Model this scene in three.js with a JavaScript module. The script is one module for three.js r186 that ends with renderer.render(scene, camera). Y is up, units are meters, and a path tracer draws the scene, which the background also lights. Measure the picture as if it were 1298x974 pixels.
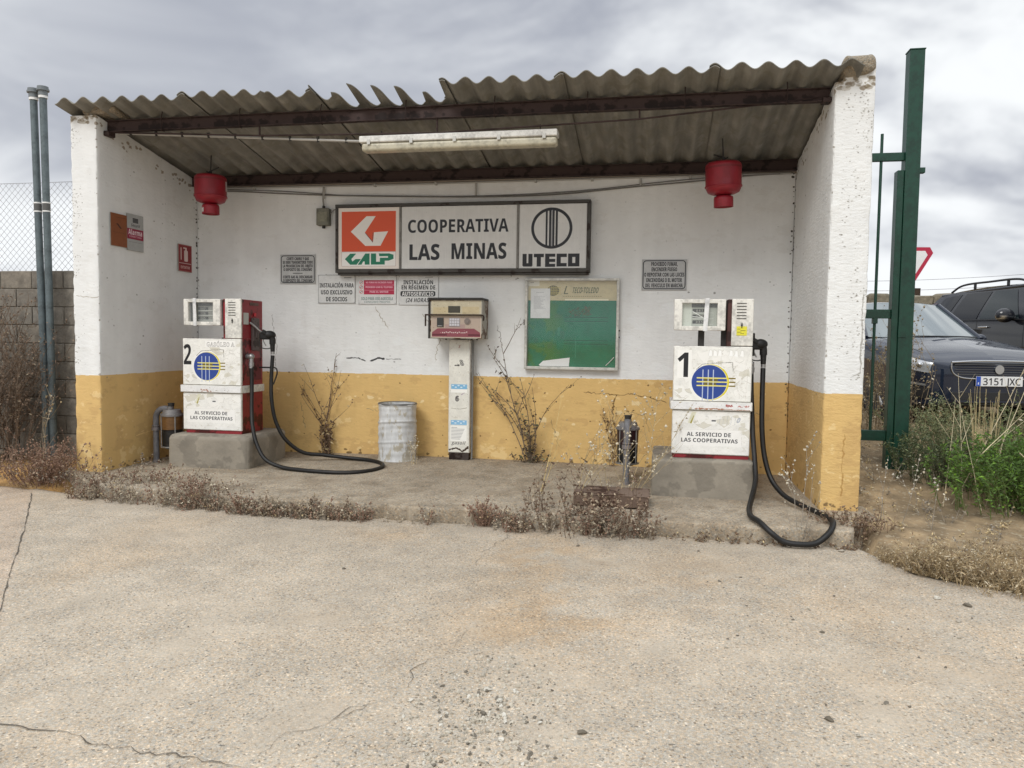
import * as THREE from 'three';
import { RoundedBoxGeometry } from 'three/addons/geometries/RoundedBoxGeometry.js';
import { mergeGeometries, toCreasedNormals } from 'three/addons/utils/BufferGeometryUtils.js';

// ------------------------------------------------------------------ camera, sky, sun, exposure
const scene = new THREE.Scene();
const camera = new THREE.PerspectiveCamera(54.23, 1298 / 974, 0.05, 3000);
camera.position.set(5.278, 1.336, 8.0);
camera.rotation.order = 'YXZ';
camera.rotation.set(-0.0572, 0.1863, 0.0140);
scene.add(camera);

const renderer = new THREE.WebGLRenderer({ antialias: true });
renderer.setSize(1024, 768);
renderer.toneMapping = THREE.LinearToneMapping;
renderer.toneMappingExposure = 1.08;
renderer.shadowMap.enabled = true;

// ---- seeded noise
function mulberry(a) { return () => { a = (a + 0x6d2b79f5) | 0; let t = Math.imul(a ^ (a >>> 15), 1 | a); t = (t + Math.imul(t ^ (t >>> 7), 61 | t)) ^ t; return ((t ^ (t >>> 14)) >>> 0) / 4294967296; }; }
let R = mulberry(11);
const rr = (a, b) => a + (b - a) * R();
const clamp = (x, a = 0, b = 1) => Math.min(b, Math.max(a, x));
const lerp = (a, b, t) => a + (b - a) * t;
const sstep = (a, b, x) => { const t = clamp((x - a) / (b - a)); return t * t * (3 - 2 * t); };
function hash2(x, y, s) { let h = Math.imul(x, 374761393) + Math.imul(y, 668265263) + Math.imul(s, 974634721); h = Math.imul(h ^ (h >>> 13), 1274126177); h ^= h >>> 16; return (h >>> 0) / 4294967296; }
const NT = new Float32Array(65536); for (let i = 0; i < 65536; i++) NT[i] = hash2(i & 255, i >> 8, 7);
function vn(x, y, s = 0, per = 0) {
  let xi = Math.floor(x), yi = Math.floor(y); const fx = x - xi, fy = y - yi, u = fx * fx * (3 - 2 * fx), v = fy * fy * (3 - 2 * fy);
  let x1 = xi + 1, y1 = yi + 1;
  if (per) { xi %= per; if (xi < 0) xi += per; x1 %= per; if (x1 < 0) x1 += per; yi %= per; if (yi < 0) yi += per; y1 %= per; if (y1 < 0) y1 += per; }
  const sx = s * 57, sy = s * 131; xi = (xi + sx) & 255; x1 = (x1 + sx) & 255; yi = ((yi + sy) & 255) << 8; y1 = ((y1 + sy) & 255) << 8;
  const a = NT[xi | yi], b = NT[x1 | yi], c = NT[xi | y1], d = NT[x1 | y1];
  return a + (b - a) * u + (c - a) * v + (a - b - c + d) * u * v;
}
function fbm(x, y, oct = 4, s = 0, per = 0, gain = 0.5) { let v = 0, a = 1, n = 0; for (let i = 0; i < oct; i++) { v += a * vn(x, y, s + i * 17, per); n += a; a *= gain; x *= 2; y *= 2; per *= 2; } return v / n; }

// ---- overcast sky, computed by direction: a broken stratocumulus deck that goes on all round
{
  const W = 2048, H = 1024, data = new Float32Array(W * H * 4);
  const masses = [ // azimuth (deg from -z, + = right), elevation, spread az, spread el, brightness shift
    [-30, 17, 26, 9, -0.30], [-12, 23, 16, 5, -0.10], [-46, 11, 14, 3.0, -0.30], [-44, 5, 14, 3.6, 0.75], [-5, 20, 9, 4, 0.22], [6, 19.5, 5, 3, 0.35],
    [14, 20, 6, 2.4, -0.12], [20, 16.5, 8, 3, 0.5], [21, 11.5, 8, 3.2, -0.02], [22, 7.5, 9, 1.8, -0.02], [20, 4, 14, 2.6, 0.45], [10, 12, 5, 4, 0.4],
  ];
  for (let j = 0; j < H; j++) {
    const el = ((j + 0.5) / H - 0.5) * Math.PI, sy = Math.sin(el), cy = Math.cos(el);
    for (let i = 0; i < W; i++) {
      const ph = ((i + 0.5) / W - 0.5) * 2 * Math.PI, dx = Math.cos(ph) * cy, dz = Math.sin(ph) * cy;
      const o = (j * W + i) * 4; if (el < -0.01) { data[o] = 0.30; data[o + 1] = 0.27; data[o + 2] = 0.23; data[o + 3] = 1; continue; }
      const e = Math.max(sy, 0.0), k = 2.6 / (e + 0.5), px = dx * k, pz = dz * k;
      const wx = fbm(px * 0.5 + 9, pz * 0.5, 3, 5) - 0.5, wz = fbm(px * 0.5, pz * 0.5 + 21, 3, 8) - 0.5;
      const big = fbm(px * 0.42 + wx * 1.3 + 3.7, pz * 0.42 + wz * 1.3 + 8.2, 4, 31);
      const fine = fbm(px * 1.5 + wx * 3.5, pz * 2.4 + wz * 3.5 + sy * 5, 6, 57, 0, 0.62);
      const az = Math.atan2(dx, -dz) * 180 / Math.PI, ed = el * 180 / Math.PI;
      let m = 0, calm = 0;
      for (const [a, b, sa, sb, v] of masses) { const q = ((az - a + wx * 9) / sa) ** 2 + ((ed - b + wz * 5) / sb) ** 2; if (q < 9) m += v * Math.exp(-q); }
      calm = 0.75 * Math.exp(-(((az + 32) / 26) ** 2) - (((ed - 17) / 9) ** 2));
      let b = 0.68 + (big - 0.5) * 0.8 + (fine - 0.5) * 1.15 * (1 - calm) + m * 0.62;
      b = clamp(b, 0.02, 1.25);
      const t = sstep(0.1, 0.95, b);
      // thin cloud is white, thick cloud blue-grey
      let r = lerp(0.365, 0.90, t), g = lerp(0.39, 0.925, t), bl = lerp(0.455, 0.945, t);
      if (ed < 3) { const f = sstep(3, -1, ed) * 0.5; r = lerp(r, 0.72, f); g = lerp(g, 0.75, f); bl = lerp(bl, 0.77, f); }
      const up = 1 + 0.95 * sstep(0.42, 0.9, sy);   // an overcast vault is brighter overhead
      if (sy < 0) { r = 0.30; g = 0.27; bl = 0.23; }
      data[o] = r * up; data[o + 1] = g * up; data[o + 2] = bl * up; data[o + 3] = 1;
    }
  }
  const sky = new THREE.DataTexture(data, W, H, THREE.RGBAFormat, THREE.FloatType);
  sky.mapping = THREE.EquirectangularReflectionMapping; sky.magFilter = THREE.LinearFilter; sky.minFilter = THREE.LinearFilter; sky.wrapS = THREE.RepeatWrapping; sky.needsUpdate = true;
  scene.background = sky; scene.environment = sky;
}
const sun = new THREE.DirectionalLight(new THREE.Color(1.0, 0.98, 0.95), 1.5);
sun.position.set(-0.5, 12, 13); sun.target.position.set(3.4, 0, 1);
sun.castShadow = true; sun.shadow.radius = 45; sun.shadow.mapSize.set(2048, 2048);
Object.assign(sun.shadow.camera, { left: -14, right: 14, top: 14, bottom: -14, near: 0.5, far: 60 });
scene.add(sun, sun.target);

// ------------------------------------------------------------------ helpers
const used = {};
function numbered(n) { const k = used[n] = (used[n] ?? -1) + 1; return k ? n + '_' + String(k).padStart(3, '0') : n; }
function thing(name, label, category, pos = [0, 0, 0], turn = 0, group) {
  const o = new THREE.Group(); o.name = numbered(name); o.position.set(...pos); o.rotation.y = turn; scene.add(o);
  o.userData = { label, category }; if (group) o.userData.group = group;
  return o;
}
function P(name, geo, mat, parent, label) {
  const m = new THREE.Mesh(Array.isArray(geo) ? merge(geo) : geo, mat); m.name = name; m.castShadow = m.receiveShadow = true; parent.add(m);
  if (label) m.userData.label = label;
  return m;
}
function solo(name, geo, mat, label, category, group) { const m = P(numbered(name), geo, mat, scene); m.userData = { label, category }; if (group) m.userData.group = group; return m; }
function struct(name, geo, mat) { const m = P(numbered(name), geo, mat, scene); m.userData.kind = 'structure'; return m; }
function stuff(name, geo, mat, label, category, parent = scene) { const m = P(parent === scene ? numbered(name) : name, geo, mat, parent); m.userData = { kind: 'stuff' }; if (parent === scene) { m.userData.label = label; m.userData.category = category; } return m; }
function merge(list) {
  const hasC = list.some((g) => g.attributes.color);
  return mergeGeometries(list.map((g) => {
    const h = g.index ? g.toNonIndexed() : g;
    for (const k of Object.keys(h.attributes)) if (!['position', 'normal', 'uv'].includes(k) && !(hasC && k === 'color')) h.deleteAttribute(k);
    if (hasC && !h.attributes.color) h.setAttribute('color', new THREE.BufferAttribute(new Float32Array(h.attributes.position.count * 3).fill(1), 3));
    if (!h.attributes.uv) h.setAttribute('uv', new THREE.BufferAttribute(new Float32Array(h.attributes.position.count * 2), 2));
    return h;
  }));
}
// uv in metres by the dominant axis of each face
function boxUV(g0) {
  const g = g0.index ? g0.toNonIndexed() : g0, p = g.attributes.position, uv = new Float32Array(p.count * 2);
  const a = new THREE.Vector3(), b = new THREE.Vector3(), c = new THREE.Vector3(), n = new THREE.Vector3();
  for (let i = 0; i < p.count; i += 3) {
    a.fromBufferAttribute(p, i); b.fromBufferAttribute(p, i + 1); c.fromBufferAttribute(p, i + 2);
    n.copy(b).sub(a).cross(c.clone().sub(a)); const x = Math.abs(n.x), y = Math.abs(n.y), z = Math.abs(n.z);
    [a, b, c].forEach((v, k) => { const [s, t] = z >= x && z >= y ? [v.x, v.y] : x >= y ? [v.z, v.y] : [v.x, v.z]; uv[(i + k) * 2] = s; uv[(i + k) * 2 + 1] = t; });
  }
  g.setAttribute('uv', new THREE.BufferAttribute(uv, 2)); return g;
}
const bx = (x0, x1, y0, y1, z0, z1, r = 0.004, seg = 2) => boxUV(new RoundedBoxGeometry(x1 - x0, y1 - y0, z1 - z0, seg, Math.min(r, (x1 - x0) / 2.01, (y1 - y0) / 2.01, (z1 - z0) / 2.01)).translate((x0 + x1) / 2, (y0 + y1) / 2, (z0 + z1) / 2));
const V = (x, y, z) => new THREE.Vector3(x, y, z);
function tube(pts, r, seg = 40, rad = 8, closed = false, tension = 0.5) { return new THREE.TubeGeometry(new THREE.CatmullRomCurve3(pts.map((p) => p.isVector3 ? p : V(...p)), closed, 'centripetal', tension), seg, r, rad, closed); }
function rod(a, b, r, rad = 8, r2 = r) {
  const A = V(...a), B = V(...b), d = B.clone().sub(A), g = new THREE.CylinderGeometry(r2, r, d.length(), rad);
  g.applyQuaternion(new THREE.Quaternion().setFromUnitVectors(V(0, 1, 0), d.clone().normalize())); g.translate((A.x + B.x) / 2, (A.y + B.y) / 2, (A.z + B.z) / 2); return g;
}
const cyl = (r0, r1, h, x, y, z, rad = 24) => new THREE.CylinderGeometry(r1, r0, h, rad).translate(x, y + h / 2, z);
function plate(w, h, x, y, z, ry = 0) { const g = new THREE.PlaneGeometry(w, h); if (ry) g.rotateY(ry); return g.translate(x, y, z); } // the printed face of a panel
// a panel of real thickness whose front face carries a 0..1 print: body and face are two meshes
function dirtyEdge(g, amp, f, s) { // push the vertices of a geometry about with smooth 3-D noise
  const p = g.attributes.position;
  for (let i = 0; i < p.count; i++) { const x = p.getX(i), y = p.getY(i), z = p.getZ(i); p.setXYZ(i, x + amp * (fbm(y * f + s, z * f, 2, 3) - 0.5) * 2, y + amp * (fbm(x * f, z * f + s, 2, 5) - 0.5) * 2, z + amp * (fbm(x * f + s, y * f, 2, 7) - 0.5) * 2); }
  g.computeVertexNormals(); return g;
}

// ---- textures
const s8 = (v) => Math.round(255 * clamp(v));
function tileTex(size, metres, fn, srgb = true) {
  const d = new Uint8Array(size * size * 4);
  for (let y = 0; y < size; y++) for (let x = 0; x < size; x++) { const c = fn(x / size, y / size), o = (y * size + x) * 4; d[o] = s8(c[0]); d[o + 1] = s8(c[1]); d[o + 2] = s8(c[2]); d[o + 3] = 255; }
  const t = new THREE.DataTexture(d, size, size); t.wrapS = t.wrapT = THREE.RepeatWrapping; t.magFilter = THREE.LinearFilter; t.minFilter = THREE.LinearMipmapLinearFilter; t.generateMipmaps = true;
  if (srgb) t.colorSpace = THREE.SRGBColorSpace; t.repeat.set(1 / metres, 1 / metres); t.needsUpdate = true; return t;
}
function canvasTex(w, h, draw, srgb = true) {
  const c = document.createElement('canvas'); c.width = w; c.height = h; const x = c.getContext('2d'); draw(x, w, h);
  const t = new THREE.CanvasTexture(c); if (srgb) t.colorSpace = THREE.SRGBColorSpace; t.anisotropy = 8; return t;
}
function noiseFill(x, w, h, fn) { const im = x.createImageData(w, h); for (let j = 0; j < h; j++) for (let i = 0; i < w; i++) { const c = fn(i, j), o = (j * w + i) * 4; im.data[o] = c[0]; im.data[o + 1] = c[1]; im.data[o + 2] = c[2]; im.data[o + 3] = 255; } x.putImageData(im, 0, 0); }
function text(x, s, cx, cy, size, o = {}) { // one line, set to a given width if asked
  x.save(); x.translate(cx, cy); x.fillStyle = o.color ?? '#111'; x.textAlign = o.align ?? 'center'; x.textBaseline = 'middle'; x.font = `${o.italic ? 'italic ' : ''}${o.weight ?? 'bold'} ${size}px ${o.font ?? 'sans-serif'}`;
  const w = x.measureText(s).width; let sx = o.sx ?? 1; if (o.width) sx = o.width / w; x.transform(sx, 0, o.slant ?? 0, 1, 0, 0);
  if (o.stroke) { x.strokeStyle = o.stroke; x.lineWidth = o.lw ?? 2; x.lineJoin = 'round'; x.strokeText(s, 0, 0); }
  if (!o.hollow) x.fillText(s, 0, 0); x.restore();
}
const lin = (r, g, b) => new THREE.Color().setRGB(r, g, b);
const M = (o) => { const m = new THREE.MeshStandardMaterial({ roughness: 0.8, metalness: 0, ...o }); return m; };

// grain shared by most plain surfaces (a colour multiplier close to white, and a relief)
const grainT = tileTex(512, 0.6, (u, v) => { const a = fbm(u * 8, v * 8, 5, 3, 8), b = fbm(u * 32, v * 32, 3, 9, 32), c = 0.80 + 0.2 * sstep(0.25, 0.7, a * 0.6 + b * 0.4); return [c, c * 0.995, c * 0.985]; });
const roughT = tileTex(512, 0.5, (u, v) => { const a = fbm(u * 16, v * 16, 5, 13, 16, 0.65); return [a, a, a]; }, false);
const stuccoT = tileTex(1024, 0.8, (u, v) => { const a = fbm(u * 20, v * 40, 5, 23, 20, 0.62), b = fbm(u * 6, v * 60, 2, 41, 6); return [a * 0.8 + b * 0.2, a, a]; }, false);
const wornMetalT = tileTex(512, 0.8, (u, v) => {
  const a = fbm(u * 6, v * 6, 5, 71, 6, 0.6), rust = sstep(0.60, 0.70, a), s = 0.9 + 0.1 * fbm(u * 24, v * 24, 3, 5, 24);
  return [lerp(s, 0.50, rust), lerp(s, 0.36, rust), lerp(s, 0.27, rust)];
});
// ------------------------------------------------------------------ ground, road, slab
const slabH = (x, z) => 0.04 * Math.sin(Math.PI * clamp(x / 6.63)) * clamp(1 - z / 2.3) + 0.006 * (fbm(x * 1.5, z * 1.5, 3, 4) - 0.5);
const ROADY = -0.12;
const roadEdge = (x) => x < -0.45 ? 1.82 + 0.1 * fbm(x * 2, 1, 2) : x < 0.2 ? lerp(1.86, 2.05, (x + 0.45) / 0.65) : x < 6.7 ? 2.1 : x < 6.95 ? lerp(2.1, 2.85, (x - 6.7) / 0.25) : x < 7.5 ? lerp(2.85, 3.15, (x - 6.95) / 0.55) : 3.15 + (x - 7.5) * 0.16;
function groundH(x, z) {
  if (x < 3) { // soil strip by the block wall
    const t = sstep(1.5, 2.3, z), far = sstep(-3, -12, x);
    return lerp(-0.02, -0.2, t) - far * 0.15 + 0.03 * (fbm(x * 2, z * 2, 3, 90) - 0.5) - 0.25 * sstep(-0.25, 0.15, x) * (z < 2.3 && z > -0.4 ? 1 : 0);
  }
  let h; // right of the shelter a bank climbs to the car park
  if (z > 2.4) h = lerp(-0.075, -0.11, clamp((z - 2.4) / 0.6)) - 0.2 * sstep(0.03, 0.16, z - roadEdge(x));
  else if (z > 1.6) h = lerp(-0.02, -0.075, (z - 1.6) / 0.8);
  else if (z > 0.3) h = lerp(-0.02, 0.16, sstep(1.6, 0.3, z));
  else h = lerp(0.16, 0.45, sstep(0.3, -1.1, z)) + 0.22 * sstep(-1.6, -4.2, z);
  return h + 0.05 * (fbm(x * 1.3, z * 1.3, 4, 91) - 0.5) - 0.3 * sstep(6.92, 6.74, x);
}
function sheet(xs, zs, hf, cf) {
  const nx = xs.length, nz = zs.length, pos = [], uv = [], col = [], idx = [];
  for (let j = 0; j < nz; j++) for (let i = 0; i < nx; i++) { const x = xs[i], z = zs[j], c = cf ? cf(x, z) : [1, 1, 1]; pos.push(x, hf(x, z), z); uv.push(x, z); col.push(...c); }
  for (let j = 0; j < nz - 1; j++) for (let i = 0; i < nx - 1; i++) { const a = j * nx + i; idx.push(a, a + nx, a + 1, a + 1, a + nx, a + nx + 1); }
  const g = new THREE.BufferGeometry(); g.setAttribute('position', new THREE.Float32BufferAttribute(pos, 3)); g.setAttribute('uv', new THREE.Float32BufferAttribute(uv, 2)); g.setAttribute('color', new THREE.Float32BufferAttribute(col, 3)); g.setIndex(idx); g.computeVertexNormals(); return g;
}
const range = (a, b, s) => { const n = Math.max(1, Math.round((b - a) / s)), o = []; for (let i = 0; i <= n; i++) o.push(a + (b - a) * i / n); return o; };
const dirtT = tileTex(1024, 1.6, (u, v) => {
  const a = fbm(u * 10, v * 10, 6, 201, 10, 0.62), st = sstep(0.70, 0.78, fbm(u * 60, v * 60, 2, 211, 60)), k = 0.62 + 0.5 * (a - 0.5) * 2 * 0.5;
  return [lerp(0.60 * k / 0.62, 0.74, st * 0.6), lerp(0.52 * k / 0.62, 0.70, st * 0.6), lerp(0.41 * k / 0.62, 0.62, st * 0.6)];
});
const dirtB = tileTex(512, 0.8, (u, v) => { const a = fbm(u * 24, v * 24, 4, 221, 24, 0.7); return [a, a, a]; }, false);
{
  const xs = [-900, -300, -100, -40, -20, -12, -8, ...range(-6, -0.4, 0.08), ...range(-0.3, 6.8, 0.5), ...range(6.9, 11, 0.07), 12, 14, 17, 22, 30, 50, 100, 300, 900];
  const zs = [-900, -300, -100, -50, -30, -20, -14, -10, -7, -5, -3.5, -2.5, ...range(-2, 3.8, 0.07), 5, 8, 14, 30, 80, 300, 900];
  const soil = [0.95, 0.70, 0.33], dry = [0.66, 0.67, 0.66];
  const g = sheet(xs, zs, (x, z) => z > 3.9 ? -0.25 : groundH(x, z), (x, z) => { const t = x < 3 ? clamp(0.8 + (fbm(x * 3, z * 3, 3, 95) - 0.5) * 1.2) : 0.10 * fbm(x * 2, z * 2, 3, 96), k = 0.98 + 0.3 * fbm(x * 0.9, z * 0.9, 4, 97); return [lerp(dry[0], soil[0], t) * k, lerp(dry[1], soil[1], t) * k, lerp(dry[2], soil[2], t) * k]; });
  struct('ground', g, M({ map: dirtT, vertexColors: true, roughness: 1, bumpMap: dirtB, bumpScale: 0.012 }));
}
// worn concrete road: fine aggregate in the texture, patches and rust-coloured stains per vertex
function aggregate(seed, n, dark) { // rubbed-down concrete: small grains of sand and stone with fine dark seams between them
  return (u, v) => {
    const a = fbm(u * 18, v * 18, 5, seed, 18, 0.6), gx = u * n, gy = v * n, ci = Math.floor(gx), cj = Math.floor(gy); let f1 = 9, f2 = 9, X1 = 0, Y1 = 0;
    for (let j = -1; j <= 1; j++) for (let i = -1; i <= 1; i++) { const X = (((ci + i) % n) + n) % n, Y = (((cj + j) % n) + n) % n, dx = ci + i + hash2(X, Y, seed) - gx, dy = cj + j + hash2(X, Y, seed + 1) - gy, d = dx * dx + dy * dy; if (d < f1) { f2 = f1; f1 = d; X1 = X; Y1 = Y; } else if (d < f2) f2 = d; }
    const seam = 1 - sstep(0.0, 0.16, Math.sqrt(f2) - Math.sqrt(f1)), worn = sstep(0.0, 0.55, fbm(u * 7, v * 7, 5, seed + 9, 7, 0.6)), t = hash2(X1, Y1, seed + 3), big = hash2(X1, Y1, seed + 2);
    let k = 0.90 + 0.16 * (a - 0.5) + worn * ((t - 0.5) * 0.145 + (big > 0.955 ? 0.14 : 0) - (big < 0.05 ? 0.22 : 0) - seam * dark * (0.4 + hash2(X1, Y1, seed + 6)));
    const w = (hash2(X1, Y1, seed + 5) - 0.5) * 0.05 * worn; return [0.79 * k + w, 0.735 * k, 0.655 * k - w];
  };
}
const roadT = tileTex(2048, 3.1, aggregate(301, 390, 0.20));
const roadB = tileTex(1024, 1.1, (u, v) => { const a = fbm(u * 60, v * 60, 4, 331, 60, 0.75); return [a, a, a]; }, false);
const roadH = (x, z) => ROADY + 0.012 * (fbm(x * 0.5, z * 0.5, 3, 340) - 0.5);
{
  const stain = (x, z, cx, cz, rx, rz) => Math.exp(-(((x - cx) / rx) ** 2) - (((z - cz) / rz) ** 2));
  const cf = (x, z) => {
    const p = fbm(x * 0.7, z * 0.7, 5, 351), q = fbm(x * 3.2, z * 3.2, 4, 361), k = 1.0 + 0.16 * (p - 0.5) + 0.10 * (q - 0.5);
    const m = fbm(x * 5, z * 5, 6, 371, 0, 0.72);
    let rust = (stain(x, z, 4.55, 3.0, 0.35, 0.6) + 0.9 * stain(x, z, 4.75, 4.2, 0.5, 0.5) + 0.6 * stain(x, z, 3.4, 2.7, 0.35, 0.25) + 0.5 * stain(x, z, 5.6, 3.3, 0.5, 0.6) + 0.35 * stain(x, z, 6.9, 4.2, 0.8, 1.0)) * sstep(0.34, 0.62, m);
    rust = clamp(rust + 0.3 * sstep(0.58, 0.8, fbm(x * 1.1 + 4, z * 1.1, 4, 381)), 0, 0.8);
    const damp = 0.22 * sstep(0.50, 0.72, fbm(x * 1.7, z * 1.7 + 7, 5, 391));
    const left = x < lerp(-0.32, 1.9, (z - 2.1) / 2.55) ? 1 : 0;          // the neighbouring bay was cast in a pinker mix
    let c = [k, k, k];
    c = [c[0] * lerp(1, 1.0, rust), c[1] * lerp(1, 0.86, rust), c[2] * lerp(1, 0.70, rust)];
    c = [c[0] * (1 - damp * 0.20), c[1] * (1 - damp * 0.18), c[2] * (1 - damp * 0.16)];
    if (left) c = [c[0] * 1.02, c[1] * 0.965, c[2] * 0.945];
    return c;
  };
  // the road's near bank is a strip of quads whose far side follows the ragged edge of the concrete
  const xs = [-40, -20, -10, -6, ...range(-4, 10, 0.05), 12, 16, 24, 40], pos = [], uv = [], col = [], idx = [], ts = [...range(0, 5, 0.05), 6, 8, 12, 20, 40], n = ts.length;
  for (const x of xs) { const e0 = roadEdge(x) + 0.07 * (fbm(x * 2.2, 3, 3, 401) - 0.5); for (const t of ts) { const z = e0 + t; pos.push(x, t === 0 ? ROADY - 0.06 : roadH(x, z), z); uv.push(x, z); col.push(...cf(x, z)); } }
  for (let i = 0; i < xs.length - 1; i++) for (let j = 0; j < n - 1; j++) { const a = i * n + j; idx.push(a, a + 1, a + n, a + n, a + 1, a + n + 1); }
  const g = new THREE.BufferGeometry(); g.setAttribute('position', new THREE.Float32BufferAttribute(pos, 3)); g.setAttribute('uv', new THREE.Float32BufferAttribute(uv, 2)); g.setAttribute('color', new THREE.Float32BufferAttribute(col, 3)); g.setIndex(idx); g.computeVertexNormals();
  const road = struct('road', g, M({ map: roadT, vertexColors: true, roughness: 0.95, bumpMap: roadB, bumpScale: 0.006 }));
  // cracks: narrow dirt-filled seams lying in the concrete
  const crackM = M({ color: lin(0.10, 0.085, 0.065), roughness: 1 });
  function crack(pts, w, seed, jit = 0.03) {
    const P2 = []; for (let i = 0; i < pts.length - 1; i++) { const L = Math.hypot(pts[i + 1][0] - pts[i][0], pts[i + 1][1] - pts[i][1]), n2 = Math.ceil(L / 0.035); for (let k = 0; k < n2; k++) { const t = k / n2; P2.push([lerp(pts[i][0], pts[i + 1][0], t), lerp(pts[i][1], pts[i + 1][1], t)]); } }
    P2.push(pts[pts.length - 1]);
    const pos = [], idx = []; let m = 0;
    P2.forEach(([x, z], i) => {
      const q = P2[Math.min(i + 1, P2.length - 1)], o = P2[Math.max(i - 1, 0)], dx = q[0] - o[0], dz = q[1] - o[1], L = Math.hypot(dx, dz) || 1, nx = -dz / L, nz = dx / L, j = jit * (fbm(i * 0.35, seed, 4, 411, 0, 0.7) - 0.5) * 2, ww = w * (0.25 + 1.3 * vn(i * 0.4, seed, 421)) * Math.min(1, (P2.length - 1 - i) / 6 + 0.1, i / 6 + 0.1);
      for (const s of [-1, 1]) { const X = x + nx * (j + s * ww / 2), Z = z + nz * (j + s * ww / 2); pos.push(X, roadH(X, Z) + 0.004, Z); }
      if (i) idx.push(m - 2, m, m - 1, m - 1, m, m + 1); m += 2;
    });
    const g = new THREE.BufferGeometry(); g.setAttribute('position', new THREE.Float32BufferAttribute(pos, 3)); g.setIndex(idx); g.computeVertexNormals();
    if (g.attributes.normal.getY(0) < 0) { const a = g.index.array; for (let i = 0; i < a.length; i += 3) { const t = a[i]; a[i] = a[i + 1]; a[i + 1] = t; } g.computeVertexNormals(); }
    return g;
  }
  P('joint', crack([[-0.36, 2.05], [-0.32, 2.10], [0.48, 3.0], [1.12, 3.75], [1.65, 4.37], [1.88, 4.64], [2.6, 5.5]], 0.007, 1, 0.012), crackM, road);
  const lines = [
    [[2.7, 5.62], [2.98, 5.67], [3.17, 5.68], [3.26, 5.69], [3.4, 5.74], [3.58, 5.73], [3.76, 5.73], [3.97, 5.73]], [[3.96, 5.72], [3.99, 5.55], [4.1, 5.38], [4.13, 5.27], [4.23, 5.18]], [[4.06, 5.42], [4.14, 5.33], [4.24, 5.19]],
    [[4.29, 5.1], [4.26, 4.91], [4.31, 4.79], [4.39, 4.69], [4.4, 4.56], [4.37, 4.36]], [[4.18, 3.38], [4.16, 3.12], [4.23, 2.62], [4.19, 2.29]], [[4.17, 4.12], [4.27, 4.28], [4.36, 4.34]], [[4.26, 2.79], [4.55, 2.38]], [[0.1, 2.75], [0.7, 2.82], [1.3, 2.72]],
  ];
  lines.forEach((l, i) => P('crack', crack(l, i ? 0.0026 : 0.0045, 7 + i * 5, 0.05), crackM, road));
}
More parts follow.
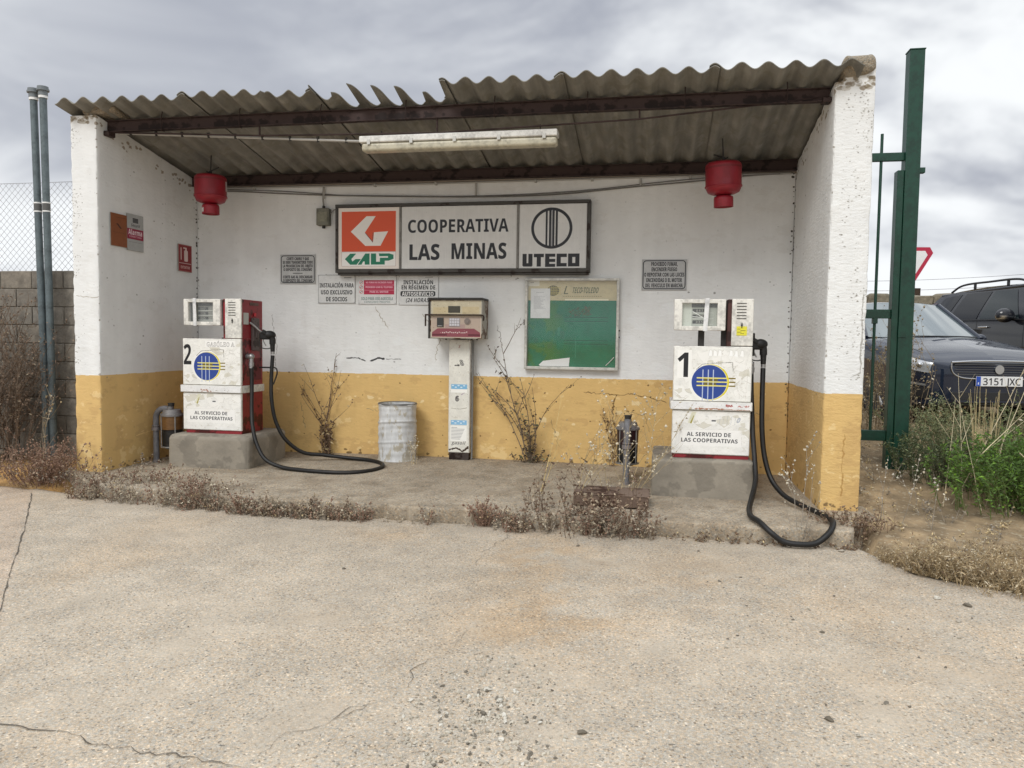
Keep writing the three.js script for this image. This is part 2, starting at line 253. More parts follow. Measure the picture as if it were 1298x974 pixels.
// slab with its broken kerb
const cementT = tileTex(512, 1.1, (u, v) => { const a = fbm(u * 6, v * 6, 6, 581, 6, 0.6), s = sstep(0.52, 0.60, fbm(u * 5, v * 5, 5, 591, 5, 0.62)), k = 0.54 + 0.16 * (a - 0.5) - 0.06 * s; return [k * 1.04, k * 0.985, k * 0.89]; });
const slabT = tileTex(1024, 1.7, aggregate(501, 150, 0.2));
{
  const xs = range(-0.36, 7.02, 0.035), prof = (x) => {
    const chip = 0.05 * (fbm(x * 2.5, 1, 3, 511) - 0.5) + 0.05 * sstep(0.66, 0.8, fbm(x * 6, 4, 3, 521)) + 0.16 * sstep(1.2, 0.1, x) * fbm(x * 5, 9, 2, 523), zf = lerp(2.12, 2.3, sstep(0, 2.2, x)) - chip - 0.5 * sstep(6.78, 7.0, x + 0.12 * fbm(x * 9, 3, 2, 525)) - 0.3 * sstep(0.25, -0.3, x), c = 0.008 + 0.022 * fbm(x * 6, 2, 3, 531);
    return [...range(-0.15, zf - 0.1, 0.05), zf - 0.06, zf - c, zf - c * 0.3, zf, zf + 0.004, zf + 0.008].map((z, i, a) => { const k = a.length - 1 - i; const y = k > 3 ? slabH(x, z) : k === 3 ? slabH(x, z) - c * 0.25 : k === 2 ? slabH(x, z) - c : k === 1 ? -0.07 : -0.22; return [z, y + (k > 3 ? 0.012 * (fbm(x * 8, z * 8, 3, 541) - 0.5) * sstep(1.4, 2.1, z) : 0)]; });
  };
  const N = 50, pos = [], uv = [], col = [], idx = [];
  xs.forEach((x) => {
    const p = prof(x), pts = []; for (let i = 0; i < N; i++) { const t = i / (N - 1) * (p.length - 1), a = Math.min(p.length - 2, Math.floor(t)); const keep = i > N - 8 ? p[p.length - (N - i)] : null; pts.push(keep ?? [lerp(p[a][0], p[a + 1][0], t - a), lerp(p[a][1], p[a + 1][1], t - a)]); }
    pts.sort((a, b) => a[0] - b[0]); let L = 0;
    pts.forEach(([z, y], i) => {
      if (i) L += Math.hypot(z - pts[i - 1][0], y - pts[i - 1][1]); pos.push(x, y, z); uv.push(x, L);
      const worn = sstep(1.5, 1.95, z + 0.5 * (fbm(x * 1.7, z * 2, 3, 551) - 0.5)) * (y > -0.03 ? 1 : 0), q = fbm(x * 2.3, z * 2.3, 5, 561), dirt = 0.5 * sstep(0.50, 0.60, fbm(x * 4, z * 4, 6, 571, 0, 0.7) + 0.10 * (1 - sstep(0, 1.1, z)));  // dirt blotches, thickened towards the back wall to paint in the shade there
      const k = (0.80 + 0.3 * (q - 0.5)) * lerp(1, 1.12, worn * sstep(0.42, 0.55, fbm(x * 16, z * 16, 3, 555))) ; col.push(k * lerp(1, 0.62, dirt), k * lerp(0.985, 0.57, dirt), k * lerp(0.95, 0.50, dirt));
    });
  });
  for (let i = 0; i < xs.length - 1; i++) for (let j = 0; j < N - 1; j++) { const a = i * N + j; idx.push(a, a + 1, a + N, a + N, a + 1, a + N + 1); }
  const g = new THREE.BufferGeometry(); g.setAttribute('position', new THREE.Float32BufferAttribute(pos, 3)); g.setAttribute('uv', new THREE.Float32BufferAttribute(uv, 2)); g.setAttribute('color', new THREE.Float32BufferAttribute(col, 3)); g.setIndex(idx); g.computeVertexNormals();
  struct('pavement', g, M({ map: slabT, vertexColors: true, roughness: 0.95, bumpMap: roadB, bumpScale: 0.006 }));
}
// ------------------------------------------------------------------ shelter
const W = 6.633, D = 1.592, TL = 0.287, TR = 0.30, YD = 0.95;
const roofY = (z) => 3.15 + 0.18 * z;
// a rendered masonry wall: the outline runs so that its outside is at (-dz, dx); u = metres along the outline, v = height
function wallGeo(poly, topF, o = {}) {
  const n = poly.length, rc = o.round ?? 0.014, pts = []; let L = 0;
  for (let i = 0; i < n; i++) {
    const a = poly[i], b = poly[(i + 1) % n], len = Math.hypot(b[0] - a[0], b[1] - a[1]), dx = (b[0] - a[0]) / len, dz = (b[1] - a[1]) / len, k = Math.ceil((len - 2 * rc) / 0.04);
    for (let j = 0; j <= k; j++) { const s = rc + (len - 2 * rc) * j / k; pts.push({ x: a[0] + dx * s, z: a[1] + dz * s, nx: -dz, nz: dx, u: L + s, e: Math.min(s, len - s) }); }
    const c = poly[(i + 2) % n], l2 = Math.hypot(c[0] - b[0], c[1] - b[1]), ex = (c[0] - b[0]) / l2, ez = (c[1] - b[1]) / l2, mx = -dz - ez, mz = dx + ex, ml = Math.hypot(mx, mz);
    pts.push({ x: b[0] - (dx - ex) * rc * 0.3, z: b[1] - (dz - ez) * rc * 0.3, nx: mx / ml, nz: mz / ml, u: L + len, e: 0 });
    L += len;
  }
  pts.push({ ...pts[0], u: L + rc });
  const rows = range(o.y0 ?? -0.15, 1, 1 / 78).length, pos = [], uv = [], idx = [], m = pts.length, y0 = o.y0 ?? -0.15;
  for (let r = 0; r < rows; r++) for (const p of pts) {
    const top = topF(p.x, p.z) - (o.ragged ?? 0) * fbm(p.u * 7, 1, 3, 601), y = lerp(y0, top, r / (rows - 1)), edge = Math.max(Math.exp(-p.e / 0.03), r >= rows - 2 ? 0.7 : 0);
    const d = (o.amp ?? 0.004) * (fbm(p.u * 5, y * 5, 3, 611) - 0.5) * 2 - (o.chip ?? 0) * edge * sstep(0.42, 0.8, fbm(p.u * 9 + 3, y * 13, 4, 621, 0, 0.6));
    pos.push(p.x + p.nx * d, y, p.z + p.nz * d); uv.push(p.u, y);
  }
  for (let r = 0; r < rows - 1; r++) for (let i = 0; i < m - 1; i++) { const a = r * m + i; idx.push(a, a + 1, a + m, a + m, a + 1, a + m + 1); }
  const cx = poly.reduce((s, p) => s + p[0], 0) / n, cz = poly.reduce((s, p) => s + p[1], 0) / n, base = (rows - 1) * m, c = pos.length / 3; pos.push(cx, topF(cx, cz), cz); uv.push(0, 3.2);
  for (let i = 0; i < m - 1; i++) idx.push(base + i, base + i + 1, c);
  const g = new THREE.BufferGeometry(); g.setAttribute('position', new THREE.Float32BufferAttribute(pos, 3)); g.setAttribute('uv', new THREE.Float32BufferAttribute(uv, 2)); g.setIndex(idx);
  // the triangles above wind inward when the outline runs the other way round
  return toCreasedNormals(orient(g, cx, cz), 0.7);
}
function orient(g, cx, cz) {
  const p = g.attributes.position, ix = g.index.array; let s = 0; const a = V(0, 0, 0), b = V(0, 0, 0), c = V(0, 0, 0);
  for (let i = 0; i < ix.length; i += 3) { a.fromBufferAttribute(p, ix[i]); b.fromBufferAttribute(p, ix[i + 1]); c.fromBufferAttribute(p, ix[i + 2]); const n = b.clone().sub(a).cross(c.clone().sub(a)); s += n.x * (a.x - cx) + n.z * (a.z - cz) > 0 ? 1 : -1; }
  if (s < 0) for (let i = 0; i < ix.length; i += 3) { const t = ix[i]; ix[i] = ix[i + 1]; ix[i + 1] = t; }
  return g;
}
const WHITE = [231, 232, 230], YEL = [217, 182, 119];
function jag(x, pts, w, col, seed, amp = 6) { // a ragged drawn line
  const r = mulberry(seed); x.strokeStyle = col; x.lineCap = 'round';
  for (let i = 0; i < pts.length - 1; i++) { const [ax, ay] = pts[i], [bx2, by] = pts[i + 1], n = Math.max(2, Math.ceil(Math.hypot(bx2 - ax, by - ay) / 7)); let px = ax, py = ay; for (let k = 1; k <= n; k++) { const t = k / n, qx = lerp(ax, bx2, t) + (k < n ? (r() - 0.5) * amp : 0), qy = lerp(ay, by, t) + (k < n ? (r() - 0.5) * amp : 0); x.lineWidth = w * (0.4 + r() * 1.1); x.beginPath(); x.moveTo(px, py); x.lineTo(qx, qy); x.stroke(); px = qx; py = qy; } }
}
function blot(x, cx, cy, rad, col, seed, sides = 9) { const r = mulberry(seed); x.fillStyle = col; x.beginPath(); for (let i = 0; i < sides; i++) { const a = i / sides * 6.283, q = rad * (0.5 + r() * 0.7); x.lineTo(cx + Math.cos(a) * q * 1.3, cy + Math.sin(a) * q); } x.fill(); }
// paint on render: white above, ochre below; S pixels per metre; extra draws the wall's own marks
function wallTex(wm, hm, w, h, seed, extra) {
  const sx = w / wm, sy = h / hm;
  const t = canvasTex(w, h, (x) => {
    noiseFill(x, w, h, (i, j) => {
      const u = i / sx, y = hm - j / sy, line = YD + 0.006 * (fbm(u * 3, 5, 3, seed) - 0.5) * 2 + 0.004 * (vn(u * 40, 1, seed) - 0.5), yel = y < line;
      const f = fbm(u * 9, y * 9, 4, seed + 1, 0, 0.6), c = fbm(u * 1.4, y * 1.1, 4, seed + 2), drip = fbm(u * 14, y * 0.7, 3, seed + 3), fl = fbm(u * 40, y * 40, 2, seed + 4);
      let q = yel ? YEL : WHITE, k = 0.965 + 0.04 * f + 0.05 * (c - 0.5) + 0.03 * (drip - 0.5);
      let r = q[0] * k, g = q[1] * k, b = q[2] * k;
      // soiling with a grain of its own: splashed earth low down, mould specks, worn patches of paint
      const sp = sstep(0.60, 0.70, fbm(u * 6, y * 10, 5, seed + 5, 0, 0.65) + 0.10 * sstep(0.55, 0.0, y)) * (yel ? 0.38 : 0.10);
      r = lerp(r, yel ? 176 : 176, sp * 0.75); g = lerp(g, yel ? 140 : 170, sp * 0.75); b = lerp(b, yel ? 92 : 158, sp * 0.75);
      if (yel) { const bare = sstep(0.69, 0.71, fbm(u * 8 + 4, y * 12, 5, seed + 6, 0, 0.62) + 0.06 * sstep(0.5, 0.0, y)); r = lerp(r, 232, bare * 0.6); g = lerp(g, 205, bare * 0.6); b = lerp(b, 150, bare * 0.6); }
      if (fl > 0.9) { r *= 0.9; g *= 0.9; b *= 0.9; }
      return [r, g, b];
    });
    x.save(); extra?.(x, (m) => m * sx, (m) => (hm - m) * sy, sx); x.restore();
  });
  t.wrapS = t.wrapT = THREE.ClampToEdgeWrapping; t.repeat.set(1 / wm, 1 / hm); return t;
}
const clone = (t, k) => { const c = t.clone(); c.repeat.set(k, k); c.needsUpdate = true; return c; };
const shelter = thing('filling_station_shelter', 'open white and ochre rendered shelter with a broken corrugated roof over the two pumps', 'shelter');
{
  const bw = wallTex(W + 0.02, 3.3, 2048, 1024, 701, (x, X, Y, s) => {
    const r = mulberry(77);
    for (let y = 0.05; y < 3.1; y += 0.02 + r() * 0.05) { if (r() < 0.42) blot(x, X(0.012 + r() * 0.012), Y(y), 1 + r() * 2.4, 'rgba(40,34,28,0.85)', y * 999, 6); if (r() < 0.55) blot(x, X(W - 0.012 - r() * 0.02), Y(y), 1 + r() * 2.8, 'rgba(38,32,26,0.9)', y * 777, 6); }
    jag(x, [[X(4.55), Y(0.80)], [X(4.85), Y(0.785)], [X(5.1), Y(0.79)], [X(5.25), Y(0.76)], [X(5.42), Y(0.71)]], 2.0, 'rgba(100,76,44,0.8)', 5, 6);
    jag(x, [[X(4.9), Y(0.78)], [X(4.85), Y(0.6)], [X(4.9), Y(0.35)], [X(4.84), Y(0.04)]], 3, 'rgba(92,70,38,0.75)', 6, 8);
    jag(x, [[X(1.86), Y(1.118)], [X(2.0), Y(1.122)], [X(2.08), Y(1.09)]], 4.5, 'rgba(50,50,50,0.9)', 8, 3); jag(x, [[X(2.14), Y(1.09)], [X(2.23), Y(1.125)], [X(2.3), Y(1.118)]], 5, 'rgba(45,45,45,0.95)', 9, 3); jag(x, [[X(2.33), Y(1.115)], [X(2.5), Y(1.115)]], 2.5, 'rgba(90,90,90,0.6)', 10, 3);
    const cr = [[[2.1, .55], [2.3, .53], [2.34, .3], [2.3, .05]], [[3.5, .7], [3.9, .66]], [[4.2, .5], [4.3, .2]], [[.95, 1.6], [1.0, 1.2], [.97, .96]], [[2.2, 1.7], [2.35, 1.45]], [[2.75, 1.62], [2.95, 1.35], [2.9, 1.1]], [[3.6, 1.5], [3.66, 1.25]], [[5.0, .6], [5.2, .58], [5.25, .4]], [[1.3, .6], [1.35, .3]], [[6.2, .7], [6.4, .6]]];
    cr.forEach((c, i) => jag(x, c.map(([a, b]) => [X(a), Y(b)]), 1.5, i % 3 ? 'rgba(110,95,70,0.6)' : 'rgba(95,90,84,0.55)', 20 + i, 9));
    for (let i = 0; i < 90; i++) { const u = r() * W, y = r() ** 1.7 * 2.2; blot(x, X(u), Y(y), 1 + r() * 2.6, y < YD ? 'rgba(84,60,28,0.7)' : 'rgba(96,94,90,0.55)', i, 6); }
    for (let i = 0; i < 60; i++) blot(x, X(0.3 + r() * 6.2), Y(0.01 + r() * 0.07), 2 + r() * 5, 'rgba(98,76,44,0.75)', 300 + i, 10);
    for (let i = 0; i < 14; i++) blot(x, X(1.1 + r() * 5.2), Y(0.2 + r() * 0.5), 4 + r() * 7, 'rgba(236,216,170,0.7)', 400 + i, 8);
    // scuffed, filled and repainted patches
    for (let i = 0; i < 16; i++) { x.save(); x.globalAlpha = 0.35; blot(x, X(1.1 + r() * 5.3), Y(1.0 + r() * 0.75), 10 + r() * 26, 'rgb(236,238,238)', 500 + i, 11); x.restore(); }
  });
  const white = { roughness: 0.92, bumpMap: clone(stuccoT, 1 / 0.8), bumpScale: 0.0035 };
  bw.offset.set(0, 0); bw.repeat.set(1 / (W + 0.02), 1 / 3.3);
  // the back wall stands between the side walls
  P('back_wall', wallGeo([[0.002, 0], [W - 0.002, 0], [W - 0.002, -0.2], [0.002, -0.2]], (x, z) => 3.055, { amp: 0.003, y0: -0.12 }), M({ ...white, map: bw }), shelter);
  const side = (right) => (x, X, Y, s) => {
    const r = mulberry(right ? 91 : 92), f0 = right ? D + 0.2 : D + 0.2, f1 = f0 + (right ? TR : TL), inn = right ? [0.2, f0] : [f1, f1 + D];
    // black mould along the outer arris and the top of the pier front
    for (let i = 0; i < 2200; i++) { const t = r() ** (right ? 7 : 5), u = right ? f1 - t * TR * 0.85 + 0.02 : f0 + t * TL * 0.5 - 0.02, y = 1.0 + 2.6 * (1 - r() ** 1.5 * 0.98); if (fbm(u * 12, y * 5, 3, 711) + (right ? 0.08 : 0) < 0.5) continue; blot(x, X(u), Y(y), 0.5 + r() * (right ? 1.3 : 1.1), `rgba(74,68,56,${0.2 + r() * 0.45})`, i, 6); }
    for (let i = 0; i < 160; i++) { const u = lerp(f0, f1, r()), y = lerp(3.62, 3.36, r() ** 2); blot(x, X(u), Y(y), 2 + r() * 5, `rgba(96,80,56,${0.2 + r() * 0.4})`, 900 + i, 8); }
    for (let y = 0.3; y < 3.4; y += 0.03 + r() * 0.09) { if (r() < 0.2) blot(x, X((right ? f0 : f1) + (r() - 0.5) * 0.01), Y(y), 1.5 + r() * 2.5, 'rgba(120,112,98,0.6)', y * 555, 6); }
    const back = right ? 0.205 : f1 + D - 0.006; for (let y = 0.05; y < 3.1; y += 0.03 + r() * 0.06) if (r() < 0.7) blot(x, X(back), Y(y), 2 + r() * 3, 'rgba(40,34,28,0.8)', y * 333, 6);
    for (let i = 0; i < 40; i++) { const u = lerp(inn[0], inn[1], r()), y = r() * 3.2; blot(x, X(u), Y(y), 1 + r() * 2, 'rgba(110,106,98,0.5)', 1200 + i, 6); }
    for (let i = 0; i < 40; i++) blot(x, X(r() * 3.7), Y(0.0 + r() * 0.05), 2 + r() * 4, 'rgba(104,84,54,0.7)', 1300 + i, 9);
    // roof damp stains under the eaves, dripping bits of mortar
    for (let i = 0; i < 26; i++) { const q = r(), u = right ? 0.2 + q * D : f1 + (1 - q) * D; blot(x, X(u), Y(3.15 + 0.18 * q * D - 0.05 - r() * 0.12), 2 + r() * 5, 'rgba(120,104,82,0.6)', 1400 + i, 8); }
    if (!right) { jag(x, [[X(f0 + 0.04), Y(1.72)], [X(f0 + 0.2), Y(1.70)], [X(f1), Y(1.71)]], 1.4, 'rgba(150,140,125,0.7)', 31, 4); jag(x, [[X(f1 + 0.5), Y(0.3)], [X(f1 + 0.8), Y(0.33)], [X(f1 + 0.82), Y(0.42)]], 2, 'rgba(236,205,140,0.8)', 33, 4); }
    else { jag(x, [[X(f1 - 0.03), Y(1.75)], [X(f1 - 0.03), Y(1.12)], [X(f1 - 0.1), Y(1.08)]], 2.2, 'rgba(150,148,140,0.8)', 34, 3); jag(x, [[X(f1 - 0.13), Y(0.62)], [X(f1 - 0.14), Y(0.12)]], 2.2, 'rgba(168,128,70,0.7)', 36, 4); }
  };
  const per = (t) => 2 * (D + 0.2) + 2 * t + 0.02;
  P('side_wall', wallGeo([[-TL, -0.2], [-TL, D], [0, D], [0, -0.2]], (x, z) => roofY(z) - 0.004, { amp: 0.002, chip: 0.009, y0: -0.3 }), M({ ...white, map: wallTex(per(TL), 3.7, 1024, 1024, 721, side(false)) }), shelter);
  P('side_wall', wallGeo([[W, -0.2], [W, D], [W + TR, D], [W + TR, -0.2]], (x, z) => roofY(z) + (x > W + 0.06 ? 0.13 : -0.004), { amp: 0.002, chip: 0.012, ragged: 0.03, y0: -0.3 }), M({ ...white, bumpMap: clone(stuccoT, 1 / 0.6), bumpScale: 0.005, map: wallTex(per(TR), 3.7, 1024, 1024, 731, side(true)) }), shelter);
  // roof: six overlapping fibre-cement sheets, the third one broken off along the eave
  const fibreT = tileTex(1024, 1.3, (u, v) => {
    const a = fbm(u * 10, v * 6, 6, 741, 6 * 0 || 0, 0.6), sx = Math.sin(u * 6.2832), streak = fbm(u * 40, v * 3 + sx * 0, 3, 751, 0), moss = sstep(0.52, 0.7, fbm(u * 14 + 3, v * 14, 5, 761, 0, 0.6));
    const k = 0.84 + 0.34 * (a - 0.5) + 0.20 * (streak - 0.5); return [lerp(0.60 * k, 0.47, moss * 0.6), lerp(0.59 * k, 0.455, moss * 0.6), lerp(0.555 * k, 0.41, moss * 0.6)];
  });
  fibreT.wrapS = fibreT.wrapT = THREE.MirroredRepeatWrapping;
  const fibre = M({ map: fibreT, roughness: 1, bumpMap: roughT.clone(), bumpScale: 0.003, side: THREE.DoubleSide });
  fibre.bumpMap.repeat.set(4, 4);
  const roof = P('roof', [rod([0, 3.065, 0.01], [W, 3.065, 0.01], 0.018, 6)], M({ color: lin(0.30, 0.26, 0.22) }), shelter); roof.name = 'roof';
  const pitch = 0.203, x0 = 0.215, edges = [-0.26, 1.01, 2.235, 3.445, 4.45, 5.69, 6.76];
  const tips = { 10: [1.72, 1.60], 11: [1.66, 1.45], 12: [1.79, 1.46], 13: [1.75, 1.44], 14: [1.72, 1.45], 15: [1.60, 1.50] };
  const frontZ = (x) => {
    let z = 1.765 + 0.012 * (fbm(x * 9, 1, 3, 771) - 0.5);
    if (x > 1.80 && x < 1.93) z -= 0.05; if (x > 1.93 && x < 2.25) z -= 0.02 + 0.05 * fbm(x * 14, 4, 2, 773);
    if (x > 2.27 && x < 3.43) { const f = (x - x0 + 0.035) / pitch, k = Math.floor(f), t = f - k, tp = tips[k]; if (tp) z = lerp(tp[0], tp[1], Math.min(1, t * 1.25)) + 0.02 * (fbm(x * 30, 2, 2, 775) - 0.5); }
    return z;
  };
  for (let s = 0; s < 6; s++) {
    const xa = edges[s] - 0.035, xb = edges[s + 1] + 0.045, xs = range(xa, xb, 0.0127), nz = 36, pos = [], uv = [], idx = [], n = xs.length, th = 0.007;
    const surf = (x, z, up) => [x, roofY(z) + 0.028 * (1 + Math.cos(2 * Math.PI * (x - x0) / pitch)) + lerp(0.019, 0, (x - xa) / (xb - xa)) + 0.004 * (fbm(x * 1.2, z * 1.2, 2, 781 + s) - 0.5) + up, z];
    for (const up of [th, 0]) for (let j = 0; j <= nz; j++) for (const x of xs) { const z = lerp(-0.3, frontZ(x), j / nz); pos.push(...surf(x, z, up)); uv.push(x * 1 + s * 0.37, z + s * 0.53); }
    const ly = (nz + 1) * n;
    for (let j = 0; j < nz; j++) for (let i = 0; i < n - 1; i++) { const a = j * n + i; idx.push(a, a + n, a + 1, a + 1, a + n, a + n + 1); const b = a + ly; idx.push(b, b + 1, b + n, b + n, b + 1, b + n + 1); }
    for (let i = 0; i < n - 1; i++) { const a = nz * n + i, b = a + ly; idx.push(a, b, a + 1, a + 1, b, b + 1); }
    for (const i of [0, n - 1]) for (let j = 0; j < nz; j++) { const a = j * n + i, b = a + ly; idx.push(a, b, a + n, a + n, b, b + n); }
    const g = new THREE.BufferGeometry(); g.setAttribute('position', new THREE.Float32BufferAttribute(pos, 3)); g.setAttribute('uv', new THREE.Float32BufferAttribute(uv, 2)); g.setIndex(idx);
    P('roof_sheet', toCreasedNormals(g, 0.8), fibre, roof, s === 2 ? 'sheet whose front edge is broken into jagged teeth' : undefined);
  }
  // mortar bedded over the sheet ends on both walls
  const mortM = M({ map: slabT, color: lin(0.62, 0.62, 0.60), roughness: 1, bumpMap: dirtB, bumpScale: 0.02 });
  const lump = (x0, x1, y, dy, z0, z1, s) => { const g = boxUV(new RoundedBoxGeometry(x1 - x0, dy, z1 - z0, 6, Math.min(dy, x1 - x0) * 0.45).translate(0, 0, 0)); g.translate((x0 + x1) / 2, y, (z0 + z1) / 2); return dirtyEdge(g, 0.03, 9, s); };
  { const g = lump(W + 0.03, W + TR - 0.01, 0, 0.15, 0, 1.66, 3), p = g.attributes.position; for (let i = 0; i < p.count; i++) p.setY(i, p.getY(i) + roofY(p.getZ(i)) + 0.09); g.computeVertexNormals(); P('mortar_cap', g, mortM, roof); }
  { const g = lump(-0.16, 0.2, 0, 0.07, 1.3, 1.6, 8), p = g.attributes.position; for (let i = 0; i < p.count; i++) p.setY(i, p.getY(i) + roofY(p.getZ(i)) + 0.055); g.computeVertexNormals(); P('mortar_cap', g, mortM, roof); }
  // purlins, the trussed rod below the front one, hook bolts
  const steelM = M({ map: wornMetalT, color: lin(0.05, 0.028, 0.024), roughness: 0.75, metalness: 0.1 });
  const chan = (y0, y1, z) => [bx(0.01, W - 0.01, y0, y1, z - 0.004, z + 0.004, 0.002), bx(0.01, W - 0.01, y1 - 0.008, y1, z - 0.03, z + 0.03, 0.002), bx(0.01, W - 0.01, y0, y0 + 0.008, z - 0.03, z + 0.03, 0.002)];
  P('roof_beam', chan(3.303, 3.412, 1.45), steelM, shelter); P('roof_beam', chan(3.058, 3.165, 0.09), steelM, shelter);
  const rodP = [[0.03, 3.303, 1.45], [1.615, 3.216, 1.45], [3.333, 3.178, 1.45], [5.11, 3.227, 1.45], [6.61, 3.345, 1.45]];
  P('tie_rod', rodP.slice(1).map((p, i) => rod(rodP[i], p, 0.008, 8)), steelM, shelter);
  for (const i of [1, 2, 3]) P('strut', rod(rodP[i], [rodP[i][0], 3.31, 1.45], 0.009, 6), steelM, shelter);
  P('beam_seat', bx(0.0, 0.06, 3.26, 3.31, 1.40, 1.5, 0.01), steelM, shelter); P('beam_seat', bx(W - 0.07, W, 3.29, 3.33, 1.40, 1.5, 0.01), steelM, shelter);
  for (let i = 0; i < 8; i++) { const x = 0.62 + i * 0.81; P('roof_hook', tube([[x, 3.47, 1.47], [x, 3.40, 1.487], [x, 3.31, 1.487], [x, 3.292, 1.47], [x, 3.296, 1.44]], 0.0045, 14, 5), steelM, shelter); }
}
// ------------------------------------------------------------------ block wall, netting and vent pipes on the left
{
  const bw = thing('concrete_block_wall', 'weathered brown concrete block wall joining the left end of the shelter', 'wall');
  const blockT = tileTex(512, 0.9, (u, v) => { const a = fbm(u * 12, v * 12, 6, 801, 12, 0.68), st = sstep(0.56, 0.7, fbm(u * 7, v * 7, 4, 811, 7)); const k = 0.92 + 0.5 * (a - 0.5); return [lerp(0.52 * k, 0.42, st * 0.4), lerp(0.50 * k, 0.395, st * 0.4), lerp(0.465 * k, 0.355, st * 0.4)]; });
  const mats = [[1, 1, 1], [0.88, 0.87, 0.85], [1.04, 1.0, 0.95], [0.88, 0.86, 0.84]].map((c) => M({ map: blockT, color: lin(...c), roughness: 1, bumpMap: dirtB, bumpScale: 0.006 }));
  const mortar = M({ map: blockT, color: lin(0.80, 0.79, 0.77), roughness: 1 });
  P('mortar', [bx(-4.6, -TL - 0.012, -0.3, 2.03, 0.625, 0.788, 0.002)], mortar, bw);
  const vs = [0, 1, 2].map((k) => boxUV(dirtyEdge(new RoundedBoxGeometry(0.392, 0.192, 0.19, 3, 0.008), 0.0025, 30, k * 7 + 1)));
  for (let r = 0; r < 12; r++) for (let c = 0; c < 12; c++) {
    let xa = -0.292 - c * 0.402 - (r % 2 ? 0 : 0.2), half = r % 2 === 0 && c === 0;
    const y = -0.31 + r * 0.2 + 0.05; if (xa < -4.6) continue;
    const m = P('block', vs[(r * 5 + c * 3) % 3], mats[Math.floor(hash2(r, c, 5) * 4)], bw); m.position.set(xa - 0.2, y, 0.705 + 0.008 * (hash2(r, c, 7) - 0.5));
    if (half) { const h = P('block', vs[r % 3], mats[Math.floor(hash2(r, 99, 5) * 4)], bw); h.scale.x = 0.49; h.position.set(-0.292 - 0.1, y, 0.705); }
  }
  const cf = thing('chain_link_fence', 'galvanised wire netting stretched above the brown block wall', 'fence', [0, 0, 0.70]);
  const wireM = M({ color: lin(0.34, 0.35, 0.37), roughness: 0.5, metalness: 0.7 });
  const Y0 = 2.03, Y1 = 3.01, Hh = Y1 - Y0, xA = -4.6, xB = -TL - 0.01, wires = [];
  const wire = (a, b) => { const d = V(b[0] - a[0], b[1] - a[1], 0), n = Math.max(1, Math.round(d.length() / 0.35)); wires.push(rod(a, b, 0.0021, 4)); };
  for (let x = xA - Hh; x < xB; x += 0.078) { let a = [x, Y0, 0.002], b = [x + Hh, Y1, 0.002]; if (a[0] < xA) a = [xA, Y0 + (xA - x), 0.002]; if (b[0] > xB) b = [xB, Y0 + (xB - x), 0.002]; wire(a, b); a = [x + Hh, Y0, -0.002]; b = [x, Y1, -0.002]; if (b[0] < xA) b = [xA, Y0 + (x + Hh - xA), -0.002]; if (a[0] > xB) a = [xB, Y0 + (x + Hh - xB), -0.002]; wire(a, b); }
  stuff('wire_netting', wires, wireM, 0, 0, cf);
  P('tension_wire', [rod([xA, Y1, 0.006], [xB, Y1 + 0.005, 0.006], 0.003, 6)], wireM, cf);
  P('fence_post', [rod([xA, 1.9, 0], [xA, 3.05, 0], 0.022, 10)], wireM, cf);
  const pipeM = M({ map: grainT, color: lin(0.115, 0.15, 0.165), roughness: 0.55 }), bandM = M({ color: lin(0.78, 0.78, 0.76) }), capM = M({ color: lin(0.16, 0.18, 0.19), roughness: 0.6 });
  [[[-1.196, -0.1, 0.95], [-1.279, 3.90, 0.95], 'left of the two grey vent pipes rising past the block wall'], [[-1.116, -0.1, 0.95], [-1.162, 3.915, 0.95], 'right of the two grey vent pipes, next to the shelter pier']].forEach(([a, b, lab]) => {
    const t = thing('vent_pipe', lab, 'pipe', a, 0, 'tank vent pipes'), at = (y) => [lerp(0, b[0] - a[0], y / 4), y + 0.1, 0], o = (y) => { const q = at(y); return q; };
    const H = b[1] - a[1], p = (y) => [(b[0] - a[0]) * y / H, y, 0];
    P('tube', boxUV(rod(p(0), p(H), 0.036, 16)), pipeM, t);
    for (const y of [2.75, 2.84]) P('band', rod(p(y - 0.006), p(y + 0.008), 0.0395, 16), bandM, t);
    P('coupling', rod(p(2.76), p(2.835), 0.0385, 16), M({ color: lin(0.10, 0.10, 0.095) }), t);
    P('cap', [rod(p(H - 0.05), p(H), 0.046, 16), rod(p(H), p(H + 0.02), 0.062, 16), rod(p(H + 0.02), p(H + 0.045), 0.054, 16)], capM, t); P('band', rod(p(H - 0.075), p(H - 0.05), 0.044, 16), bandM, t);
  });
}
// ------------------------------------------------------------------ pumps
const concM = M({ map: cementT, roughness: 1, bumpMap: dirtB, bumpScale: 0.004 });
const whiteP = M({ map: grainT, color: lin(0.80, 0.79, 0.74), roughness: 0.45 });
const redP = M({ map: wornMetalT.clone(), color: lin(0.29, 0.018, 0.026), roughness: 0.5 });
const darkP = M({ map: grainT, color: lin(0.035, 0.033, 0.03), roughness: 0.7 });
const dustT = tileTex(256, 0.35, (u, v) => { const a = sstep(0.5, 0.75, fbm(u * 6, v * 6, 5, 77, 6, 0.65)); return [0.42 + 0.5 * a, 0.41 + 0.46 * a, 0.40 + 0.40 * a]; });
const rubber = M({ map: dustT, color: lin(0.024, 0.0235, 0.023), roughness: 0.55 });
const alu = M({ map: grainT, color: lin(0.42, 0.42, 0.42), roughness: 0.42, metalness: 0.75 });
const brown = M({ map: wornMetalT, color: lin(0.085, 0.032, 0.026), roughness: 0.7 });
const glassM = new THREE.MeshPhysicalMaterial({ color: 0xffffff, roughness: 0.06, transmission: 1, thickness: 0, ior: 1.5 });
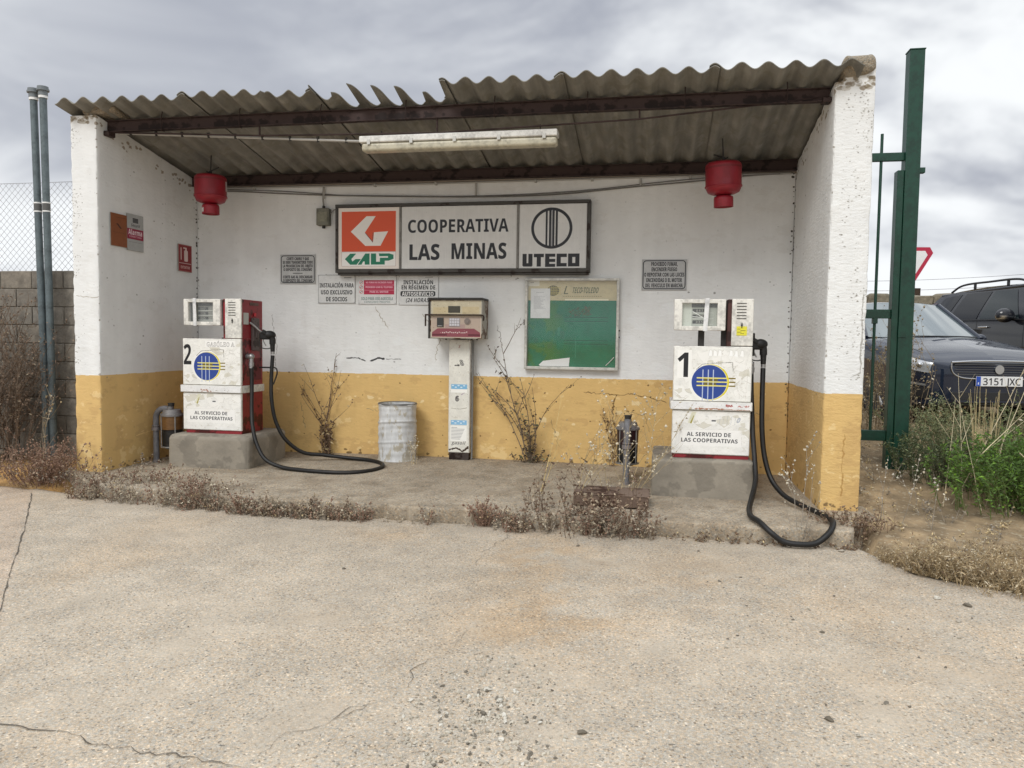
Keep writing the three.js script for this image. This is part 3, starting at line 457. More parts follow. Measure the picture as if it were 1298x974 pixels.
// printed, scuffed and half-peeled enamel panels
function scuff(x, w, h, seed, base, o = {}) {
  noiseFill(x, w, h, (i, j) => { const f = fbm(i * 0.02, j * 0.02, 5, seed), g = fbm(i * 0.11, j * 0.11, 3, seed + 3), k = 0.95 + 0.10 * (f - 0.5) + 0.06 * (g - 0.5), d = sstep(0.66, 0.78, fbm(i * 0.03, j * 0.05, 5, seed + 5, 0, 0.65)) * (o.dirt ?? 0.28); return [lerp(base[0] * k, 158, d), lerp(base[1] * k, 148, d), lerp(base[2] * k, 126, d)]; });
}
function flakes(x, w, h, n, seed, y0, y1, x0 = 0, x1 = 1) { // torn remnants of stickers: a pale patch with a grey lifted rim
  const r = mulberry(seed);
  for (let i = 0; i < n; i++) {
    const cx = lerp(x0, x1, r()) * w, cy = lerp(y0, y1, r()) * h, s = w * (0.02 + r() * 0.07), k = 5 + Math.floor(r() * 4), p = []; for (let q = 0; q < k; q++) { const a = q / k * 6.283 + r() * 0.7, d = s * (0.4 + r() * 0.9); p.push([cx + Math.cos(a) * d * 1.3, cy + Math.sin(a) * d]); }
    x.beginPath(); p.forEach(([a, b]) => x.lineTo(a, b)); x.closePath(); x.fillStyle = r() < 0.7 ? 'rgba(240,239,233,0.85)' : 'rgba(206,202,186,0.7)'; x.fill(); x.strokeStyle = `rgba(128,122,108,${0.25 + r() * 0.45})`; x.lineWidth = 0.8 + r() * 1.6; x.beginPath(); p.slice(0, 3 + Math.floor(r() * 3)).forEach(([a, b]) => x.lineTo(a, b)); x.stroke();
  }
}
function emblem(x, cx0, cy0, r) {
  x.save(); x.translate(cx0, cy0); x.scale(1, 1.117); const cx = 0, cy = 0; x.beginPath(); x.arc(cx + r * 0.06, cy, r * 1.03, 0, 7); x.fillStyle = '#d9c83a'; x.fill(); x.beginPath(); x.arc(cx, cy, r, 0, 7); x.fillStyle = '#fff'; x.fill(); x.beginPath(); x.arc(cx, cy, r * 0.985, 0, 7); x.fillStyle = '#26438f'; x.fill();
  x.fillStyle = '#6d6020'; x.fillRect(cx - r * 0.3, cy - r * 0.2, r * 0.78, r * 0.13); x.fillRect(cx - r * 0.3, cy + 0.04 * r, r * 0.7, r * 0.12);
  const line = (a, b, c, d, col, lw) => { x.strokeStyle = col; x.lineWidth = lw; x.beginPath(); x.moveTo(a, b); x.lineTo(c, d); x.stroke(); };
  for (const k of [-0.36, -0.06, 0.22]) line(cx + k * r, cy - 0.72 * r, cx + k * r, cy + 1.1 * r, '#b9c3d6', r * 0.055);
  for (const k of [-0.24, -0.02, 0.2]) { line(cx - 0.7 * r, cy + k * r, cx + 1.08 * r, cy + k * r, '#e9dd7a', r * 0.07); line(cx + 1.02 * r, cy + k * r, cx + 1.45 * r, cy + k * r, '#7a6a22', r * 0.075); }
  x.strokeStyle = '#dccb2f'; x.lineWidth = r * 0.10; x.beginPath(); x.arc(cx + r * 0.02, cy, r * 1.03, -0.8, 0.75); x.stroke(); x.restore();
}
function pumpUpper(two) {
  return canvasTex(640, 512, (x, w, h) => {
    scuff(x, w, h, two ? 901 : 911, [243, 242, 235]);
    flakes(x, w, h, two ? 34 : 30, two ? 5 : 6, 0.1, 0.98, 0.3, 0.99); flakes(x, w, h, 10, 9, 0.5, 1, 0, 0.4); flakes(x, w, h, 7, two ? 25 : 26, 0.2, 0.3, 0.45, 0.8);
    if (two) { // a big 2 and the ghost of peeled letters
      text(x, '2', 48, 178, 320, { sx: 0.56, color: '#15151a' }); x.fillStyle = '#f2f1ec'; x.fillRect(250, 14, 330, 74);
      text(x, 'GASÓLEO A', 420, 56, 66, { width: 312, font: 'serif', hollow: true, stroke: 'rgba(96,94,92,0.75)', lw: 3.2 });
    } else {
      x.fillStyle = '#f1f0ea'; x.fillRect(26, 30, 120, 270); text(x, '1', 86, 176, 330, { sx: 0.78, color: '#17191d' });
      const r = mulberry(3); for (const cx of [300, 340, 378, 470, 512, 560]) { x.strokeStyle = 'rgba(150,145,132,0.8)'; x.lineWidth = 2.5; x.beginPath(); x.moveTo(cx - 16, 80); x.lineTo(cx - 12 + r() * 10, 24); x.lineTo(cx + 14, 30 + r() * 12); x.lineTo(cx + 18, 76 + r() * 16); x.stroke(); x.fillStyle = 'rgba(246,246,242,0.95)'; x.fill(); }
    }
    const lx = two ? 262 : 297, ly = two ? 306 : 335, lr = two ? 144 : 150;
    x.fillStyle = '#eeede6'; x.beginPath(); x.ellipse(lx, ly, lr * 1.14, lr * 1.25, 0, 0, 7); x.fill();
    emblem(x, lx, ly, lr);
    jag(x, [[lx - 110, ly - 120], [lx - 60, ly - 172], [lx + 60, ly - 186], [lx + 190, ly - 192], [lx + 196, ly - 108]], 4, 'rgba(70,66,58,0.85)', two ? 11 : 12, 3);
    const r2 = mulberry(two ? 71 : 72); for (let i = 0; i < 16; i++) jag(x, [[w * (0.6 + r2() * 0.4), h * r2()], [w * (0.55 + r2() * 0.42), h * r2()]].map(([a, b], k) => k ? [a, b] : [a, b]), 1.2, 'rgba(120,112,96,0.28)', 80 + i, 8);
  });
}
function pumpLower(two) {
  return canvasTex(640, 440, (x, w, h) => {
    scuff(x, w, h, two ? 921 : 931, [245, 244, 238]);
    flakes(x, w, h, 26, two ? 15 : 16, 0.02, 0.5); x.fillStyle = '#d9d7b8'; x.globalAlpha = 0.7; x.beginPath(); x.moveTo(w * 0.2, h * 0.28); x.lineTo(w * 0.25, h * 0.02); x.lineTo(w * 0.31, h * 0.02); x.lineTo(w * 0.25, h * 0.3); x.fill(); x.globalAlpha = 1;
    x.fillStyle = '#a59a4c'; x.beginPath(); x.moveTo(w * 0.225, h * 0.29); x.lineTo(w * 0.275, h * 0.1); x.lineTo(w * 0.28, h * 0.12); x.lineTo(w * 0.25, h * 0.29); x.fill();
    x.fillStyle = 'rgba(243,242,238,0.7)'; x.fillRect(w * 0.06, h * 0.42, w * 0.85, h * 0.39); jag(x, [[w * 0.06, h * 0.44], [w * 0.4, h * 0.43], [w * 0.9, h * 0.42], [w * 0.91, h * 0.8]], 1.6, 'rgba(150,146,134,0.55)', 99, 3);
    text(x, 'AL SERVICIO DE', w * 0.48, h * 0.545, 56, { width: w * 0.58, color: '#23252d' }); text(x, 'LAS COOPERATIVAS', w * 0.485, h * 0.685, 56, { width: w * 0.75, color: '#23252d' });
    x.fillStyle = '#55565a'; x.fillRect(w * 0.51, h * 0.2, w * 0.055, h * 0.035);
    if (!two) { text(x, 'O', w * 0.86, h * 0.19, 62, { hollow: true, stroke: '#8b96a8', lw: 5, sx: 0.6, slant: -0.3 }); for (let i = 0; i < 5; i++) jag(x, [[w * (0.62 + i * 0.05), h * 0.1], [w * (0.61 + i * 0.05), h * 0.3]], 2, 'rgba(160,165,172,0.8)', 40 + i, 4); }
    if (two) { x.fillStyle = 'rgba(246,246,243,1)'; x.fillRect(w * 0.37, h * 0.55, 16, 16); }
  });
}
function bandTex(two) {
  return canvasTex(512, 64, (x, w, h) => {
    scuff(x, w, h, two ? 941 : 951, [240, 240, 238], { dirt: 0.25 });
    const r = mulberry(two ? 7 : 8);
    const rust = (cx, cy, n, sp, c) => { for (let i = 0; i < n; i++) blot(x, cx + (r() - 0.5) * sp, cy + (r() - 0.5) * 16, 1.5 + r() * 5, c, i + cx, 7); };
    if (two) { rust(205, 44, 20, 60, 'rgba(140,72,44,0.6)'); rust(225, 52, 12, 90, 'rgba(120,64,40,0.45)'); } else { rust(372, 26, 26, 40, 'rgba(150,44,34,0.7)'); rust(460, 30, 22, 80, 'rgba(150,50,38,0.5)'); rust(250, 56, 44, 190, 'rgba(150,84,44,0.6)'); jag(x, [[150, 58], [230, 52], [330, 57], [500, 62]], 4, 'rgba(136,72,36,0.8)', 4, 4); }
    for (let i = 0; i < 18; i++) blot(x, r() * w, r() * h, 1 + r() * 2.6, 'rgba(116,96,78,0.7)', 60 + i, 6);
  });
}
const headTex = (two) => canvasTex(256, 160, (x, w, h) => { // the counter behind its window: rows of drum figures
  x.fillStyle = two ? '#7f8078' : '#a3a89d'; x.fillRect(0, 0, w, h); x.fillStyle = two ? '#565850' : '#c3c9bd'; x.fillRect(0, 0, w * 0.27, h); x.fillStyle = '#5b5d58'; x.fillRect(w * 0.27, 0, w * 0.73, h * 0.18);
  for (let i = 0; i < 3; i++) { const y = h * (0.24 + i * 0.25); x.fillStyle = '#3f413d'; x.fillRect(w * 0.3, y, w * 0.42, h * 0.15); x.fillStyle = '#b7bab2'; x.fillRect(w * 0.3, y + h * 0.155, w * 0.6, 5); text(x, ['0 4 7', '1 2 0', '0 8 5'][i], w * 0.5, y + h * 0.08, 24, { color: '#9b9c92' }); }
  const r = mulberry(two ? 1 : 2); for (let i = 0; i < 240; i++) { x.fillStyle = `rgba(${r() < 0.5 ? '200,200,188' : '60,60,52'},0.22)`; x.fillRect(r() * w, r() * h, 1 + r() * 4, 1 + r() * 3); }
  if (!two) { x.strokeStyle = '#dfe2da'; x.lineWidth = 5; x.beginPath(); x.moveTo(w * 0.3, h * 0.35); x.lineTo(w * 0.6, h * 0.62); x.lineTo(w * 0.3, h * 0.58); x.stroke(); }
});
const face = (tex, o = {}) => M({ map: tex, roughness: 0.5, ...o });
// origin: middle of the front at the foot; the front looks along +z
function pump(two, pos, label) {
  const t = thing('fuel_pump', label, 'fuel pump', pos, 0, 'fuel pumps on concrete plinths');
  const h = 0.33, dp = 0.44, sideM = two ? redP : brown;
  const y1 = 0.425, y2 = 0.50, y3 = 0.98, y4 = 1.39;
  P('body', [bx(-h + 0.012, h - 0.006, -0.004, y3, -dp, -0.03, 0.006)], two ? redP : redP, t);
  P('base', bx(-h + 0.03, h - 0.005, 0.0, 0.05, -0.026, -0.012, 0.003), redP, t);
  const lo = P('lower_panel', [bx(-h, h, 0.035, y1 - 0.003, -0.03, 0, 0.008)], whiteP, t); P('print', plate(2 * h - 0.014, y1 - 0.052, 0, (0.035 + y1) / 2 - 0.001, 0.0022), face(pumpLower(two)), lo);
  const bd = P('band', [bx(-h - 0.018, h + 0.012, y1, y2, -0.03, 0.02, 0.006), bx(h - 0.006, h + 0.012, y1, y2, -dp, -0.031, 0.003), bx(-h - 0.018, -h + 0.012, y1, y2, -dp, -0.031, 0.003)], whiteP, t); P('print', plate(2 * h + 0.014, y2 - y1 - 0.012, -0.003, (y1 + y2) / 2, 0.0222), face(bandTex(two)), bd);
  const up = P('upper_panel', [bx(-h, h, y2 + 0.003, y3, -0.03, 0, 0.008)], whiteP, t); P('print', plate(2 * h - 0.014, y3 - y2 - 0.017, 0, (y2 + y3) / 2, 0.0022), face(pumpUpper(two)), up);
  // column and its louvred front
  const cx0 = h - 0.185, cb = P('column', [bx(cx0 - 0.028, h - 0.006, y3 + 0.001, y4 - 0.004, -dp, -0.025, 0.006)], two ? redP : brown, t);
  const cf = P('column_front', [bx(cx0 + 0.006, h, y3 + 0.006, y4, -0.03, -0.002, 0.007)], whiteP, t);
  for (let i = 0; i < 6; i++) P('louvre', bx(cx0 + 0.045 - 0.0, cx0 + 0.125, y4 - 0.042 - i * 0.026, y4 - 0.036 - i * 0.026, -0.004, 0.002, 0.0015), darkP, cf);
  P('lock', [rod([cx0 + 0.09, y4 - 0.225, -0.003], [cx0 + 0.09, y4 - 0.225, 0.006], 0.008, 12), bx(cx0 + 0.086, cx0 + 0.094, y4 - 0.25, y4 - 0.205, 0.002, 0.007, 0.001)], darkP, cf);
  if (!two) P('sticker', plate(0.085, 0.078, cx0 + 0.09, y4 - 0.275, 0.0016), face(canvasTex(96, 96, (x, w) => { scuff(x, w, w, 961, [232, 224, 66], { dirt: 0.1 }); for (let i = 0; i < 4; i++) { x.fillStyle = '#6b6420'; x.fillRect(6 + (i % 2) * 30, 26 + i * 16, 30 + (i * 17) % 24, 6); } })), cf, 'yellow sticker below the lock');
  // counter head with a recessed window
  const hx0 = -h + (two ? 0.012 : -0.005), hx1 = cx0 - 0.045, hy0 = 1.115, hy1 = y4 - 0.004, hd = -0.21, wx0 = hx0 + (two ? 0.055 : 0.07), wx1 = hx1 - (two ? 0.085 : 0.07), wy0 = hy0 + 0.038, wy1 = hy1 - 0.035;
  const hb = P('counter_head', [bx(hx0, wx0, hy0, hy1, -0.05, 0.0, 0.008), bx(wx1, hx1, hy0, hy1, -0.05, 0.0, 0.008), bx(wx0 - 0.003, wx1 + 0.003, hy0, wy0, -0.05, -0.0015, 0.004), bx(wx0 - 0.003, wx1 + 0.003, wy1, hy1, -0.05, -0.0015, 0.004)], whiteP, t);
  P('head_shell', [bx(hx0 + 0.006, hx1 - 0.006, hy0 + 0.004, hy1 - 0.004, hd, -0.051, 0.006), bx(hx1 - 0.008, cx0 - 0.02, hy0 + 0.02, hy1 - 0.02, hd, -0.06, 0.003)], two ? brown : darkP, t);
  P('counter', plate(wx1 - wx0, wy1 - wy0, (wx0 + wx1) / 2, (wy0 + wy1) / 2, -0.046), face(headTex(two), { roughness: 0.7 }), hb);
  P('window', bx(wx0 + 0.0005, wx1 - 0.0005, wy0 + 0.0005, wy1 - 0.0005, -0.016, -0.013, 0.001), glassM, hb);
  const sx = two ? wx0 + 0.075 : lerp(wx0, wx1, 0.68); P('tape', [bx(sx - 0.018, sx + 0.02, hy0 - 0.004, hy1 + 0.008, 0.001, 0.004, 0.001)].map((g) => { const p = g.attributes.position; for (let i = 0; i < p.count; i++) p.setX(i, p.getX(i) + (p.getY(i) - 1.25) * (two ? -0.03 : 0.05)); return g; }), M({ map: grainT, color: lin(0.78, 0.79, 0.80), roughness: 0.4 }), hb);
  if (!two) for (const lx of [-h + 0.235, cx0 - 0.045]) P('head_support', bx(lx - 0.026, lx + 0.026, y3 - 0.01, hy0 + 0.02, -0.14, -0.09, 0.003), darkP, t);
  else P('head_support', bx(cx0 - 0.08, cx0 - 0.026, y3 - 0.01, y3 + 0.012, -0.3, -0.08, 0.003), darkP, t);
  return t;
}
const pA = pump(true, [0.815, 0.338, 1.0], 'white and red fuel pump marked with a big black 2, left in the shelter');
const pB = pump(false, [5.778, 0.335, 1.3], 'white fuel pump marked with a big black 1, right in the shelter with yellow sticker');
{ // fittings on the red flank of pump 2
  const X = 0.325; // local
  P('rating_plate', bx(X, X + 0.006, 1.13, 1.25, -0.15, -0.055, 0.002), face(canvasTex(96, 128, (x, w, h) => { x.fillStyle = '#b9bab4'; x.fillRect(0, 0, w, h); for (let i = 0; i < 8; i++) { x.fillStyle = '#7b7d7a'; x.fillRect(10, 10 + i * 14, 50 + (i * 23) % 30, 5); } })), pA);
  P('nozzle_boot', [bx(X - 0.002, X + 0.03, 0.86, 1.2, -0.33, -0.2, 0.01), bx(X + 0.006, X + 0.05, 0.99, 1.12, -0.29, -0.24, 0.01)], M({ map: wornMetalT, color: lin(0.12, 0.09, 0.085), roughness: 0.6 }), pA);
  P('maker_badge', bx(X, X + 0.005, 1.33, 1.36, -0.35, -0.18, 0.002), M({ map: grainT, color: lin(0.16, 0.10, 0.09) }), pA); P('switch', bx(X, X + 0.02, 1.215, 1.255, -0.285, -0.255, 0.008), M({ color: lin(0.55, 0.05, 0.06) }), pA);
  P('hose_swivel', [rod([X - 0.01, 0.80, -0.12], [X + 0.05, 0.80, -0.12], 0.028, 16), rod([X + 0.052, 0.82, -0.12], [X + 0.052, 0.68, -0.11], 0.021, 14), new THREE.SphereGeometry(0.032, 14, 10).translate(X + 0.05, 0.80, -0.12), rod([X + 0.052, 0.74, -0.115], [X + 0.052, 0.70, -0.112], 0.027, 6)], alu, pA);
  P('hose_hook', tube([[X + 0.0, 0.68, -0.36], [X + 0.12, 0.68, -0.37], [X + 0.19, 0.675, -0.37], [X + 0.205, 0.63, -0.37], [X + 0.16, 0.50, -0.37]], 0.008, 30, 8), darkP, pA);
  P('lower_flap', bx(X - 0.004, X + 0.004, 0.55, 0.78, -0.40, -0.2, 0.002), M({ map: wornMetalT, color: lin(0.16, 0.025, 0.03) }), pA);
}
// nozzle: spout, body, guarded trigger; drawn in the plane of (u, y), u outward from the pump flank
function nozzle(name, label, origin, turn) {
  const t = thing(name, label, 'nozzle', origin, turn);
  P('spout', tube([[-0.17, 0.13, 0], [-0.13, 0.10, 0], [-0.07, 0.045, 0], [0, 0.0, 0]], 0.0115, 18, 10), alu, t);
  P('grip', [tube([[-0.055, 0.035, 0], [-0.01, 0.012, 0], [0.03, -0.002, 0], [0.05, -0.03, 0], [0.055, -0.09, 0]], 0.032, 26, 12), rod([0.055, -0.08, 0], [0.056, -0.17, 0], 0.027, 12, 0.022), new THREE.SphereGeometry(0.048, 18, 14).scale(1.35, 0.95, 0.85).translate(0.025, 0.004, 0), bx(-0.075, 0.05, -0.045, 0.03, -0.026, 0.026, 0.015)], rubber, t);
  P('trigger_guard', tube([[-0.05, 0.01, 0], [-0.075, -0.06, 0], [-0.06, -0.125, 0], [0.0, -0.14, 0], [0.045, -0.13, 0]], 0.006, 24, 6), darkP, t);
  P('trigger', tube([[-0.03, 0.0, 0], [-0.035, -0.06, 0], [-0.01, -0.11, 0]], 0.006, 12, 6), alu, t);
  P('ferrule', rod([0.056, -0.165, 0], [0.0565, -0.20, 0], 0.021, 12), alu, t);
  return t;
}
nozzle('fuel_nozzle', 'black fuel nozzle hanging on the red flank of the pump marked 2', [1.29, 1.36, 0.74], 0.55);
nozzle('fuel_nozzle', 'black fuel nozzle hanging beside the white pump marked 1', [6.165, 1.335, 1.18], 0.35);
{
  const y = 0.035;
  solo('fuel_hose', tube([[1.195, 1.03, 0.885], [1.205, 0.80, 0.9], [1.225, 0.6, 0.94], [1.27, 0.42, 1.0], [1.345, 0.25, 1.05], [1.46, 0.11, 1.09], [1.64, y + 0.01, 1.11], [1.85, y, 1.16], [2.06, y, 1.20], [2.3, y, 1.20], [2.47, y, 1.12], [2.57, y, 0.95], [2.585, y + 0.006, 0.78], [2.49, y + 0.01, 0.60], [2.3, y + 0.012, 0.47], [2.05, y + 0.02, 0.44], [1.80, y + 0.05, 0.50], [1.62, 0.12, 0.60], [1.47, 0.27, 0.70], [1.385, 0.46, 0.74], [1.345, 0.68, 0.75], [1.332, 0.92, 0.73], [1.337, 1.15, 0.71]], 0.0205, 260, 10), rubber, 'long black rubber hose of the pump marked 2 looped on the pavement', 'hose');
  solo('fuel_hose', tube([[6.118, 1.08, 1.17], [6.12, 0.95, 1.19], [6.128, 0.76, 1.22], [6.135, 0.56, 1.27], [6.145, 0.36, 1.36], [6.14, 0.2, 1.50], [6.085, 0.09, 1.72], [6.04, 0.042, 1.95], [6.035, 0.034, 2.15], [6.075, 0.03, 2.30], [6.14, -0.02, 2.385], [6.22, -0.075, 2.40], [6.34, -0.09, 2.405], [6.45, -0.08, 2.385], [6.545, -0.015, 2.34], [6.60, 0.034, 2.22], [6.605, 0.036, 2.08], [6.57, 0.036, 1.9], [6.48, 0.042, 1.66], [6.37, 0.085, 1.47], [6.29, 0.19, 1.33], [6.24, 0.36, 1.28], [6.215, 0.58, 1.25], [6.212, 0.85, 1.21], [6.217, 1.13, 1.165]], 0.0215, 260, 10), rubber, 'thick black rubber hose of the pump marked 1 drooping over the kerb', 'hose');
  // swivel of pump 1
  P('hose_swivel', [rod([0.33, 0.83, -0.13], [0.35, 0.83, -0.13], 0.026, 14), rod([0.342, 0.85, -0.13], [0.341, 0.72, -0.13], 0.021, 14), rod([0.342, 0.8, -0.13], [0.342, 0.76, -0.13], 0.027, 6)], alu, pB);
  P('nozzle_boot', bx(0.325, 0.36, 0.9, 1.1, -0.22, -0.1, 0.008), darkP, pB);
}
// rough cast plinths
function plinth(label, x0, x1, z0, z1, h, s, r) {
  const g = new RoundedBoxGeometry(x1 - x0, h + 0.1, z1 - z0, 7, r).translate((x0 + x1) / 2, h / 2 - 0.05, (z0 + z1) / 2);
  solo('concrete_plinth', boxUV(dirtyEdge(g, 0.012, 5, s)), concM, label, 'plinth', 'concrete plinths');
}
plinth('grey concrete plinth with rounded corners under the pump marked 2', 0.40, 1.30, 0.33, 1.16, 0.335, 3, 0.055);
plinth('square grey concrete plinth under the pump marked 1', 5.285, 6.145, 0.52, 1.41, 0.335, 6, 0.03);

// ------------------------------------------------------------------ filters beside the pumps
function filter(label, pos, turn, dark) {
  const t = thing('fuel_filter', label, 'fuel filter', pos, turn, 'fuel filters by the pumps');
  P('pipe', tube([[-0.17, -0.02, 0], [-0.17, 0.2, 0], [-0.17, 0.42, 0], [-0.165, 0.50, 0], [-0.13, 0.555, 0], [-0.07, 0.575, 0], [0.0, 0.57, 0]], 0.03, 40, 14), M({ map: grainT, color: lin(0.19, 0.19, 0.205), roughness: 0.7 }), t);
  for (const q of [[0.34, 0.375, 0.046, 8], [0.385, 0.395, 0.04, 16], [0, 0.03, 0.037, 14]]) P('collar', rod([-0.17, q[0], 0], [-0.17, q[1], 0], q[2], q[3]), M({ map: grainT, color: lin(0.27, 0.25, 0.26), roughness: 0.5, metalness: 0.3 }), t);
  P('head', [cyl(0.115, 0.115, 0.018, 0.02, 0.50, 0), cyl(0.10, 0.085, 0.05, 0.02, 0.518, 0), cyl(0.035, 0.035, 0.05, 0.0, 0.55, 0, 12)], M({ map: grainT, color: lin(0.25, 0.24, 0.24), roughness: 0.6, metalness: 0.4 }), t);
  P('bowl', cyl(0.10, 0.105, 0.14, 0.02, 0.36, 0), M({ map: grainT, color: dark ? lin(0.035, 0.015, 0.016) : lin(0.17, 0.085, 0.03), roughness: 0.3 }), t);
  P('sump', [cyl(0.095, 0.098, 0.17, 0.02, 0.185, 0), cyl(0.06, 0.09, 0.03, 0.02, 0.155, 0)], rubber, t);
  for (let i = 0; i < 4; i++) { const a = i * Math.PI / 2 + 0.7; P('clamp_bolt', rod([0.02 + Math.cos(a) * 0.108, 0.17, Math.sin(a) * 0.108], [0.02 + Math.cos(a) * 0.108, 0.53, Math.sin(a) * 0.108], 0.0055, 6), alu, t); }
  P('clamp_ring', cyl(0.113, 0.113, 0.012, 0.02, 0.172, 0), alu, t); P('bleed_knob', [cyl(0.03, 0.036, 0.035, 0.01, 0.6, 0, 10)], darkP, t);
  return t;
}
filter('brown filter bowl with a bent grey pipe beside the pump marked 2', [0.285, 0.0, 0.93], 0, false);
filter('dark red filter with an upright pipe in front, beside the plinth of pump 1', [5.05, 0.01, 0.80], Math.PI / 2, true);

// ------------------------------------------------------------------ card terminal on a post
{
  const t = thing('payment_terminal', 'beige card payment terminal on a slim white post against the back wall', 'terminal', [3.215, 0.04, 0.14]);
  const shellM = M({ map: wornMetalT, color: lin(0.44, 0.42, 0.36), roughness: 0.6 });
  P('post', bx(-0.118, 0.118, 0.075, 1.3, -0.08, 0.0, 0.006), whiteP, t).name = 'post';
  const postT = canvasTex(192, 1000, (x, w, h) => {
    scuff(x, w, h, 971, [233, 231, 220]); const Y = (v) => h * (1 - v);
    text(x, 'S', w / 2, Y(0.955), 34, { color: '#a06a5c', slant: -0.3 }); jag(x, [[w * 0.28, Y(0.785)], [w * 0.48, Y(0.788)]], 10, '#1d1a1c', 3, 2); text(x, '8', w * 0.62, Y(0.81), 66, { color: '#2a2a2c', slant: 0.3, hollow: true, stroke: '#2a2a2c', lw: 5 }); text(x, '6', w * 0.4, Y(0.485), 62, { color: '#26242a', hollow: true, stroke: '#26242a', lw: 6 }); jag(x, [[w * 0.6, Y(0.52)], [w * 0.85, Y(0.55)]], 5, 'rgba(120,80,130,0.8)', 8, 3);
    for (const [y, c] of [[0.595, '#79b2d6'], [0.27, '#86b9dc']]) { x.fillStyle = c; x.fillRect(w * 0.1, Y(y + 0.02), w * 0.8, h * 0.042); x.fillStyle = '#e4eef4'; for (let i = 0; i < 5; i++) x.fillRect(w * (0.14 + i * 0.14), Y(y + 0.012) + (i % 2) * 14, w * 0.1, 8); }
    x.fillStyle = '#f2f1ea'; x.fillRect(w * 0.08, Y(0.57), w * 0.82, h * 0.03); x.fillRect(w * 0.08, Y(0.24), w * 0.82, h * 0.14); for (let i = 0; i < 9; i++) { x.fillStyle = 'rgba(110,112,114,0.6)'; x.fillRect(w * 0.12, Y(0.225) + i * 13, w * (0.3 + ((i * 37) % 40) / 100), 5); }
    jag(x, [[w * 0.1, Y(0.4)], [w * 0.5, Y(0.39)], [w * 0.9, Y(0.405)]], 3, 'rgba(110,100,80,0.7)', 9, 4); jag(x, [[w * 0.02, Y(0.02)], [w * 0.4, Y(0.035)], [w * 0.7, Y(0.005)], [w, Y(0.05)]], 12, 'rgba(58,44,32,0.9)', 10, 9); text(x, 'gasoil', w * 0.48, Y(0.083), 40, { italic: true, color: 'rgba(80,78,78,0.75)', width: w * 0.7 });
    const r = mulberry(6); for (let i = 0; i < 60; i++) blot(x, r() * w, r() * h, 1 + r() * 2.5, 'rgba(112,96,72,0.6)', i, 6);
  });
  P('print', plate(0.222, 1.2, 0, 0.682, 0.0022), face(postT), t.children[0]);
  P('foot', dirtyEdge(bx(-0.11, 0.112, -0.03, 0.085, -0.075, -0.006, 0.004), 0.004, 20, 2), M({ map: wornMetalT, color: lin(0.06, 0.045, 0.038), roughness: 0.9 }), t);
  P('conduit', [rod([0.135, 0.0, -0.05], [0.135, 1.3, -0.05], 0.011, 10)], M({ color: lin(0.20, 0.20, 0.19) }), t);
  // cabinet
  const x0 = -0.29, x1 = 0.285, y0 = 1.312, y1 = 1.732;
  const cab = P('cabinet', [bx(x0, x1, y0, y1, -0.13, 0.16, 0.008)], shellM, t);
  P('hood', [bx(x0 - 0.012, x1 + 0.004, y1 - 0.012, y1 + 0.012, -0.12, 0.185, 0.004), bx(x0 - 0.012, x0 + 0.006, y0, y1 - 0.013, 0.10, 0.175, 0.003)], darkP, cab);
  P('front_print', plate(x1 - x0 - 0.03, y1 - y0 - 0.03, (x0 + x1) / 2 + 0.004, (y0 + y1) / 2 - 0.004, 0.1625), face(canvasTex(512, 360, (x, w, h) => {
    scuff(x, w, h, 981, [204, 194, 166], { dirt: 0.8 }); x.fillStyle = 'rgba(172,152,140,0.75)'; x.fillRect(0, h * 0.42, w, h * 0.58); x.fillStyle = 'rgba(196,168,116,0.35)'; x.fillRect(20, h * 0.18, w * 0.3, h * 0.2); x.fillRect(w * 0.62, h * 0.16, w * 0.34, h * 0.2);
    x.fillStyle = '#84424c'; x.beginPath(); x.moveTo(8, h * 0.98); x.lineTo(10, h * 0.86); x.lineTo(w * 0.13, h * 0.75); x.lineTo(w * 0.86, h * 0.75); x.lineTo(w * 0.98, h * 0.86); x.lineTo(w * 0.985, h * 0.98); x.fill(); x.fillStyle = '#a58d86'; x.fillRect(w * 0.28, h * 0.64, w * 0.4, h * 0.1);
    x.fillStyle = '#5d1f2b'; x.fillRect(8, h * 0.9, w * 0.3, h * 0.05); x.fillRect(w * 0.74, h * 0.9, w * 0.24, h * 0.05); const r = mulberry(5); for (let i = 0; i < 14; i++) { x.fillStyle = 'rgba(226,214,205,0.85)'; x.fillRect(w * 0.22 + i * 19, h * (0.83 + r() * 0.03), 12, 10); }
    for (let i = 0; i < 70; i++) blot(x, r() * w, r() * h, 1 + r() * 4, r() < 0.5 ? 'rgba(104,84,54,0.55)' : 'rgba(232,224,204,0.5)', i, 7); x.strokeStyle = 'rgba(226,214,190,0.8)'; x.lineWidth = 3; x.strokeRect(4, 4, w - 8, h - 8); x.beginPath(); x.moveTo(w * 0.13, h * 0.75); x.lineTo(w * 0.22, h * 0.68); x.stroke();
  })), cab);
  P('display', bx(-0.085, 0.045, y0 + 0.275, y0 + 0.345, 0.158, 0.168, 0.003), M({ color: lin(0.055, 0.05, 0.035), roughness: 0.25 }), cab);
  const cr = P('card_reader', bx(-0.205, -0.135, y0 + 0.125, y0 + 0.22, 0.158, 0.176, 0.004), M({ color: lin(0.03, 0.032, 0.03), roughness: 0.45 }), cab); P('slot', bx(-0.195, -0.145, y0 + 0.13, y0 + 0.138, 0.174, 0.178, 0.001), alu, cr);
  const kp = P('keypad', bx(-0.075, 0.045, y0 + 0.128, y0 + 0.218, 0.158, 0.167, 0.003), M({ color: lin(0.35, 0.33, 0.34) }), cab);
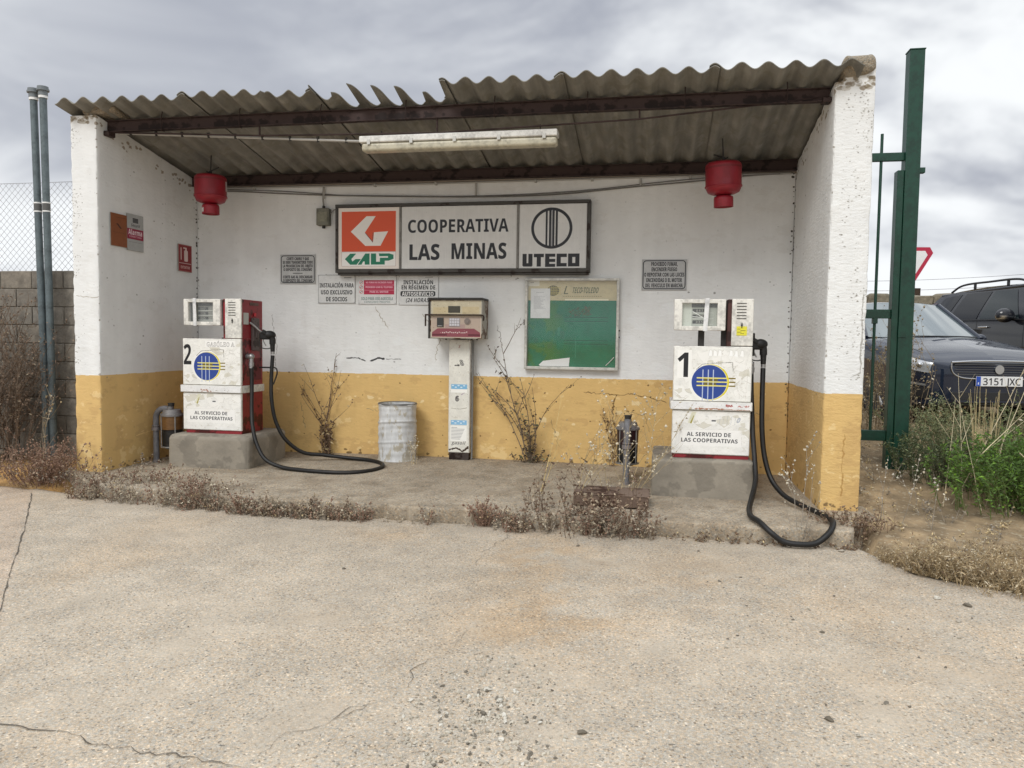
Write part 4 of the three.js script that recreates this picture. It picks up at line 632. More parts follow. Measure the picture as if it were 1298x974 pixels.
  for (let i = 0; i < 12; i++) P('key', bx(-0.068 + (i % 4) * 0.0275, -0.046 + (i % 4) * 0.0275, y0 + 0.135 + Math.floor(i / 4) * 0.028, y0 + 0.157 + Math.floor(i / 4) * 0.028, 0.166, 0.171, 0.002), M({ color: lin(0.58, 0.57, 0.60) }), kp);
  P('key_lock', [rod([0.125, y0 + 0.185, 0.155], [0.125, y0 + 0.185, 0.172], 0.033, 20), rod([0.125, y0 + 0.185, 0.17], [0.125, y0 + 0.185, 0.178], 0.018, 14)], M({ map: grainT, color: lin(0.26, 0.22, 0.20) }), cab);
  P('locking_bar', [bx(x0 - 0.045, x1 - 0.01, y0 + 0.242, y0 + 0.258, 0.176, 0.192, 0.003), tube([[x1 - 0.012, y0 + 0.25, 0.184], [x1 + 0.012, y0 + 0.245, 0.184], [x1 + 0.02, y0 + 0.225, 0.184], [x1 + 0.016, y0 + 0.19, 0.184]], 0.009, 16, 8), bx(x0 - 0.046, x0 - 0.03, y0 + 0.13, y0 + 0.25, 0.176, 0.19, 0.003)], M({ map: wornMetalT, color: lin(0.05, 0.03, 0.022), roughness: 0.7, metalness: 0.3 }), cab);
  for (const bxx of [-0.12, 0.16, 0.22]) P('bolt', rod([bxx, y0 - 0.012, 0.11], [bxx, y0, 0.11], 0.01, 8), darkP, cab);
}
// ------------------------------------------------------------------ drum
{
  const t = thing('metal_drum', 'small pale grey metal drum standing open by the back wall', 'drum', [2.552, 0.02, 0.24]);
  const prof = [], H = 0.62, Rr = 0.203; const pt = (r, y) => prof.push(new THREE.Vector2(r, y));
  pt(0, 0.012); pt(Rr - 0.01, 0.012); pt(Rr + 0.004, 0.0); pt(Rr + 0.006, 0.012);
  for (let i = 0; i <= 60; i++) { const y = 0.02 + (H - 0.04) * i / 60, q = (c) => 0.009 * Math.exp(-(((y - c) / 0.011) ** 2)); pt(Rr + q(0.2) + q(0.42) + 0.0015 * Math.sin(y * 90), y); }
  pt(Rr + 0.006, H - 0.012); pt(Rr + 0.008, H); pt(Rr, H + 0.004); pt(Rr - 0.012, H - 0.004); pt(Rr - 0.012, 0.03); pt(0, 0.03);
  const g = new THREE.LatheGeometry(prof, 72), p = g.attributes.position;
  for (let i = 0; i < p.count; i++) { const x = p.getX(i), y = p.getY(i), z = p.getZ(i), a = Math.atan2(z, x), r = Math.hypot(x, z), w = r > 0.15 ? 1 : 0, tilt = 0.035 * Math.sin(a + 0.6) * Math.exp(-(((y - 0.3) / 0.2) ** 2)), d = w * (0.010 * (fbm(a * 2.2 + 9, y * 6, 3, 991) - 0.5) * 2 - 0.008 * Math.exp(-(((a - 1.3) / 0.3) ** 2) - (((y - 0.35) / 0.08) ** 2))); p.setXYZ(i, x * (1 + d / Math.max(r, 0.1)), y + w * tilt * (y > 0.03 && y < H - 0.03 ? 1 : 0), z * (1 + d / Math.max(r, 0.1))); }
  g.computeVertexNormals();
  const dt = canvasTex(1024, 512, (x, w, h) => { noiseFill(x, w, h, (i, j) => { const u = i / w * 9, v = 1 - j / h, f = fbm(u * 4, v * 7, 5, 993, 0, 0.6), r = sstep(0.63, 0.72, fbm(u * 3 + 2, v * 9, 5, 995, 0, 0.65) + 0.15 * sstep(0.34, 0.24, v)) * 0.7, k = 0.9 + 0.22 * (f - 0.5); return [lerp(222 * k, 160, r * 0.8), lerp(223 * k, 148, r * 0.8), lerp(222 * k, 122, r * 0.8)]; }); });
  // v of the lathe follows the profile's points; the outer skin takes most of them
  P('shell', g, M({ map: dt, roughness: 0.5 }), t);
  P('rim', new THREE.TorusGeometry(Rr + 0.002, 0.0085, 8, 60).rotateX(Math.PI / 2).translate(0, H + 0.002, 0), M({ map: grainT, color: lin(0.2, 0.2, 0.2), roughness: 0.5, metalness: 0.5 }), t);
  P('rubbish', dirtyEdge(new THREE.CylinderGeometry(0.185, 0.185, 0.02, 30, 1).translate(0, H - 0.09, 0), 0.02, 20, 1), M({ color: lin(0.10, 0.09, 0.07) }), t);
}
// ------------------------------------------------------------------ rusty meter box on the kerb
{
  const t = thing('rusty_box', 'low rusty brown metal box on the slab behind the weed clump', 'box', [4.965, 0.012, 1.81]);
  const m = M({ map: wornMetalT, color: lin(0.17, 0.115, 0.085), roughness: 0.9 });
  P('box', dirtyEdge(bx(-0.3, 0.3, 0, 0.09, -0.17, 0.17, 0.006), 0.004, 7, 1), m, t); P('lid', dirtyEdge(bx(-0.305, 0.05, 0.091, 0.1, -0.175, 0.175, 0.004), 0.004, 7, 4), m, t); P('lid', dirtyEdge(bx(0.055, 0.305, 0.091, 0.099, -0.175, 0.175, 0.004), 0.004, 7, 9), M({ map: wornMetalT, color: lin(0.20, 0.14, 0.105), roughness: 0.9 }), t);
}
// ------------------------------------------------------------------ signs
function slab(name, x0, x1, y0, y1, z0, z1, matl, parent, r = 0.003) { return P(name, bx(x0, x1, y0, y1, z0, z1, r), matl, parent); }
{
  const t = thing('station_sign', 'long dark-framed box sign of three white panels high on the back wall', 'sign', [0, 0, 0.0]);
  const x0 = 1.777, x1 = 4.597, y0 = 2.065, y1 = 2.815, zf = 0.125, fr = M({ map: wornMetalT, color: lin(0.075, 0.07, 0.062), roughness: 0.5, metalness: 0.3 });
  P('case', [bx(x0, x1, y0, y1, 0.0, 0.09, 0.004)], M({ map: grainT, color: lin(0.12, 0.115, 0.105) }), t);
  P('frame', [bx(x0, x1, y1 - 0.035, y1, 0.0905, zf, 0.004), bx(x0, x1, y0, y0 + 0.04, 0.0905, zf, 0.004), bx(x0, x0 + 0.028, y0 + 0.0405, y1 - 0.0355, 0.0905, zf, 0.004), bx(x1 - 0.035, x1, y0 + 0.0405, y1 - 0.0355, 0.0905, zf, 0.004)], fr, t);
  P('bottom_rail', bx(x0 + 0.02, x1 - 0.01, y0 - 0.024, y0 - 0.001, 0.02, 0.1, 0.004), fr, t);
  const div = [2.528, 3.832], py0 = y0 + 0.042, py1 = y1 - 0.037;
  for (const d of div) P('divider', bx(d - 0.011, d + 0.011, py0, py1, 0.0905, zf - 0.004, 0.002), M({ map: grainT, color: lin(0.24, 0.235, 0.22), roughness: 0.5 }), t);
  const base = (x, w, h, s) => noiseFill(x, w, h, (i, j) => { const k = 0.955 + 0.05 * fbm(i * 0.03, j * 0.03, 4, s) + 0.03 * fbm(i * 0.15, j * 0.01, 2, s + 3); return [221 * k, 221 * k, 218 * k]; });
  const pan = (a, b, draw, s) => { const wv = b - a, tx = canvasTex(Math.round(wv * 560), Math.round((py1 - py0) * 560), (x, w, h) => { base(x, w, h, s); draw(x, w, h); const r = mulberry(s); for (let i = 0; i < 40; i++) blot(x, r() * w, r() * h, 0.6 + r() * 1.6, 'rgba(110,108,100,0.4)', i, 5); }); const m = P('panel', bx(a, b, py0, py1, 0.091, 0.106, 0.002), whiteP, t); P('print', plate(wv - 0.004, py1 - py0 - 0.004, (a + b) / 2, (py0 + py1) / 2, 0.1085), face(tx, { roughness: 0.35 }), m); };
  pan(x0 + 0.029, div[0] - 0.012, (x, w, h) => { // orange square, white arrow-like G, green word
    x.fillStyle = '#f0e6dc'; x.fillRect(0, 0, w, h); const L = w * 0.055, Rg = w * 0.945, T = h * 0.06; x.fillStyle = '#e0521f'; x.fillRect(L, T, Rg - L, h * 0.655);
    const X = (u) => L + u * (Rg - L), Y = (v) => T + v * h * 0.655; x.fillStyle = '#f3efe8'; x.beginPath(); [[0.46, 0.12], [0.63, 0.12], [0.43, 0.53], [0.58, 0.78], [0.60, 0.52], [0.86, 0.50], [0.72, 0.86], [0.44, 0.86], [0.17, 0.50]].forEach(([u, v]) => x.lineTo(X(u), Y(v))); x.closePath(); x.fill();
    x.strokeStyle = '#3d3a40'; x.lineWidth = 3; x.beginPath(); x.moveTo(X(0.44), Y(0.54)); x.lineTo(X(0.575), Y(0.76)); x.lineTo(X(0.585), Y(0.53)); x.stroke();
    x.fillStyle = '#f5f3ee'; x.fillRect(L, h * 0.72, Rg - L, h * 0.235); x.strokeStyle = '#b09a98'; x.lineWidth = 2; x.strokeRect(L, h * 0.72, Rg - L, h * 0.235); x.fillStyle = '#0f7a5a';
    const gx = (u) => L + (Rg - L) * u, gy = (v) => h * 0.745 + h * 0.185 * v, poly = (...p) => { x.beginPath(); p.forEach(([u, v]) => x.lineTo(gx(u), gy(v))); x.closePath(); x.fill(); };
    poly([0.06, 0.5], [0.16, 0.02], [0.27, 0.02], [0.18, 0.5], [0.2, 0.72], [0.26, 0.5], [0.36, 0.5], [0.28, 1], [0.16, 1]); poly([0.30, 1], [0.44, 0.02], [0.52, 0.02], [0.52, 1], [0.43, 1], [0.43, 0.72], [0.40, 0.72], [0.37, 1]); poly([0.545, 0.02], [0.64, 0.02], [0.64, 0.75], [0.74, 0.75], [0.72, 1], [0.545, 1]); poly([0.69, 0.02], [0.88, 0.02], [0.96, 0.14], [0.96, 0.5], [0.87, 0.66], [0.80, 0.66], [0.80, 1], [0.71, 1], [0.71, 0.4], [0.86, 0.4], [0.86, 0.26], [0.70, 0.26]);
  }, 1001);
  pan(div[0] + 0.012, div[1] - 0.012, (x, w, h) => { text(x, 'COOPERATIVA', w * 0.49, h * 0.32, 108, { width: w * 0.88, stroke: '#14161c', lw: 1, color: '#14161c' }); text(x, 'LAS', w * 0.20, h * 0.735, 130, { width: w * 0.285, stroke: '#14161c', lw: 3, color: '#14161c' }); text(x, 'MINAS', w * 0.675, h * 0.725, 130, { width: w * 0.49, stroke: '#14161c', lw: 3, color: '#14161c' }); }, 1011);
  pan(div[1] + 0.012, x1 - 0.036, (x, w, h) => {
    const c = '#16171c', cx = w * 0.485, cy = h * 0.375, r = w * 0.285; x.strokeStyle = c; x.lineWidth = w * 0.042; x.beginPath(); x.ellipse(cx, cy, r, r * 0.98, 0, 0, 7); x.stroke(); x.fillStyle = c; for (const [a, ww] of [[-0.30, 0.10], [-0.12, 0.11], [0.04, 0.12], [0.22, 0.11]]) x.fillRect(cx + a * r * 1.0 - 2, cy - r * 0.95, ww * r, r * 1.9); x.fillStyle = '#8a8c90'; x.fillRect(cx - 0.01 * r, cy - r * 0.93, 0.06 * r, r * 1.86);
    const y0 = h * 0.775, y1 = h * 0.975, th = w * 0.062, lw = w * 0.15; let px = w * 0.055; x.fillStyle = c; const R4 = (a, b, cc, d) => x.fillRect(a, b, cc, d);
    R4(px, y0, th, y1 - y0 - 4); R4(px + lw - th, y0, th, y1 - y0 - 4); R4(px + 4, y1 - th * 0.8, lw - 8, th * 0.8); px += lw + w * 0.02; R4(px, y0, lw, th * 0.8); R4(px + lw / 2 - th / 2, y0, th, y1 - y0); px += lw + w * 0.02; R4(px, y0, th, y1 - y0); for (const q of [0, 0.42, 0.82]) R4(px, lerp(y0, y1 - th * 0.1, q), lw, th * 0.72); px += lw + w * 0.02; R4(px, y0, th, y1 - y0); R4(px, y0, lw, th * 0.8); R4(px, y1 - th * 0.8, lw, th * 0.8); px += lw + w * 0.02; R4(px, y0, th, y1 - y0); R4(px + lw * 1.12 - th, y0, th, y1 - y0); R4(px, y0, lw * 1.12, th * 0.8); R4(px, y1 - th * 0.8, lw * 1.12, th * 0.8);
  }, 1021);
}
function wallSign(name, label, x0, x1, y0, y1, draw, o = {}) {
  const t = thing(name, label, 'sign', [(x0 + x1) / 2, y0, 0.0]), w = x1 - x0, h = y1 - y0;
  P('plate', bx(-w / 2, w / 2, 0, h, 0.005, 0.011, 0.002), M({ map: grainT, color: lin(0.55, 0.55, 0.53) }), t); P('print', plate(w - 0.004, h - 0.004, 0, h / 2, 0.0132), face(canvasTex(Math.round(w * 700), Math.round(h * 700), (x, W2, H2) => { scuff(x, W2, H2, o.seed ?? 1, o.base ?? [228, 229, 227], { dirt: 0.15 }); draw(x, W2, H2); }), { roughness: 0.4 }), t);
  for (const [a, b] of [[-1, 0], [1, 0], [-1, 1], [1, 1]]) P('screw', rod([a * (w / 2 - 0.012), b ? h - 0.012 : 0.012, 0.012], [a * (w / 2 - 0.012), b ? h - 0.012 : 0.012, 0.016], 0.005, 8), alu, t);
}
const rule = (x, w, h) => { x.strokeStyle = '#26282a'; x.lineWidth = 7; x.beginPath(); const r = 22, m = 9; x.moveTo(m + r, m); x.arcTo(w - m, m, w - m, h - m, r); x.arcTo(w - m, h - m, m, h - m, r); x.arcTo(m, h - m, m, m, r); x.arcTo(m, m, w - m, m, r); x.stroke(); };
wallSign('safety_notice', 'small framed notice of six dense black lines, left of the long box sign', 1.057, 1.49, 1.952, 2.284, (x, w, h) => { rule(x, w, h); ['CORTE CARRO Y GAS', 'SE DEBE TRANSMITIRSE TODO', 'LA PROHIBICION DEL OBJETO', 'O DEPOSITO DEL CONSUMO'].forEach((s, i) => text(x, s, w / 2, h * (0.14 + i * 0.125), 30, { width: w * [0.64, 0.86, 0.86, 0.82][i], stroke: '#222', lw: 1.5 })); x.fillStyle = '#222'; x.fillRect(w * 0.36, h * 0.63, w * 0.28, 5); ['CORTE GAS AL DESCARGAR', 'O DEPOSITO DEL CONSUMO'].forEach((s, i) => text(x, s, w / 2, h * (0.77 + i * 0.125), 30, { width: w * 0.84, stroke: '#222', lw: 1.5 })); }, { seed: 1101, base: [196, 197, 195] });
wallSign('safety_notice', 'framed notice of five black lines on bare wall above the pump marked 1', 5.133, 5.591, 1.886, 2.204, (x, w, h) => { rule(x, w, h); ['PROHIBIDO FUMAR,', 'ENCENDER FUEGO', 'O REPOSTAR CON LAS LUCES', 'ENCENDIDAS O EL MOTOR', 'DEL VEHICULO EN MARCHA'].forEach((s, i) => text(x, s, w / 2, h * (0.15 + i * 0.176), 40, { width: w * [0.6, 0.58, 0.9, 0.8, 0.84][i], stroke: '#1c1d1f', lw: 1.6, color: '#1c1d1f' })); }, { seed: 1111, base: [192, 193, 192] });
wallSign('rule_sign', 'white rule sign in three bold lines, leftmost of the row under the box sign', 1.519, 1.968, 1.732, 2.055, (x, w, h) => { x.strokeStyle = '#8a8c8c'; x.lineWidth = 3; x.strokeRect(3, 3, w - 6, h - 6); text(x, '◆', w * 0.64, h * 0.1, 24, { color: '#333' }); x.fillStyle = '#777'; x.fillRect(w * 0.7, h * 0.09, w * 0.2, 6); ['INSTALACIÓN PARA', 'USO EXCLUSIVO', 'DE SOCIOS'].forEach((s, i) => text(x, s, w / 2, h * (0.37 + i * 0.245), 46, { width: w * [0.92, 0.86, 0.58][i], color: '#26282a', stroke: '#26282a', lw: 1 })); }, { seed: 1121 });
wallSign('rule_sign', 'white sign with a crimson text block, middle of the row under the box sign', 2.001, 2.45, 1.725, 2.045, (x, w, h) => { x.fillStyle = '#b51f45'; x.fillRect(w * 0.15, h * 0.16, w * 0.8, h * 0.5); for (const y of [0.32, 0.5]) { x.fillStyle = '#d88a9c'; x.fillRect(w * 0.15, h * y, w * 0.8, 4); } ['NO FUMAR NI ENCENDER FUEGO', 'PROHIBIDO USAR EL TELEFONO', 'PARE EL MOTOR'].forEach((s, i) => text(x, s, w * 0.55, h * (0.24 + i * 0.165), 22, { width: w * [0.7, 0.72, 0.5][i], color: '#ecc3cd' })); for (let i = 0; i < 3; i++) { x.strokeStyle = '#c66'; x.lineWidth = 4; x.beginPath(); x.arc(w * 0.08, h * (0.24 + i * 0.165), 13, 0, 7); x.stroke(); x.strokeStyle = '#555'; x.beginPath(); x.moveTo(w * 0.05, h * (0.27 + i * 0.165)); x.lineTo(w * 0.11, h * (0.21 + i * 0.165)); x.stroke(); } text(x, '◆', w * 0.62, h * 0.06, 22, { color: '#333' }); text(x, 'SOLO PARA USO AGRICOLA', w * 0.5, h * 0.81, 34, { width: w * 0.84, color: '#5d7a76' }); text(x, 'CONSUMO PROPIO', w * 0.5, h * 0.92, 20, { width: w * 0.7, color: '#8a9a98' }); }, { seed: 1131 });
wallSign('rule_sign', 'white sign with a black-boxed word, rightmost of the row, partly behind the terminal', 2.474, 2.935, 1.719, 2.045, (x, w, h) => { text(x, '◆', w * 0.6, h * 0.05, 24, { color: '#333' }); x.fillStyle = '#888'; x.fillRect(w * 0.67, h * 0.045, w * 0.2, 5); ['INSTALACIÓN', 'EN RÉGIMEN DE'].forEach((s, i) => text(x, s, w * 0.5, h * (0.235 + i * 0.175), 42, { width: w * [0.76, 0.86][i], color: '#232527', stroke: '#232527', lw: 1 })); x.fillStyle = '#232527'; x.beginPath(); x.roundRect(w * 0.05, h * 0.53, w * 0.88, h * 0.18, 14); x.fill(); text(x, 'AUTOSERVICIO', w * 0.49, h * 0.625, 44, { width: w * 0.8, color: '#f0f0ee' }); text(x, '(24 HORAS)', w * 0.49, h * 0.84, 44, { width: w * 0.62, italic: true, color: '#2a2c2e' }); }, { seed: 1141 });
// signs on the inner face of the left wall (they look along +x)
function sideSign(name, label, z0, z1, y0, y1, draw, base, seed, px = 800) {
  const t = thing(name, label, 'sign', [0.004, y0, (z0 + z1) / 2], Math.PI / 2), w = Math.abs(z1 - z0), h = y1 - y0;
  P('plate', bx(-w / 2, w / 2, 0, h, 0.003, 0.010, 0.002), M({ map: grainT, color: lin(0.4, 0.38, 0.34) }), t); P('print', plate(w - 0.003, h - 0.003, 0, h / 2, 0.0122), face(canvasTex(Math.round(w * px), Math.round(h * px), (x, W2, H2) => { scuff(x, W2, H2, seed, base, { dirt: 0.12 }); draw(x, W2, H2); }), { roughness: 0.55 }), t);
}
sideSign('faded_sign', 'faded rust-brown plate on the left inner wall beside the alarm sign', 1.205, 1.436, 2.222, 2.545, (x, w, h) => { x.fillStyle = 'rgba(60,32,20,0.9)'; x.beginPath(); x.moveTo(w * 0.32, h * 0.3); x.lineTo(w * 0.45, h * 0.3); x.lineTo(w * 0.68, h * 0.44); x.lineTo(w * 0.58, h * 0.45); x.fill(); x.fillStyle = 'rgba(60,34,22,0.5)'; x.fillRect(w * 0.35, h * 0.1, w * 0.6, 4); x.fillRect(w * 0.1, h * 0.57, w * 0.85, 2); }, [142, 82, 46], 1201);
sideSign('alarm_sign', 'grey alarm sign with a dark red band on the left inner wall', 0.955, 1.203, 2.205, 2.575, (x, w, h) => { x.fillStyle = '#3a3a3c'; x.fillRect(w * 0.34, h * 0.1, w * 0.34, h * 0.13); for (let i = 0; i < 3; i++) { x.fillStyle = '#7e8080'; x.fillRect(w * 0.34, h * (0.13 + i * 0.035), w * 0.34, 2.5); } text(x, 'Securit', w * 0.5, h * 0.30, 36, { italic: true, width: w * 0.56, color: '#4d4e50' }); x.fillStyle = '#8e2440'; x.fillRect(0, h * 0.40, w, h * 0.29); text(x, 'Alarma', w * 0.5, h * 0.495, 60, { width: w * 0.86, color: '#e6d4d8' }); text(x, 'CONECTADA', w * 0.5, h * 0.615, 22, { width: w * 0.76, color: '#d8a8b4' }); text(x, '● ▶ ●', w * 0.5, h * 0.87, 30, { color: '#4a4b4d' }); x.fillStyle = '#8a8b8b'; x.fillRect(w * 0.1, h * 0.76, w * 0.8, 4); }, [178, 180, 178], 1211);
sideSign('extinguisher_sign', 'small red fire extinguisher sign near the back left corner', 0.125, 0.372, 2.07, 2.375, (x, w, h) => { x.strokeStyle = '#cfa7a0'; x.lineWidth = 2; x.strokeRect(4, 4, w - 8, h - 8); x.fillStyle = '#d9c4be'; x.fillRect(w * 0.16, h * 0.12, w * 0.06, h * 0.45); x.beginPath(); x.roundRect(w * 0.42, h * 0.2, w * 0.28, h * 0.42, 14); x.fill(); x.fillRect(w * 0.5, h * 0.1, w * 0.12, h * 0.12); x.fillRect(w * 0.36, h * 0.1, w * 0.2, h * 0.045); x.fillRect(w * 0.04, h * 0.68, w * 0.92, 5); text(x, 'EXTINTOR', w * 0.5, h * 0.84, 34, { width: w * 0.7, color: '#d9b8b2' }); }, [140, 32, 36], 1221);

// ------------------------------------------------------------------ glazed notice board
{
  const t = thing('notice_board', 'white framed glazed notice board with green felt and pinned papers', 'notice board', [4.41, 1.04, 0]);
  const w = 1.0, h = 0.968, frM = M({ map: grainT, color: lin(0.62, 0.62, 0.58), roughness: 0.4, metalness: 0.2 });
  P('frame', [bx(-w / 2, w / 2, h - 0.028, h, 0.0, 0.07, 0.004), bx(-w / 2, w / 2, 0, 0.03, 0.0, 0.07, 0.004), bx(-w / 2, -w / 2 + 0.028, 0.0305, h - 0.0285, 0.0, 0.07, 0.004), bx(w / 2 - 0.028, w / 2, 0.0305, h - 0.0285, 0.0, 0.07, 0.004)], frM, t);
  const iw = w - 0.056, ih = h - 0.058, split = 0.735;
  const feltT = canvasTex(1024, 720, (x, W2, H2) => {
    noiseFill(x, W2, H2, (i, j) => { const f = fbm(i * 0.01, j * 0.012, 5, 1301), g = fbm(i * 0.2, j * 0.2, 2, 1303), d = sstep(0.5, 0.68, fbm(i * 0.008 + 3, j * 0.008, 4, 1305)) * sstep(560, 200, i); const k = 0.9 + 0.2 * (f - 0.5) + 0.06 * (g - 0.5); return [lerp(24 * k, 62, d), lerp(124 * k, 116, d), lerp(92 * k, 62, d)]; });
    const r = mulberry(4); for (let i = 0; i < 9; i++) { x.globalAlpha = 0.16 + r() * 0.2; x.fillStyle = r() < 0.5 ? '#5f9c86' : '#41604e'; x.fillRect(60 + r() * 330, 100 + r() * 500, 20 + r() * 80, 8 + r() * 90); } x.globalAlpha = 1;
    for (const y of [180, 222, 430, 468]) { x.fillStyle = 'rgba(14,66,54,0.8)'; x.fillRect(430, y, 500, 7); x.fillStyle = 'rgba(86,148,124,0.5)'; x.fillRect(430, y + 8, 480, 3); } x.fillStyle = 'rgba(84,70,60,0.75)'; for (let i = 0; i < 70; i++) blot(x, 480 + r() * 250, 70 + r() * 80 + (i % 2) * 20, 5 + r() * 11, `rgba(${62 + r() * 50},${56 + r() * 30},50,0.45)`, i, 8); x.fillStyle = 'rgba(88,150,126,0.35)'; x.fillRect(556, 420, 12, 200); x.fillRect(350, 290, 26, 90);
  });
  P('felt', bx(-iw / 2, iw / 2, 0.03, split, 0.008, 0.014, 0.001), M({ color: lin(0.02, 0.14, 0.1) }), t); P('felt_face', plate(iw, split - 0.03, 0, (split + 0.03) / 2, 0.0162), face(feltT, { roughness: 1 }), t);
  P('header', plate(iw, ih - split + 0.03, 0, (split + h - 0.028) / 2, 0.0172), face(canvasTex(1024, 260, (x, W2, H2) => {
    scuff(x, W2, H2, 1311, [204, 192, 152], { dirt: 0.5 }); x.fillStyle = '#d6d3c4'; x.fillRect(0, 0, 130, 66); x.fillStyle = 'rgba(90,84,66,0.6)'; x.fillRect(24, 14, 40, 10);
    x.save(); x.beginPath(); x.arc(290, 128, 70, 0, 7); x.fillStyle = '#4a4a34'; x.fill(); x.strokeStyle = '#b7a85c'; x.lineWidth = 6; for (let i = -2; i < 3; i++) { x.beginPath(); x.moveTo(230, 128 + i * 22); x.lineTo(380, 128 + i * 22); x.stroke(); x.beginPath(); x.moveTo(290 + i * 22, 66); x.lineTo(290 + i * 22, 190); x.stroke(); } x.restore();
    text(x, 'L', 446, 122, 150, { weight: '', slant: -0.25, color: '#3e4a30', sx: 0.9 }); text(x, 'TECO-TOLEDO', 665, 124, 108, { slant: -0.18, width: 300, color: '#4a5638' }); x.fillStyle = 'rgba(98,92,60,0.7)'; for (let i = 0; i < 18; i++) x.fillRect(410 + i * 25, 200, 15, 8); x.fillStyle = 'rgba(236,230,206,0.85)'; x.fillRect(430, 240, 500, 20);
  }), { roughness: 0.8 }), t);
  const paper = M({ color: lin(0.70, 0.71, 0.70), roughness: 0.9 });
  const pp = P('paper', bx(-0.445, -0.235, 0.545, 0.862, 0.0185, 0.0205, 0.0005), paper, t, 'white typed sheet pinned at the upper left'); P('print', plate(0.206, 0.313, -0.34, 0.7035, 0.0215), face(canvasTex(220, 330, (x, W2, H2) => { scuff(x, W2, H2, 1321, [226, 228, 226], { dirt: 0.05 }); const r = mulberry(3); for (let i = 0; i < 15; i++) { x.fillStyle = 'rgba(110,112,116,0.5)'; x.fillRect(34, 84 + i * 10, 70 + r() * 84, 3.5); } x.fillRect(60, 40, 90, 5); })), pp);
  const slip = new THREE.Shape(); slip.moveTo(-0.33, 0); slip.lineTo(-0.02, 0); slip.lineTo(-0.015, 0.095); slip.lineTo(-0.3, 0.055); slip.lineTo(-0.345, 0.012);
  P('paper', new THREE.ExtrudeGeometry(slip, { depth: 0.002, bevelEnabled: false }).rotateX(-0.12).translate(0.0, 0.034, 0.03), paper, t, 'fallen sheet lying along the bottom edge');
  P('tape', tube([[0.37, 0.05, 0.022], [0.41, 0.09, 0.023], [0.455, 0.14, 0.022]], 0.004, 10, 5), M({ color: lin(0.62, 0.66, 0.62) }), t);
  P('glass', bx(-iw / 2 + 0.001, iw / 2 - 0.001, 0.0315, h - 0.0295, 0.055, 0.059, 0.0005), glassM, t);
  for (const y of [0.42, 0.35]) P('lock', rod([w / 2 + 0.0, y, 0.04], [w / 2 + 0.012, y, 0.04], 0.008, 10), darkP, t); P('hinge', bx(-w / 2 - 0.014, -w / 2, 0.47, 0.53, 0.02, 0.05, 0.003), darkP, t);
}
